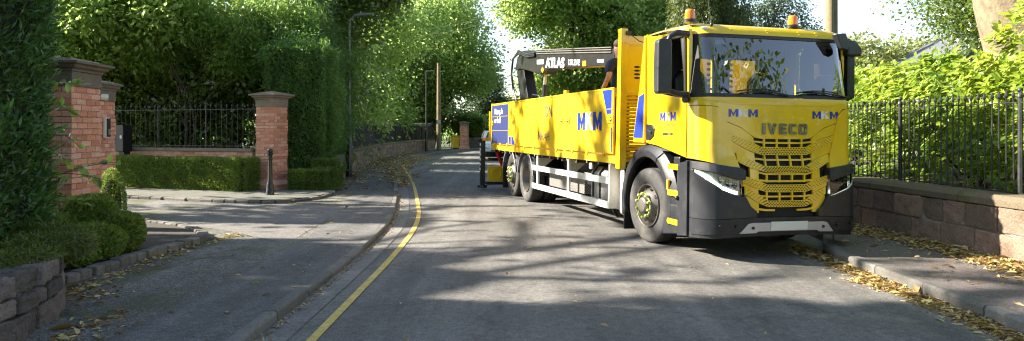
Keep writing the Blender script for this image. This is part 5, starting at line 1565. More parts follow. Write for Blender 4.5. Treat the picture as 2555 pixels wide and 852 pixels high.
def leaves_geo(pos, d, nrm, L, W, shape='quad', fold=0.25):
    """pos base points, d long direction, nrm leaf normal"""
    n = len(pos)
    L = np.broadcast_to(L, (n,))[:, None]; W = np.broadcast_to(W, (n,))[:, None]
    s = unit(np.cross(d, nrm)); nn = unit(np.cross(s, d))
    if shape == 'quad':
        v = np.stack([pos, pos + d * L * 0.45 + s * W * 0.5, pos + d * L, pos + d * L * 0.45 - s * W * 0.5], 1).reshape(-1, 3)
        return v, np.arange(n * 4).reshape(-1, 4), 1
    up = nn * W * fold
    droop = nn * (-0.10) * L
    v = np.stack([pos, pos + d * L * 0.3 + s * W * 0.42 + up, pos + d * L * 0.68 + s * W * 0.44 + up + droop * .4, pos + d * L + droop,
                  pos + d * L * 0.68 - s * W * 0.44 + up + droop * .4, pos + d * L * 0.3 - s * W * 0.42 + up], 1).reshape(-1, 3)
    b = (np.arange(n) * 6)[:, None]
    f = np.concatenate([b + np.array([[0, 1, 2, 3]]), b + np.array([[0, 3, 4, 5]])], 1).reshape(-1, 4)
    return v, f, 2
SV = np.array([-sdir.x, -sdir.y, -sdir.z])   # direction light travels
n_a = noise2(1, 0.36); n_b = noise2(2, 1.3); n_c = noise2(3, 0.28)
n_t = noise2(4, 0.5); n_t2 = noise2(5, 1.1)
def lit_wanted(p):
    """True where light passing p is wanted further down its path: leaves of the left crowns are dropped there to let sun through"""
    n = len(p)
    a = R(15.13); ca, sa = math.cos(a), math.sin(a)
    qx = (p[:, 0] - 1.89) * ca + (p[:, 1] - 10.05) * sa; qy = -(p[:, 0] - 1.89) * sa + (p[:, 1] - 10.05) * ca
    dx = SV[0] * ca + SV[1] * sa; dy = -SV[0] * sa + SV[1] * ca
    t = (-0.1 - qx) / dx; yy = qy + dy * t; zz = p[:, 2] + SV[2] * t
    truck = (t > 0) & (yy > -1.3) & (yy < 9.6) & (zz > 0.25) & (zz < 3.2)
    # boards show upright dapples, the cab softer ones
    dap = n_t(yy, zz * 0.45) * 0.6 + n_t2(yy, zz * 0.6) * 0.4
    lit_truck = dap > np.where(zz > 1.9, 0.36, 0.36)
    # laurel bank on the right: a plane at X = 6.2
    t2 = (6.2 - p[:, 0]) / SV[0]; z2 = p[:, 2] + SV[2] * t2; y2 = p[:, 1] + SV[1] * t2
    bush = (~truck) & (t2 > 0) & (z2 > 0.9) & (z2 < 5)
    lit_bush = n_b(y2 + 5, z2) * 0.5 + n_a(y2, z2) * 0.5 > 0.34
    tg = (-8.5 - p[:, 0]) / SV[0]; zg = p[:, 2] + SV[2] * tg; yg = p[:, 1] + SV[1] * tg
    garden = (tg > 0) & (zg > 2.0) & (zg < 6.5) & (yg > 16.5) & (yg < 24)
    lit_garden = n_b(yg + 9, zg) * 0.5 + n_a(yg, zg) * 0.5 > 0.4
    t3 = p[:, 2] / -SV[2]; gx = p[:, 0] + SV[0] * t3; gy = p[:, 1] + SV[1] * t3
    ground = ~truck & ~bush
    base = np.full(n, 0.16)
    base = np.where((gy > 10.3) & (gy < 11.8) & (gx < -0.8), 0.95, base)
    base = np.where((gy > 9.0) & (gy < 14.8) & (gx >= -1.3), 0.8, base)
    base = np.where((gy > 11.8) & (gy < 14.3) & (gx >= -0.9), 0.95, base)
    base = np.where((gy > 6.6) & (gy <= 9.0) & (gx > -0.6), 0.68, base)
    base = np.where((gy > 6.9) & (gy <= 9.6) & (gx > 1.6), 0.82, base)
    base = np.where((gy > 5.6) & (gy <= 6.9) & (gx > 0.5) & (gx < 2.6), 0.42, base)
    base = np.where((gy > 14.8) & (gy < 34), 0.16, base)
    base = np.where((gy > 36) & (gy < 48), 0.75, base)
    base = np.where((gx > 4) & (gy > 4) & (gy < 9), 0.5, base)
    sp = n_a(gx * 0.5, gy) * 0.55 + n_c(gx * 0.55, gy) * 0.28 + n_b(gx * 0.6, gy) * 0.17
    q = np.clip(0.5 + (0.5 - base) * 0.62, 0.05, 0.95)   # noise quantile approx
    lit_g = sp > q
    return np.where(garden, lit_garden, np.where(truck, lit_truck, np.where(bush, lit_bush, lit_g)))
CAMP = np.array([0, 0, 1.6])
def in_frame(p, m=0.06):
    x = p[:, 0] / np.maximum(p[:, 1], 0.1) / 0.7097; z = (p[:, 2] - 1.6) / np.maximum(p[:, 1], 0.1)
    return (p[:, 1] > 0.5) & (np.abs(x) < 1 + m) & (z < 0.179 + m) & (z > -0.3)

def clump_leaves(centres, rad, per, L, W, squash=0.7, outdir=None, droop=0.3, filt=False, lod=True, shape='quad', r=rng, up=0.6, sizevar=0.3):
    """leaves gathered round clump centres"""
    n = len(centres)
    per_i = np.full(n, per)
    sc = np.ones(n)
    if lod:
        out = ~in_frame(centres, 0.12)
        per_i = np.where(out, np.maximum(3, per // 4), per); sc = np.where(out, 1.9, 1.0)
    idx = np.repeat(np.arange(n), per_i)
    m = len(idx)
    off = r.normal(size=(m, 3)) * (np.broadcast_to(rad, (n,))[idx][:, None]) * np.array([1, 1, squash]) * 0.55
    p = centres[idx] + off
    d = unit(off + r.normal(size=(m, 3)) * 0.25 + np.array([0, 0, -droop]) * np.broadcast_to(rad, (n,))[idx][:, None])
    nr = unit(r.normal(size=(m, 3)) * 0.5 + np.array([0, 0, up * 0.6]) + np.array([-0.6, -0.38, 0.1]))
    s = sc[idx] * (1 + r.uniform(-sizevar, sizevar, m))
    if filt:
        w = lit_wanted(p) | lit_wanted(p + d * (L * s)[:, None])
        keep = ~w | (r.random(m) < 0.012)
        p, d, nr, s = p[keep], d[keep], nr[keep], s[keep]; m = len(p)
    v, f, k = leaves_geo(p, d, nr, L * s, W * s, shape)
    rnd = np.clip(r.normal(0.5, 0.2, m) + (noise3(p, 8, 0.9) - 0.5) * 0.9, 0, 1)
    return v, f, np.repeat(rnd, k)
def foliage(name, parts, mat, parent=None):
    vs_ = []; fs_ = []; rs = []; n = 0
    for v, f, r_ in parts:
        vs_.append(v); fs_.append(f + n); rs.append(r_); n += len(v)
    if not vs_ or n == 0: return None
    me = np_mesh(name, np.concatenate(vs_), np.concatenate(fs_), 4, np.concatenate(rs))
    return link_mesh(name, me, mat, parent)
LEAF_N = [0]
def limb(mb, a, b, r0, r1, rd, wig=0.12, n=5, seg=5):
    a = Vector(a); b = Vector(b); L = (b - a).length
    pts = [a]
    for i in range(1, n):
        t = i / n
        p = a.lerp(b, t) + Vector((rd.uniform(-1, 1), rd.uniform(-1, 1), rd.uniform(-.3, 1) + 0.6 * (1 - t))) * L * wig * math.sin(t * PI) 
        pts.append(p)
    pts.append(b)
    mb.tube(pts, [r0 + (r1 - r0) * i / n for i in range(n + 1)], seg, cap=False)
    return pts
def tree(name, loc, label, crown, nclump, per, L, W, mat, trunk_r=0.2, trunk_top=None, clump_r=0.6, limbs=12, bark='bark', group=None, filt=False, seed=1, lean=(0, 0), cat='tree', shellp=0.45, hollow=None, stems=1, squash=0.7, droop=0.3, cut=None, low=0.0, tmin=0.4, part='crown', shape='quad', holes=0.42, hcell=2.2):
    """crown: list of (cx, cy, cz, rx, ry, rz) ellipsoids in world coordinates"""
    rd = random.Random(seed); r = np.random.default_rng(seed)
    root = empty(name, (loc[0], loc[1], low), 0, label, cat, group)
    org = np.array([loc[0], loc[1], low])
    vol = np.array([c[3] * c[4] * c[5] for c in crown]) ** (2 / 3.)
    C = []
    for c, k in zip(crown, (nclump * vol / vol.sum()).astype(int)):
        u = rdir(max(1, k), r); rr = r.random(max(1, k)) ** shellp
        q = u * rr[:, None]
        q = q * (0.82 + 0.36 * noise3(u * 3 + c[0], seed + 3, 0.9))[:, None]
        C.append(np.array(c[:3]) + q * np.array(c[3:]))
    C = np.concatenate(C)
    C = C[C[:, 2] > 0.3]
    # uneven gaps
    C = C[noise3(C, seed + 20, hcell) > holes * 0.9 + 0.0 * C[:, 0]] if holes else C
    if cut is not None: C = C[cut(C)]
    fo = clump_leaves(C, clump_r, per, L, W, filt=filt, r=r, squash=squash, droop=droop, shape=shape)
    v, f, rn = fo
    crn = foliage(part, [(v - org, f, rn)], mat, root)
    tm = MB()
    for s_ in range(stems):
        ox, oy = (rd.uniform(-.5, .5), rd.uniform(-.4, .4)) if stems > 1 else (0, 0)
        top = trunk_top or (crown[0][0], crown[0][1], crown[0][2])
        if stems > 1: top = (top[0] + rd.uniform(-1.6, 1.6), top[1] + rd.uniform(-1, 1), top[2] + rd.uniform(-.6, .6))
        base = Vector((ox, oy, -0.15)); tp = Vector(top) - Vector(org)
        pts = []
        for i in range(9):
            t = i / 8
            pts.append(base.lerp(tp, t) + Vector((math.sin(t * 5 + seed + s_) * 0.06 * t * 2, math.cos(t * 4 + seed) * 0.06 * t * 2, 0)) * (1 + 3 * (stems > 1)))
        rr_ = trunk_r * (0.45 + 0.55 * rd.random() if stems > 1 else 1)
        tm.tube(pts, [rr_ * (1.35 if i == 0 else 1.0) * (1 - 0.6 * i / 8) for i in range(9)], 10 if rr_ > 0.1 else 7)
        sel = [C[rd.randrange(len(C))] for _ in range(limbs)] if len(C) else []
        for c in sel:
            t = rd.uniform(tmin, 1.0); k = pts[int(t * 8)]
            pp = limb(tm, k, Vector(c - org), rr_ * 0.42 * (1.2 - t * 0.6), 0.02 + rr_ * 0.05, rd)
            for _ in range(2):
                q = C[rd.randrange(len(C))]
                if np.linalg.norm(q - c) < 2.2: limb(tm, pp[3], Vector(q - org), rr_ * 0.12, 0.012, rd, n=3, seg=4)
    tm.build('trunk', M[bark], root, smooth=True, fix=False)
    return root

G1 = [(0.035, 0.06, 0.012), (0.075, 0.12, 0.02), (0.12, 0.17, 0.03)]
M['lf_tree'] = leaf_mat('tree leaves', [(0.052, 0.095, 0.020), (0.110, 0.183, 0.029), (0.218, 0.291, 0.052)], 0.6, (0.528, 0.770, 0.198))
M['lf_bright'] = leaf_mat('bright lime leaves', [(0.070, 0.125, 0.026), (0.135, 0.215, 0.045), (0.250, 0.325, 0.085)], 0.66, (0.66, 0.84, 0.26))
M['lf_dark'] = leaf_mat('dark leaves', [(0.034, 0.062, 0.016), (0.078, 0.122, 0.026), (0.155, 0.205, 0.045)], 0.38, (0.50, 0.66, 0.10), rough=0.28, spec=0.9)
M['lf_yew'] = leaf_mat('yew needles', [(0.025, 0.057, 0.018), (0.057, 0.124, 0.033), (0.124, 0.248, 0.052)], 0.25, (0.264, 0.528, 0.053))
M['lf_yew2'] = leaf_mat('lighter yew needles', [(0.026, 0.064, 0.019), (0.064, 0.131, 0.033), (0.140, 0.254, 0.048)], 0.28, (0.345, 0.655, 0.069))
M['lf_box'] = leaf_mat('box leaves', [(0.050, 0.088, 0.019), (0.106, 0.169, 0.027), (0.200, 0.269, 0.044)], 0.35, (0.360, 0.480, 0.060))
M['lf_laurel'] = leaf_mat('laurel leaves', [(0.05, 0.105, 0.018), (0.12, 0.20, 0.025), (0.22, 0.30, 0.03), (0.38, 0.38, 0.035)], 0.48, (0.62, 0.78, 0.14), rough=0.3, spec=0.5)
M['lf_rhodo'] = leaf_mat('rhododendron leaves', [(0.046, 0.098, 0.026), (0.104, 0.182, 0.039), (0.195, 0.286, 0.058)], 0.35, (0.546, 0.754, 0.104), rough=0.35, spec=0.5)
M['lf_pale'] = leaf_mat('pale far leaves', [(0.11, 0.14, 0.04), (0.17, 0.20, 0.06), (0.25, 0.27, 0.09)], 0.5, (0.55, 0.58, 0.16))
M['lf_pine'] = leaf_mat('pine needles', [(0.03, 0.055, 0.025), (0.05, 0.085, 0.035), (0.08, 0.12, 0.045)], 0.25, (0.2, 0.3, 0.08))
M['hedge_core'] = simple('hedge twigs', (0.018, 0.017, 0.010), 0.95, var=0.4, scale=20)
M['litter'] = leaf_mat('fallen leaves', [(0.09, 0.055, 0.03), (0.24, 0.14, 0.05), (0.40, 0.27, 0.11), (0.52, 0.41, 0.19), (0.46, 0.42, 0.16)], 0.2, (0.6, 0.4, 0.08), rough=0.6)

# ---- clipped hedges: leaf shell over a dark twig core
def hedge(name, label, boxes, n, L, W, mat, cat='hedge', amp=0.12, cell=0.7, seed=1, org=(0, 0, 0), out=0.55, jit=0.05, shape='quad', upb=0.3, core=True, group=None, faces='xyXYZ', ncl=0, leafname='foliage'):
    """boxes: (cx, cy, rz, hx, hy, z0, z1) rounded blocks"""
    r = np.random.default_rng(seed)
    root = empty(name, org, 0, label, cat, group)
    O = np.array(org); parts = []; cm = MB()
    tot = sum((b[3] + b[4]) * (b[6] - b[5]) * 4 + 4 * b[3] * b[4] for b in boxes)
    for b in boxes:
        cx, cy, rz, hx, hy, z0, z1 = b
        a_ = {'x': hy * 2 * (z1 - z0), 'X': hy * 2 * (z1 - z0), 'y': hx * 2 * (z1 - z0), 'Y': hx * 2 * (z1 - z0), 'Z': 4 * hx * hy}
        ar_ = sum(a_.values())
        k = int(n * ((hx + hy) * (z1 - z0) * 4 + 4 * hx * hy) / tot)
        for fc in 'xXyYZ':
            m = int(k * a_[fc] / ar_ * (1.0 if fc in faces else 0.0))
            if m < 1: continue
            u = r.uniform(-1, 1, m); w = r.uniform(-1, 1, m)
            zz = z0 + (w * .5 + .5) * (z1 - z0)
            if fc == 'x': p = np.stack([np.full(m, -hx), u * hy, zz], 1); nn = np.tile([-1., 0, 0], (m, 1))
            if fc == 'X': p = np.stack([np.full(m, hx), u * hy, zz], 1); nn = np.tile([1., 0, 0], (m, 1))
            if fc == 'y': p = np.stack([u * hx, np.full(m, -hy), zz], 1); nn = np.tile([0., -1, 0], (m, 1))
            if fc == 'Y': p = np.stack([u * hx, np.full(m, hy), zz], 1); nn = np.tile([0., 1, 0], (m, 1))
            if fc == 'Z': p = np.stack([u * hx, w * hy, np.full(m, z1)], 1); nn = np.tile([0., 0, 1], (m, 1))
            # round the corners a little
            e = np.stack([np.abs(p[:, 0]) / hx, np.abs(p[:, 1]) / hy], 1)
            rnd_ = np.clip((e.min(1) - 0.88) / 0.12, 0, 1) * 0.06
            p[:, 0] *= 1 - rnd_ * 0.6; p[:, 1] *= 1 - rnd_ * 0.6
            wp = p + np.array([cx, cy, 0])
            nz = noise3(wp * 1.0, seed, cell) - 0.5
            nz2 = noise3(wp, seed + 9, cell * 0.3) - 0.5
            p = p + nn * ((nz * 2 * amp) + nz2 * amp + r.normal(0, jit * 0.5, m) - jit * 0.4)[:, None]
            c, s = math.cos(rz), math.sin(rz)
            P = np.stack([p[:, 0] * c - p[:, 1] * s + cx, p[:, 0] * s + p[:, 1] * c + cy, p[:, 2]], 1)
            NN = np.stack([nn[:, 0] * c - nn[:, 1] * s, nn[:, 0] * s + nn[:, 1] * c, nn[:, 2]], 1)
            d = unit(NN * out + r.normal(size=(m, 3)) * 0.5 + np.array([0, 0, upb]))
            nr = unit(NN + r.normal(size=(m, 3)) * 0.7 + np.array([0, 0, 0.3]))
            sc = 1 + r.uniform(-.35, .35, m)
            v, f, kk = leaves_geo(P - O, d, nr, L * sc, W * sc, shape)
            rn = np.clip(r.normal(0.45, 0.2, m) + nz * 0.9 + nz2 * 0.6, 0, 1)
            parts.append((v, f, np.repeat(rn, kk)))
        if core:
            rot = Matrix.Rotation(rz, 3, 'Z'); g_ = amp * 0.6 + 0.03
            cm.box(-hx + g_, hx - g_, -hy + g_, hy - g_, z0, z1 - g_, rot=rot, loc=(cx - org[0], cy - org[1], -org[2]))
    foliage(leafname, parts, mat, root)
    if core: cm.build('twig_core', M['hedge_core'], root, fix=False)
    return root
hedge('yew_hedge', 'towering dark yew hedge filling the left edge above the curved stone wall', [(-6.33, 5.5, R(3), 1.86, 1.75, 0.62, 5.2)], 210000, 0.085, 0.022, M['lf_yew'], amp=0.24, cell=0.42, seed=3, org=(-6.45, 5.4, 0.0), out=0.5, jit=0.14, upb=0.45)
hedge('yew_hedge', 'tall clipped yew behind the sunlit brick pier with brighter right edge', [(-6.0, 21.45, R(8), 0.80, 2.75, 0.2, 3.7)], 150000, 0.10, 0.024, M['lf_yew2'], amp=0.34, cell=1.3, seed=5, org=(-6.0, 21.2, 0.0), out=0.5, jit=0.16, upb=0.5)
tree('yew_tree', (-6.7, 22.2), 'loose dark yew crown bulging above the clipped yew beside the street lamp', [(-6.15, 21.2, 3.7, 1.0, 2.6, 1.1), (-6.9, 22.5, 4.8, 1.5, 2.0, 1.1)], 420, 150, 0.10, 0.026, M['lf_yew2'], 0.14, clump_r=0.4, seed=141, limbs=10, holes=0.3, hcell=1.2, droop=0.5)
an_ = math.atan2(-WD[1], -WD[0])
hc = WA + WD * 2.45 + np.array((-0.35, -0.62)) * 0.75
hedge('box_hedge', 'long low clipped box hedge running in front of the brick wall', [(hc[0] + 0.35, hc[1] - 0.22, an_, 2.35, 0.3, 0.10, 0.86)], 90000, 0.035, 0.022, M['lf_box'], amp=0.035, cell=0.5, seed=7, org=(hc[0], hc[1], 0.1), out=0.5, jit=0.03)
hedge('box_hedge', 'small L shaped clipped hedge below the dark yew, right of the sunlit pier', [(-4.98, 17.75, R(-5), 0.48, 0.22, 0.10, 0.58), (-4.65, 18.3, R(-5), 0.25, 0.42, 0.10, 0.62), (-4.75, 18.45, 0, 0.3, 0.25, 0.5, 0.82)], 32000, 0.035, 0.022, M['lf_box'], amp=0.035, cell=0.4, seed=8, org=(-4.85, 17.9, 0.1), out=0.5, jit=0.03)
# near box bushes
def shrub(name, label, blobs, n, L, W, mat, seed=1, cat='shrub', group=None, out=0.6, shape='quad', amp=0.18, cell=0.35, depth=0.3, upb=0.2, org=None, core=True, part='foliage', stem=True):
    r = np.random.default_rng(seed)
    org = org or (blobs[0][0], blobs[0][1], 0.08)
    root = empty(name, org, 0, label, cat, group); O = np.array(org)
    parts = []; cm = MB(); vol = sum(b[3] * b[4] + b[4] * b[5] + b[3] * b[5] for b in blobs)
    for b in blobs:
        m = int(n * (b[3] * b[4] + b[4] * b[5] + b[3] * b[5]) / vol)
        u = rdir(m, r); c = np.array(b[:3]); rad = np.array(b[3:6])
        nz = noise3(u * rad + c, seed, cell) - 0.5
        rr = 1 - depth * r.random(m) ** 2.2 + nz * amp * 2
        p = c + u * rad * rr[:, None]
        ok = p[:, 2] > 0.06; p = p[ok]; u_ = u[ok]; nz = nz[ok]; m = len(p)
        d = unit(u_ * out + r.normal(size=(m, 3)) * 0.5 + np.array([0, 0, upb])); nr = unit(u_ * 0.8 + r.normal(size=(m, 3)) * 0.6 + np.array([0, 0, .4]))
        sc = 1 + r.uniform(-.35, .35, m)
        v, f, k = leaves_geo(p - O, d, nr, L * sc, W * sc, shape)
        parts.append((v, f, np.repeat(np.clip(r.normal(.45, .2, m) + nz * 1.2, 0, 1), k)))
        if core: cm.sphere(tuple(c - O), 1.0, 7, sx=rad[0] * .72, sy=rad[1] * .72, sz=rad[2] * .72)
    foliage(part, parts, mat, root)
    if core: cm.build('twig_core', M['hedge_core'], root, fix=False, smooth=True)
    return root
shrub('box_shrub', 'low bright clipped box bush in the near bed behind the dark setts', [(-5.0, 7.8, 0.27, 0.40, 0.36, 0.23), (-4.92, 8.3, 0.29, 0.37, 0.42, 0.23), (-4.85, 8.85, 0.33, 0.29, 0.38, 0.26), (-5.5, 7.7, 0.28, 0.45, 0.42, 0.28), (-5.4, 8.3, 0.33, 0.45, 0.45, 0.29)], 80000, 0.036, 0.024, M['lf_box'], seed=11, depth=0.42, amp=0.22, cell=0.16)
shrub('box_shrub', 'rounded box bush swelling up against the foot of the near brick pier', [(-5.2, 8.8, 0.46, 0.34, 0.36, 0.34), (-5.55, 8.6, 0.35, 0.3, 0.25, 0.28)], 30000, 0.034, 0.022, M['lf_box'], seed=12, depth=0.35, amp=0.2, cell=0.2)
shrub('box_shrub', 'small upright box shrub between the near pier and the drive', [(-6.05, 10.9, 0.5, 0.19, 0.19, 0.48), (-6.2, 10.9, 0.3, 0.22, 0.2, 0.3)], 14000, 0.024, 0.016, M['lf_box'], seed=13, depth=0.2)
# mossy tuft hanging over the dark wall
shrub('ground_cover', 'yellow green mossy juniper tuft hanging over the end of the dark stone wall', [(-4.15, 6.45, 0.54, 0.34, 0.42, 0.12), (-4.5, 6.9, 0.52, 0.45, 0.3, 0.16), (-4.0, 5.9, 0.53, 0.22, 0.4, 0.08)], 36000, 0.05, 0.008, leaf_mat('juniper', [(0.05, 0.07, 0.01), (0.09, 0.12, 0.015), (0.14, 0.16, 0.02)], 0.2, (0.3, 0.35, 0.03)), seed=14, upb=-0.5, depth=0.4)
# sprigs with broad leaves growing out of the yew beside the pier
def sprig(root, base, tip, nleaf, L, W, mat, seed, stem_r=0.006, parts=None):
    rd = random.Random(seed); r = np.random.default_rng(seed)
    mb = MB(); a = Vector(base); b = Vector(tip)
    pts = [a.lerp(b, t) + Vector((0, 0, 0.06 * math.sin(t * PI))) for t in np.linspace(0, 1, 7)]
    mb.tube(pts, [stem_r * (1 - 0.6 * i / 6) for i in range(7)], 5)
    ts = r.uniform(0.35, 1.0, nleaf)
    p = np.array([list(a.lerp(b, t) + Vector((0, 0, 0.06 * math.sin(t * PI)))) for t in ts])
    ax = np.array(list((b - a).normalized()))
    d = unit(ax * 0.6 + r.normal(size=(nleaf, 3)) * 0.7 + np.array([0, 0, -.25])); nr = unit(r.normal(size=(nleaf, 3)) * 0.4 + np.array([-.2, -.5, .7]))
    v, f, k = leaves_geo(p, d, nr, L * (1 + r.uniform(-.3, .3, nleaf)), W * (1 + r.uniform(-.3, .3, nleaf)), 'fold', 0.1)
    return mb, (v, f, np.repeat(np.clip(r.normal(.6, .25, nleaf), 0, 1), k))
root = empty('climbing_sprigs', (-4.9, 7.3, 0.5), 0, 'pale green broad leaved sprigs growing out of the yew in front of the near pier', 'plant')
sm1 = MB(); ps_ = []
for i, (a, b) in enumerate([((-5.0, 7.3, 2.0), (-4.45, 7.45, 2.05)), ((-5.0, 7.4, 1.9), (-4.55, 7.5, 1.75)), ((-5.0, 7.4, 1.7), (-4.5, 7.5, 1.42)), ((-5.0, 7.4, 1.4), (-4.6, 7.5, 1.25)), ((-4.9, 7.4, 1.0), (-4.15, 7.6, 1.25)), ((-4.9, 7.4, 1.1), (-4.25, 7.6, 1.05)), ((-4.9, 7.2, .9), (-4.3, 7.3, .85)), ((-4.9, 7.2, 1.2), (-4.5, 7.2, 1.1))]):
    mb, g_ = sprig(None, a, b, 11, 0.095, 0.06, None, 40 + i)
    o3 = np.array([-4.9, 7.3, 0.5]); sm1.add([tuple(np.array(v) - o3) for v in mb.v], mb.f); ps_.append((g_[0] - o3, g_[1], g_[2]))
foliage('leaves', ps_, M['lf_rhodo'], root); sm1.build('stems', M['bark'], root, fix=False)

# ---- laurel bank on the right behind the railings
def laurel(name, label, xr, yr, topf, n_cl, per, seed, L=0.135, W=0.052, org=None, mat='lf_laurel', face_bias=0.55, cat='shrub', z0=0.75, group=None, stems=14, filt=False, xf=None):
    r = np.random.default_rng(seed); rd = random.Random(seed)
    org = org or ((xr[0] + xr[1]) / 2, (yr[0] + yr[1]) / 2, z0)
    root = empty(name, org, 0, label, cat, group); O = np.array(org)
    y = r.uniform(yr[0], yr[1], n_cl)
    fx = r.random(n_cl) ** (1 / face_bias) if face_bias else r.random(n_cl)
    x0 = np.array([xf(v) for v in y]) if xf else np.full(n_cl, xr[0])
    x = x0 + (xr[1] - xr[0]) * fx
    tz = np.array([topf(v) for v in y]) * (1 - 0.10 * fx) + (noise2(seed, 0.8)(x, y) - 0.5) * 0.7
    z = z0 + (tz - z0) * r.random(n_cl) ** 0.62
    C = np.stack([x, y, z], 1)
    # whorled rosettes of leaves at shoot tips
    idx = np.repeat(np.arange(n_cl), per); m = len(idx)
    axis = unit(np.stack([-0.55 * np.ones(n_cl), -0.15 * np.ones(n_cl), np.full(n_cl, 0.9)], 1) + r.normal(size=(n_cl, 3)) * 0.38)
    along = r.random(m) * 0.16
    p = C[idx] + axis[idx] * (along - 0.1)[:, None]
    sidev = unit(np.cross(axis[idx], r.normal(size=(m, 3))))
    d = unit(sidev + axis[idx] * (0.25 + 2.2 * along)[:, None] + np.array([0, 0, -0.12]))
    nr = unit(axis[idx] + r.normal(size=(m, 3)) * 0.25)
    s = 1 + r.uniform(-.35, .3, m)
    v, f, k = leaves_geo(p - O, d, nr, L * s, W * s, 'fold', 0.16)
    rn = np.clip(r.normal(.42, .2, m) + (noise3(p, seed + 4, .7) - .5) * 1.0 + np.clip((p[:, 2] - 1.4) * .12, 0, .25), 0, 1)
    foliage('foliage', [(v, f, np.repeat(rn, k))], M[mat], root)
    sm_ = MB()
    for i in range(stems):
        yy = rd.uniform(*yr); xx = (xr[0] + xr[1]) / 2 + rd.uniform(-.2, .5)
        for j in range(3):
            e = C[rd.randrange(n_cl)]
            if abs(e[1] - yy) > 1.6: continue
            limb(sm_, (xx - O[0], yy - O[1], -0.05), tuple(e - O), 0.022, 0.006, rd, n=4, seg=5)
    sm_.build('stems', M['bark'], root, fix=False)
    return root
topf = lambda y: float(np.interp(y, [3, 6, 8.5, 10.5, 12.5, 16], [3.1, 3.0, 2.92, 2.8, 2.55, 2.7]))
laurel('laurel_bank', 'glossy yellow green laurel bushes crowding over the black railings on the right', (6.12, 7.9), (5.2, 17.5), topf, 3600, 12, 21, xf=lambda y: float(np.interp(y, [5, 8.4, 11, 13.5, 16.2, 18], [6.33, 6.15, 6.08, 5.95, 5.7, 5.4])), stems=60, L=0.125, W=0.05)
# background of the laurel bank: darker evergreen behind
tree('holly_tree', (11.2, 14.5), 'dark small leaved tree reaching over the house roof above the laurel', [(10.6, 14.2, 5.0, 3.0, 2.5, 1.9), (8.8, 12.6, 4.0, 1.5, 1.3, 0.75), (9.6, 13.3, 3.5, 1.6, 1.2, 0.8), (8.2, 12.2, 3.5, 0.9, 0.9, 0.5), (8.3, 14, 4.4, 1.5, 1.2, 0.9), (7.3, 13.6, 4.0, 0.7, 0.6, 0.35)], 1150, 52, 0.075, 0.046, M['lf_dark'], 0.16, clump_r=0.42, seed=31, limbs=26, holes=0.46, hcell=1.2)
tree('evergreen_shrub', (10.0, 9.5), 'dark evergreen growth filling the garden behind the laurel bank', [(9.6, 9.5, 1.6, 1.3, 4.5, 1.5), (9.6, 14.5, 1.6, 1.5, 3.5, 1.4)], 500, 40, 0.1, 0.055, M['lf_dark'], 0.08, clump_r=0.5, seed=32, limbs=20, holes=0, cat='shrub')
# big pale trunk upper right
tk = empty('plane_tree', (8.05, 11.1, 0.4), 0, 'massive pale flaking trunk leaning in at the top right corner above the laurel', 'tree')
tm = MB(); tm.tube([(0, 0, -0.4), (0.0, 0, 1.0), (-0.06, 0, 2.0), (-0.16, 0, 2.6), (-0.28, 0, 3.2), (-0.55, -.1, 4.2), (-0.8, -.1, 6.0)], [0.65, 0.55, 0.53, 0.56, 0.58, 0.48, 0.34], 20)
tm.tube([(0.05, 0, 2.2), (0.3, 0, 3.0), (0.75, 0.1, 4.0), (1.2, 0.2, 6.0)], [0.36, 0.32, 0.3, 0.22], 14)
tm.build('trunk', M['bark_pale'], tk, autosmooth=60)
Cc = rdir(260, np.random.default_rng(5)) * np.array([3.6, 3.6, 2.2]) * (rng.random(260) ** .4)[:, None] + np.array([-0.2, 0.3, 6.9])
v, f, rn = clump_leaves(Cc + np.array([8.05, 11.1, 0.4]), 0.7, 60, 0.13, 0.09, lod=True)
foliage('crown', [(v - np.array([8.05, 11.1, 0.4]), f, rn)], M['lf_tree'], tk)

# ---- left side trees
tree('garden_tree', (-12.6, 20.8), 'broad sunlit leafy tree with pale upper foliage above the near gate pier', [(-12.5, 20.5, 4.6, 3.2, 2.2, 1.9), (-10.0, 19.8, 4.9, 1.8, 1.5, 1.2), (-14.5, 21, 4.5, 2.2, 2, 2.4)], 760, 75, 0.16, 0.085, M['lf_bright'], 0.12, clump_r=0.5, seed=41, stems=3, limbs=9, holes=0.42, hcell=1.3)
tree('garden_shrub', (-9.6, 21.7), 'dark multi stemmed shrub with glinting leaves behind the thin railings', [(-9.9, 21.3, 2.6, 3.4, 1.0, 2.2), (-8.0, 21.2, 3.8, 1.4, 0.9, 1.6), (-12.5, 21.5, 2.6, 2.2, 1.0, 2.2)], 900, 56, 0.15, 0.075, M['lf_dark'], 0.07, clump_r=0.42, seed=42, stems=7, limbs=6, holes=0.43, cat='shrub', hcell=1.5)
tree('rowan_tree', (-8.7, 20.3), 'slender tree with feathery drooping leaflets in front of the dark shrubbery', [(-8.6, 20.2, 4.3, 1.9, 1.0, 0.8), (-9.9, 20.3, 3.7, 1.0, 0.8, 0.6), (-7.6, 20.2, 3.6, 0.8, 0.7, 0.7), (-6.6, 20.6, 4.9, 1.2, 0.9, 0.5)], 230, 90, 0.12, 0.036, M['lf_tree'], 0.05, clump_r=0.36, seed=43, stems=2, limbs=6, holes=0.3, hcell=1.0, droop=1.0, bark='bark')
tree('garden_tree', (-10.5, 25.5), 'deep green tree massed behind the yew and shrubs', [(-9.5, 25.2, 3.8, 5.5, 1.3, 4.4), (-6.6, 24.6, 5.6, 2.2, 1.5, 1.6), (-14, 25.0, 3.5, 3.5, 1.3, 3.8)], 1100, 62, 0.15, 0.09, M['lf_dark'], 0.2, clump_r=0.8, seed=44, limbs=12, holes=0.2)
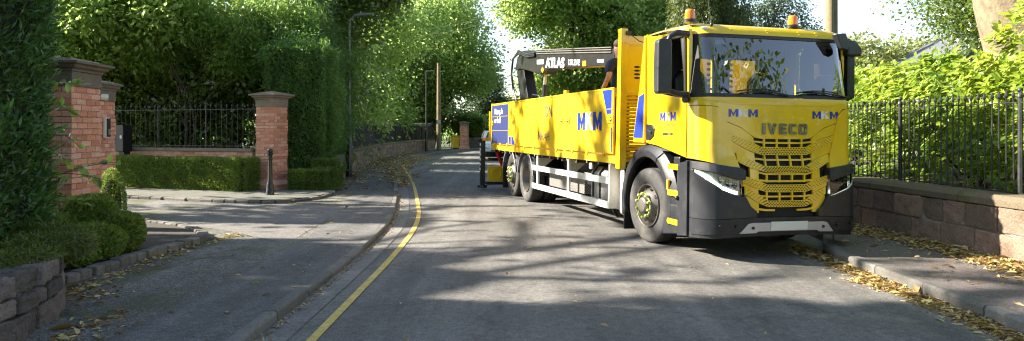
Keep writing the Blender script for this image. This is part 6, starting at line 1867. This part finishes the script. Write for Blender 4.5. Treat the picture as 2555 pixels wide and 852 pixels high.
tree('laurel_tree', (-7.2, 26.0), 'long leaved evergreen arching over the wall behind the street lamp', [(-7.2, 25.8, 4.0, 1.5, 1.6, 1.8), (-6.7, 26.5, 2.6, 1.0, 1.8, 1.2), (-6.3, 25.5, 4.6, 0.9, 1.0, 0.8), (-5.5, 23.3, 3.7, 0.55, 0.7, 0.6)], 400, 62, 0.17, 0.042, M['lf_rhodo'], 0.1, clump_r=0.5, seed=45, droop=1.3, limbs=14, holes=0.25, hcell=1.5)
grp = 'trees beyond the left boundary railings'
tree('roadside_tree', (-9.0, 31), 'bright green tree leaning over the railings directly beyond the lamp', [(-8.6, 31, 5.2, 2.6, 2.2, 2.6), (-7.2, 31.5, 2.9, 1.4, 2.2, 1.0)], 561, 52, 0.188, 0.104, M['lf_bright'], 0.2, clump_r=0.7, filt=False, seed=51, limbs=14, holes=0.45, group=grp)
tree('roadside_tree', (-9.8, 38), 'mid green tree spilling foliage onto the boarded railings at the middle of the curve', [(-9.3, 38, 4.0, 2.6, 2.6, 2.6), (-8.0, 38.5, 7.0, 3.4, 2.6, 2.4), (-7.4, 37.5, 2.6, 1.1, 2.5, 0.9)], 648, 49, 0.200, 0.117, M['lf_bright'], 0.25, clump_r=0.8, filt=False, seed=52, limbs=14, holes=0.45, group=grp)
tree('roadside_tree', (-10.5, 46), 'mid green tree massed where the railings bend to the right', [(-9.2, 46, 4.5, 3.0, 2.5, 3.2), (-8.0, 45.5, 2.6, 1.5, 2.8, 1.2), (-7.5, 46, 8.5, 3.5, 2.5, 2.6)], 604, 44, 0.213, 0.130, M['lf_tree'], 0.3, clump_r=0.85, seed=53, limbs=14, holes=0.45, group=grp)
tree('maple_tree', (-6.6, 58), 'large pale yellow green maple hanging over the far bend of the road', [(-4.3, 58, 8.0, 3.2, 3.0, 3.0), (-3.2, 57, 5.8, 2.0, 2.4, 1.6), (-6.2, 58, 5.0, 2.0, 2.4, 2.0), (-5.0, 58, 11.5, 3.0, 3, 2.4)], 691, 44, 0.237, 0.169, M['lf_bright'], 0.3, clump_r=0.85, seed=54, limbs=16, holes=0.47, hcell=1.8)
tree('dark_tree', (-12, 56), 'shadowy dark tree filling the gap behind the wooden pole', [(-10.5, 57, 5.5, 4.0, 3, 5.5), (-7, 62, 3.0, 3.0, 2.5, 2.6)], 648, 46, 0.275, 0.156, M['lf_dark'], 0.35, clump_r=1.1, seed=55, limbs=8, holes=0.3)
tree('far_tree', (-13, 70), 'tall sunlit tree standing far beyond the left railings', [(-11, 70, 10, 7, 4, 6.5), (-20, 62, 9, 6, 4, 7)], 837, 46, 0.350, 0.234, M['lf_tree'], 0.4, clump_r=1.3, seed=56, limbs=8, holes=0.36)
tree('pine_tree', (-3.0, 80), 'blue green pine standing above the far hedge', [(-3.0, 80, 5.5, 2.3, 2.2, 2.6), (-3.4, 80, 8.2, 1.6, 1.6, 1.6), (-1.8, 80, 4.0, 1.8, 2, 1.4)], 405, 60, 0.325, 0.091, M['lf_pine'], 0.3, clump_r=0.7, seed=57, limbs=18, holes=0.4, squash=0.4)
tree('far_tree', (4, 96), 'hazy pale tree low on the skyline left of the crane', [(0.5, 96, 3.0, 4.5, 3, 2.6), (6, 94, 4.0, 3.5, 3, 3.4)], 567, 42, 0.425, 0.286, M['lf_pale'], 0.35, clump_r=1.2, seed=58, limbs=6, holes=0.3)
hedge('garden_hedge', 'bright green hedge running along the far side of the bend', [(-1.6, 64.5, R(40), 3.4, 0.8, 0, 2.5), (4.5, 70.5, R(45), 6, 0.9, 0, 2.8)], 60000, 0.22, 0.12, M['lf_tree'], amp=0.3, cell=1.2, seed=60, org=(-1.5, 64.5, 0))
shrub('garden_shrub', 'low fresh green shrub behind the distant brick pier', [(-3.5, 60.5, 2.0, 1.5, 1.0, 0.9), (-1.9, 62.8, 1.9, 1.2, 1.0, 0.8)], 9000, 0.2, 0.12, M['lf_bright'], seed=61, org=(-3.4, 60.5, 0))

# ---- trees behind the lorry
tree('lime_tree', (3.9, 40.5), 'tall lime tree with a dark trunk rising behind the crane boom', [(4.0, 40.5, 9.4, 4.0, 3.4, 3.6), (1.5, 40.0, 9.0, 2.2, 2.6, 2.2), (6.4, 41, 6.0, 2.6, 2.6, 2.6), (3.2, 40.5, 5.2, 2.6, 2.4, 1.5), (1.6, 40, 4.6, 1.2, 1.4, 1.1), (5.2, 42, 3.6, 3.4, 1.6, 1.8)], 1640, 61, 0.188, 0.156, M['lf_bright'], 0.46, trunk_top=(4.2, 40.5, 11), clump_r=0.7, seed=71, limbs=26, holes=0.38, hcell=1.6)
tree('lime_tree', (9.0, 43), 'second lime tree behind the headboard with darker foliage at the top', [(8.8, 43, 8.5, 3.2, 3, 4.0), (7.8, 43, 4.0, 2.8, 2.6, 2.4), (11.5, 44, 5.0, 3.0, 2.6, 4.0)], 1070, 51, 0.213, 0.156, M['lf_bright'], 0.35, clump_r=0.8, seed=72, limbs=16, holes=0.34)
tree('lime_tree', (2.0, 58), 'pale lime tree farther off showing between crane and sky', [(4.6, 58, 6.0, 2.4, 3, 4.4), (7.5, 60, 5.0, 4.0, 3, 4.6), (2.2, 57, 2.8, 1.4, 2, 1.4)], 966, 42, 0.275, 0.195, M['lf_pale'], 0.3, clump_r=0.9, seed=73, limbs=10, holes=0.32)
# weeping cypress: hanging columns
r_ = np.random.default_rng(77)
root = empty('cypress_tree', (9.9, 33, 0), 0, 'dark drooping cypress with hanging columns of foliage behind the cab roof', 'tree')
O = np.array([9.9, 33, 0]); C = []; D = []
for i in range(70):
    cx = r_.uniform(7.6, 12.6); cy = r_.uniform(31.6, 34.5); ht = 10.5 - 1.15 * abs(cx - 9.2) ** 1.1 * (1.0 if cx > 9.2 else 0.35) + r_.uniform(-.9, .9)
    if cx > 10.4: ht = min(ht, 7.2 - (cx - 10.4) * 1.2 + r_.uniform(-.4, .4))
    k = int(ht * 60); z = r_.uniform(0.5, ht, k); rr = 0.30 * np.clip((ht - z) / 1.2, 0.12, 1)
    a = r_.uniform(0, 2 * PI, k)
    C.append(np.stack([cx + rr * np.cos(a), cy + rr * np.sin(a), z], 1)); D.append(np.stack([np.cos(a) * .4, np.sin(a) * .4, np.full(k, -.8)], 1))
C = np.concatenate(C); D = np.concatenate(D); k = 5; idx = np.repeat(np.arange(len(C)), k); m = len(idx)
P = C[idx] + r_.normal(size=(m, 3)) * 0.07
v, f, kk = leaves_geo(P - O, unit(D[idx] + r_.normal(size=(m, 3)) * .35), unit(r_.normal(size=(m, 3)) + np.array([-.5, -.6, .3])), 0.15 * (1 + r_.uniform(-.3, .3, m)), 0.05)
foliage('crown', [(v, f, np.clip(r_.normal(.45, .2, m) + (noise3(P, 3, 1.0) - .5), 0, 1))], leaf_mat('cypress foliage', [(0.025, 0.045, 0.012), (0.05, 0.08, 0.018), (0.13, 0.16, 0.03)], 0.25, (0.3, 0.36, 0.05)), root)
MB().tube([(0, 0, -.2), (0, 0, 9)], [0.3, 0.06], 10).build('trunk', M['bark'], root)
tree('birch_tree', (15.0, 38), 'airy grey green tree standing against the sky behind the far beacon', [(14.2, 38, 7.2, 1.9, 1.6, 1.8), (13.3, 38, 5.6, 1.5, 1.4, 1.1), (15.5, 38, 5.4, 1.6, 1.4, 1.4)], 310, 62, 0.150, 0.078, M['lf_pine'], 0.16, clump_r=0.5, seed=74, limbs=22, holes=0.42, hcell=1.2, bark='bark_pale')
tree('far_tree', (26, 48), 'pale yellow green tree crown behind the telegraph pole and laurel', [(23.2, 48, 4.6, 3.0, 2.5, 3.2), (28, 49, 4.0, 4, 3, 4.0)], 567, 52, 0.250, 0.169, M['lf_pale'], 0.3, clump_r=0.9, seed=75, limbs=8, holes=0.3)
tree('garden_tree', (13, 24), 'green garden tree low behind the cab mirror', [(12.0, 26, 2.2, 2.8, 2, 1.8), (9, 24, 2.0, 2.2, 2.2, 2.0)], 260, 55, 0.12, 0.07, M['lf_tree'], 0.12, clump_r=0.6, seed=76, limbs=8, holes=0.2)
# overhanging branch at the top left of centre
tree('overhanging_tree', (-9.5, 24.6), 'dark overhead branches hanging into the top of the view above the street lamp', [(-7.4, 24.0, 7.0, 3.0, 1.4, 1.1), (-4.6, 24.3, 6.5, 1.3, 1.2, 0.95), (-3.6, 24.3, 7.2, 1.4, 1.2, 0.6)], 330, 60, 0.15, 0.11, M['lf_dark'], 0.24, trunk_top=(-9.0, 24.6, 8.6), clump_r=0.5, seed=46, limbs=24, holes=0.40, hcell=1.0, low=0.0, tmin=0.8)
# tall trees beside the drive, crowns cut to place sun and shade below
tree('beech_tree', (-19, 9), 'tall beech by the drive, its crown mostly above the view and dappling the lorry', [(-18.5, 9, 10.5, 4.5, 5.5, 4.5), (-18, 15, 11, 4, 4.5, 4.2)], 1500, 60, 0.16, 0.11, M['lf_tree'], 0.4, clump_r=0.8, filt=True, seed=81, limbs=14, holes=0.0)
tree('beech_tree', (-12, 2.5), 'spreading beech behind the yew hedge that shades the near road', [(-10.5, 2.5, 7.2, 4.5, 5.0, 3.2), (-10, -4, 7.0, 4, 4, 3.5)], 1400, 60, 0.14, 0.10, M['lf_tree'], 0.35, clump_r=0.7, filt=True, seed=82, limbs=14, holes=0.0)
tree('beech_tree', (-17, 24), 'tall beech deep in the garden behind the shrubbery', [(-15, 25, 8.0, 4.5, 4, 4.0)], 600, 55, 0.16, 0.11, M['lf_tree'], 0.3, clump_r=0.8, filt=True, seed=83, limbs=10, holes=0.2)
# trees behind the viewer: seen as reflections in the windscreen and paint
tree('street_tree', (12.5, -3.5), 'tall street tree behind the viewer on the right, reflected in the windscreen', [(9.8, -4.0, 7.6, 3.6, 3.0, 4.2), (14.3, -1.6, 7.6, 2.6, 2.2, 2.0), (11, -8, 7.0, 3, 4, 3.0)], 520, 50, 0.16, 0.11, M['lf_dark'], 0.3, clump_r=0.5, seed=84, limbs=18, holes=0.45, hcell=1.5)
tree('street_tree', (-3, -24), 'leafy street tree behind the viewer down the road', [(-6, -22, 7.0, 5, 4, 5.5), (3, -26, 6, 6, 4, 5.5), (12, -20, 5, 5, 4, 5)], 500, 30, 0.3, 0.2, M['lf_tree'], 0.4, clump_r=1.2, seed=85, limbs=6, holes=0.2)
# distant belt closing the horizon
r_ = np.random.default_rng(99); C = []
for i in range(1500):
    a = r_.uniform(-0.75, 1.05); dd = r_.uniform(105, 150)
    C.append((math.sin(a) * dd, math.cos(a) * dd, r_.uniform(0, 6.5) * (0.6 + 0.5 * math.sin(a * 9))))
C = np.array(C); v, f, rn = clump_leaves(C, 2.6, 26, 0.9, 0.6, lod=False, r=r_)
o = foliage('distant_woodland', [(v, f, rn)], M['lf_tree']); o['label'] = 'far belt of trees closing the view beyond the bend'; o['category'] = 'woodland'; o['kind'] = 'stuff'

# ---- leaf litter
def litter(name, label, pts, L=0.06, W=0.028, seed=1, lift=0.004, cat='fallen leaves', tilt=0.35):
    r = np.random.default_rng(seed); p = np.array(pts, float); n = len(p)
    a = r.uniform(0, 2 * PI, n); d = np.stack([np.cos(a), np.sin(a), r.normal(0, tilt * .5, n)], 1)
    nr = unit(np.stack([r.normal(0, tilt, n), r.normal(0, tilt, n), np.ones(n)], 1))
    s = np.exp(r.normal(-0.1, 0.38, n))
    p[:, 2] += lift + np.abs(d[:, 2]) * L * 0.5
    v, f, k = leaves_geo(p, unit(d), nr, L * s, W * s, 'fold', 0.22)
    me = np_mesh(name, v, f, 4, np.repeat(r.random(n), k)); o = link_mesh(name, me, M['litter'])
    o['label'] = label; o['category'] = cat; o['kind'] = 'stuff'; return o
r_ = np.random.default_rng(123)
pts = []
for i in range(12500):
    y = r_.uniform(4.5, 12.2); xw = float(np.interp(y, [3.5, 7.0, 12], [6.02, 5.74, 5.3])) - 0.04
    w = 0.42 * (0.55 + 0.6 * n_b(np.array([y * 2]), np.array([1.0]))[0]); dx = abs(r_.normal(0, 1)) * w * 0.6
    if dx > 0.75: continue
    pts.append((xw - dx, y, ZR + 0.035 * max(0, 1 - dx / 0.4) * r_.random()))
litter('leaf_drift', 'drift of brown and gold leaves heaped along the foot of the right stone wall', pts, 0.066, 0.024, 1)
pts = []
for i in range(9000):
    y = r_.uniform(3.6, 9.9); k = n_b(np.array([y * 1.5]), np.array([9.0]))[0]
    if r_.random() > 0.25 + 0.9 * k * (1.2 if y < 7.8 else 0.45): continue
    dx = abs(r_.normal(0, 1)) * (0.15 if y < 7.8 else 0.09) * (0.5 + k)
    pts.append((3.97 - dx, y, -0.03 + 0.04 * max(0, 1 - dx / 0.2) * r_.random()))
litter('leaf_drift', 'golden leaves collected in the gutter against the right kerb', pts, 0.062, 0.022, 2)
pts = []
for i in range(2600):
    y = r_.uniform(20, 42); kx = interp(KL, y); w = 0.12 + 0.03 * max(0, y - 20)
    dx = r_.normal(0, 1) * min(w, 0.5)
    on = dx < -0.0
    pts.append((kx + dx + 0.1, y, (ZL if kx + dx + .1 < kx - .15 else (0.09 if kx + dx + .1 < kx else -0.02))))
litter('leaf_drift', 'scattered yellow leaves along the left kerb where the road bends', pts, 0.085, 0.05, 3)
pts = []
for i in range(900):
    y = r_.uniform(18.5, 45); xa = interp([(p[0], p[1]) for p in wf], y); xb = interp(KL, y) - 0.2
    pts.append((r_.uniform(xa + .05, xb) if r_.random() < .5 else xa + abs(r_.normal(0, .35)), y, ZL))
litter('leaf_scatter', 'loose yellow leaves over the far left pavement', pts, 0.08, 0.05, 4)
pts = []
for i in range(330):
    t = r_.random(); y = 6.2 + t * 4.6; pts.append((-4.33 + abs(r_.normal(0, .13)) + (0.15 if y > 10.2 else 0), y, ZL))
for i in range(90): pts.append((-4.05 + r_.normal(0, .16), 6.75 + r_.normal(0, .28), ZL))
for i in range(80): pts.append((-3.45 + abs(r_.normal(0, .16)), 5.6 + r_.normal(0, .3), ZL))
litter('leaf_scatter', 'dry leaves gathered beside the dark setts and wall at the left', pts, 0.07, 0.028, 5)
pts = []
for i in range(75): pts.append((r_.uniform(-4.3, -2.1), r_.uniform(4.6, 11.0), ZL + 0.004))
for i in range(60): pts.append((r_.uniform(-8, -2.4), r_.uniform(11, 17.0), ZL + 0.006))
litter('leaf_scatter', 'single curled leaves dotted across the near left footway', pts, 0.062, 0.028, 6)
pts = []
for i in range(700):
    y = r_.uniform(4.6, 18); pts.append((interp(KL, y) + 0.03 + abs(r_.normal(0, .05)), y, -0.018))
litter('gutter_debris', 'brown leaf crumbs lying in the channel along the left kerb', pts, 0.03, 0.015, 7)
pts = []
for i in range(40): pts.append((r_.uniform(-1.2, 3.8), r_.uniform(4.5, 12), -0.0))
for i in range(120): pts.append((r_.uniform(4.3, 5.5), r_.uniform(4.5, 10), ZR))
litter('leaf_scatter', 'a few stray leaves on the road and right pavement', pts, 0.06, 0.026, 8)

# ---- parked car beyond the lorry
M['car'] = simple('silver white car paint', (0.62, 0.62, 0.62), 0.25, var=0.02, coat=0.6)
CAR = empty('parked_car', (-0.62, 36.2, -0.02), R(4), 'silver white car parked beyond the rear of the lorry, facing us', 'car')
cb_ = MB(); W2 = 0.88
prof = [(-0.05, 0.35), (-0.02, 0.68), (0.15, 0.86), (0.95, 1.0), (1.55, 1.42), (2.0, 1.52), (3.2, 1.52), (4.0, 1.25), (4.35, 1.0), (4.4, 0.4), (4.2, 0.25), (0.2, 0.22)]
def carpt(x, y, z): 
    k = 1 - 0.22 * max(0, (z - 0.9) / 0.6); e = 1 - 0.12 * max(0, (0.35 - y) / 0.4) - 0.06 * max(0, (y - 4.0) / .4)
    return (x * k * e, y, z)
xsC = np.linspace(-1, 1, 9); vs_ = [carpt(W2 * math.sin(x * PI / 2), y, z) for x in xsC for y, z in prof]; n = len(prof); fs_ = []
for i in range(8):
    for j in range(n): fs_.append((i * n + j, i * n + (j + 1) % n, (i + 1) * n + (j + 1) % n, (i + 1) * n + j))
fs_ += [tuple(range(n)), tuple(range(8 * n, 9 * n))[::-1]]
cb_.add(vs_, fs_); cb_.build('body', M['car'], CAR, autosmooth=35)
M['carglass'] = simple('dark car glass', (0.02, 0.025, 0.03), 0.05, var=0.02)
gl_ = MB()
gl_.add([carpt(-0.74, 0.98, 1.02), carpt(0.74, 0.98, 1.02), carpt(0.66, 1.56, 1.44), carpt(-0.66, 1.56, 1.44)], [(0, 1, 2, 3)])
gl_.v = [(x, y - 0.02, z + 0.015) for x, y, z in gl_.v]; gl_.build('windscreen', M['carglass'], CAR, fix=False)
for s in (-1, 1):
    gs = MB(); gs.add([(s * 0.885, 1.15, 1.0), (s * 0.80, 1.65, 1.40), (s * 0.80, 3.1, 1.42), (s * 0.87, 3.7, 1.05)], [(0, 1, 2, 3)]); gs.build('side_window', M['carglass'], CAR, fix=False)
    MB().sphere((s * 0.98, 1.1, 1.05), 0.11, 8, sx=1, sy=.6, sz=.75).build('mirror', M['blk2'], CAR, smooth=True)
    MB().sphere((s * 0.62, 0.03, 0.68), 0.14, 8, sx=1.2, sy=.5, sz=.55).build('headlight', M['chrome'], CAR, smooth=True)
    for y in (0.85, 3.5):
        wh = MB().lathe([(0.19, -0.09), (0.3, -0.1), (0.32, -0.06), (0.32, 0.06), (0.3, 0.1), (0.19, 0.09)], axis='x', c=(s * 0.80, y, 0.32), n=24).build('wheel', M['tyre'], CAR, autosmooth=40)
        MB().lathe([(0, -0.085), (0.2, -0.095), (0.2, 0.095), (0, 0.085)], axis='x', c=(s * 0.80, y, 0.32), n=20).build('rim', M['greysteel'], wh, autosmooth=40)
MB().box(-0.45, 0.45, -0.06, -0.03, 0.32, 0.55).build('grille', M['blk2'], CAR)
MB().box(-0.26, 0.26, -0.075, -0.062, 0.38, 0.49).build('number_plate', M['plate'], CAR)

# ---- man on the load bed
def person():
    M['skin'] = simple('skin', (0.45, 0.25, 0.17), 0.5, var=0.08)
    M['navy_shirt'] = simple('navy polo shirt', (0.018, 0.024, 0.055), 0.9, var=0.25, scale=14, bump=0.4, bscale=20)
    M['trousers'] = simple('dark work trousers', (0.03, 0.03, 0.032), 0.9, var=0.2, bump=0.3, bscale=20)
    M['hair'] = simple('short dark hair', (0.05, 0.035, 0.025), 0.8, var=0.3, scale=40)
    mw = TR.matrix_basis @ Vector((0.33, 1.75, 1.25))
    root = empty('person', (mw.x, mw.y, mw.z - 0.055), R(15 + 200), 'man in navy polo shirt and dark trousers standing on the lorry bed behind the headboard', 'person')
    # local: faces +y... built facing -y
    def skin(name, joints, edges, mat, sub=2, parent=None, rootv=0):
        me = bpy.data.meshes.new(name); me.from_pydata([j[0] for j in joints], edges, [])
        o = bpy.data.objects.new(name, me); COL.objects.link(o)
        if parent is not None: o.parent = parent
        md = o.modifiers.new('skin', 'SKIN'); md.use_smooth_shade = True
        sv = me.skin_vertices[0].data
        for i, j in enumerate(joints):
            r1 = j[1] if isinstance(j[1], tuple) else (j[1], j[1]); sv[i].radius = r1; sv[i].use_root = (i == rootv)
        s2 = o.modifiers.new('sub', 'SUBSURF'); s2.levels = sub; s2.render_levels = sub
        me.materials.append(mat); return o
    J = [((0, 0, 0.98), (0.155, 0.11)), ((0, 0.0, 1.18), (0.15, 0.105)), ((0, 0, 1.38), (0.165, 0.11)), ((0, 0.0, 1.50), (0.12, 0.09)), ((0, -0.01, 1.58), (0.055, 0.055)), ((0, -0.03, 1.68), (0.075, 0.085)), ((0, -0.03, 1.78), (0.078, 0.09)), ((0, -0.02, 1.84), (0.05, 0.06)),
         ((-0.19, 0, 1.49), 0.06), ((-0.27, 0.02, 1.25), 0.045), ((-0.24, -0.18, 1.08), 0.035), ((-0.20, -0.24, 1.03), 0.03),
         ((0.19, 0, 1.49), 0.06), ((0.28, 0.04, 1.25), 0.045), ((0.24, -0.14, 1.07), 0.035), ((0.21, -0.2, 1.03), 0.03),
         ((-0.09, 0, 0.88), 0.09), ((-0.11, -0.01, 0.50), 0.062), ((-0.12, 0.02, 0.10), 0.045), ((-0.13, -0.13, 0.05), 0.035),
         ((0.09, 0, 0.88), 0.09), ((0.11, -0.01, 0.50), 0.062), ((0.12, 0.02, 0.10), 0.045), ((0.13, -0.13, 0.05), 0.035)]
    E = [(0, 1), (1, 2), (2, 3), (3, 4), (4, 5), (5, 6), (6, 7), (3, 8), (8, 9), (9, 10), (10, 11), (3, 12), (12, 13), (13, 14), (14, 15), (0, 16), (16, 17), (17, 18), (18, 19), (0, 20), (20, 21), (21, 22), (22, 23)]
    skin('body', J, E, M['skin'], parent=root)
    S = [((0, 0.0, 0.96), (0.18, 0.135)), ((0, 0.0, 1.18), (0.178, 0.13)), ((0, 0.0, 1.38), (0.188, 0.135)), ((0, 0, 1.50), (0.14, 0.105)), ((-0.20, 0, 1.49), 0.085), ((-0.265, 0.01, 1.30), 0.075), ((0.20, 0, 1.49), 0.085), ((0.275, 0.02, 1.30), 0.075), ((0, 0, 1.555), (0.075, 0.07))]
    skin('shirt', S, [(0, 1), (1, 2), (2, 3), (3, 4), (4, 5), (3, 6), (6, 7), (3, 8)], M['navy_shirt'], parent=root)
    T = [((0, 0, 1.0), (0.17, 0.125)), ((0, 0, 0.92), (0.16, 0.12)), ((-0.1, 0, 0.82), 0.105), ((-0.11, -0.01, 0.50), 0.08), ((-0.12, 0.015, 0.10), 0.065), ((0.1, 0, 0.82), 0.105), ((0.11, -0.01, 0.50), 0.08), ((0.12, 0.015, 0.10), 0.065)]
    skin('trousers', T, [(0, 1), (1, 2), (2, 3), (3, 4), (1, 5), (5, 6), (6, 7)], M['trousers'], parent=root)
    MB().sphere((0, -0.015, 1.80), 0.1, 10, sx=.85, sy=1.0, sz=.85).build('hair', M['hair'], root, smooth=True)
    sh = MB()
    for s in (-1, 1): sh.box(s * 0.125 - 0.05, s * 0.125 + 0.05, -0.2, 0.09, 0.0, 0.09)
    sh.build('boots', M['blk2'], root, bevel=0.03, bseg=3)
    for s in (-1, 1):
        for k in range(5):
            pass
    hands = []
    for s, b in ((-1, (-0.20, -0.24, 1.03)), (1, (0.21, -0.2, 1.03))):
        HJ = [((b[0], b[1], b[2]), (0.03, 0.02)), ((b[0], b[1] - 0.05, b[2] - 0.03), (0.036, 0.016))]; HE = [(0, 1)]
        for k in range(4):
            fx_ = b[0] + (k - 1.5) * 0.02; i = len(HJ); ln = (0.03, 0.036, 0.034, 0.026)[k]
            HJ += [((fx_, b[1] - 0.085, b[2] - 0.05), 0.010), ((fx_, b[1] - 0.085 - ln * .6, b[2] - 0.05 - ln), 0.009), ((fx_, b[1] - 0.085 - ln * .5, b[2] - 0.055 - 2 * ln), 0.008)]
            HE += [(1, i), (i, i + 1), (i + 1, i + 2)]
        i = len(HJ); HJ += [((b[0] - s * 0.035, b[1] - 0.045, b[2] - 0.045), 0.011), ((b[0] - s * 0.045, b[1] - 0.07, b[2] - 0.08), 0.009)]; HE += [(0, i), (i, i + 1)]
        skin('hand', HJ, HE, M['skin'], 1, parent=root)
person()
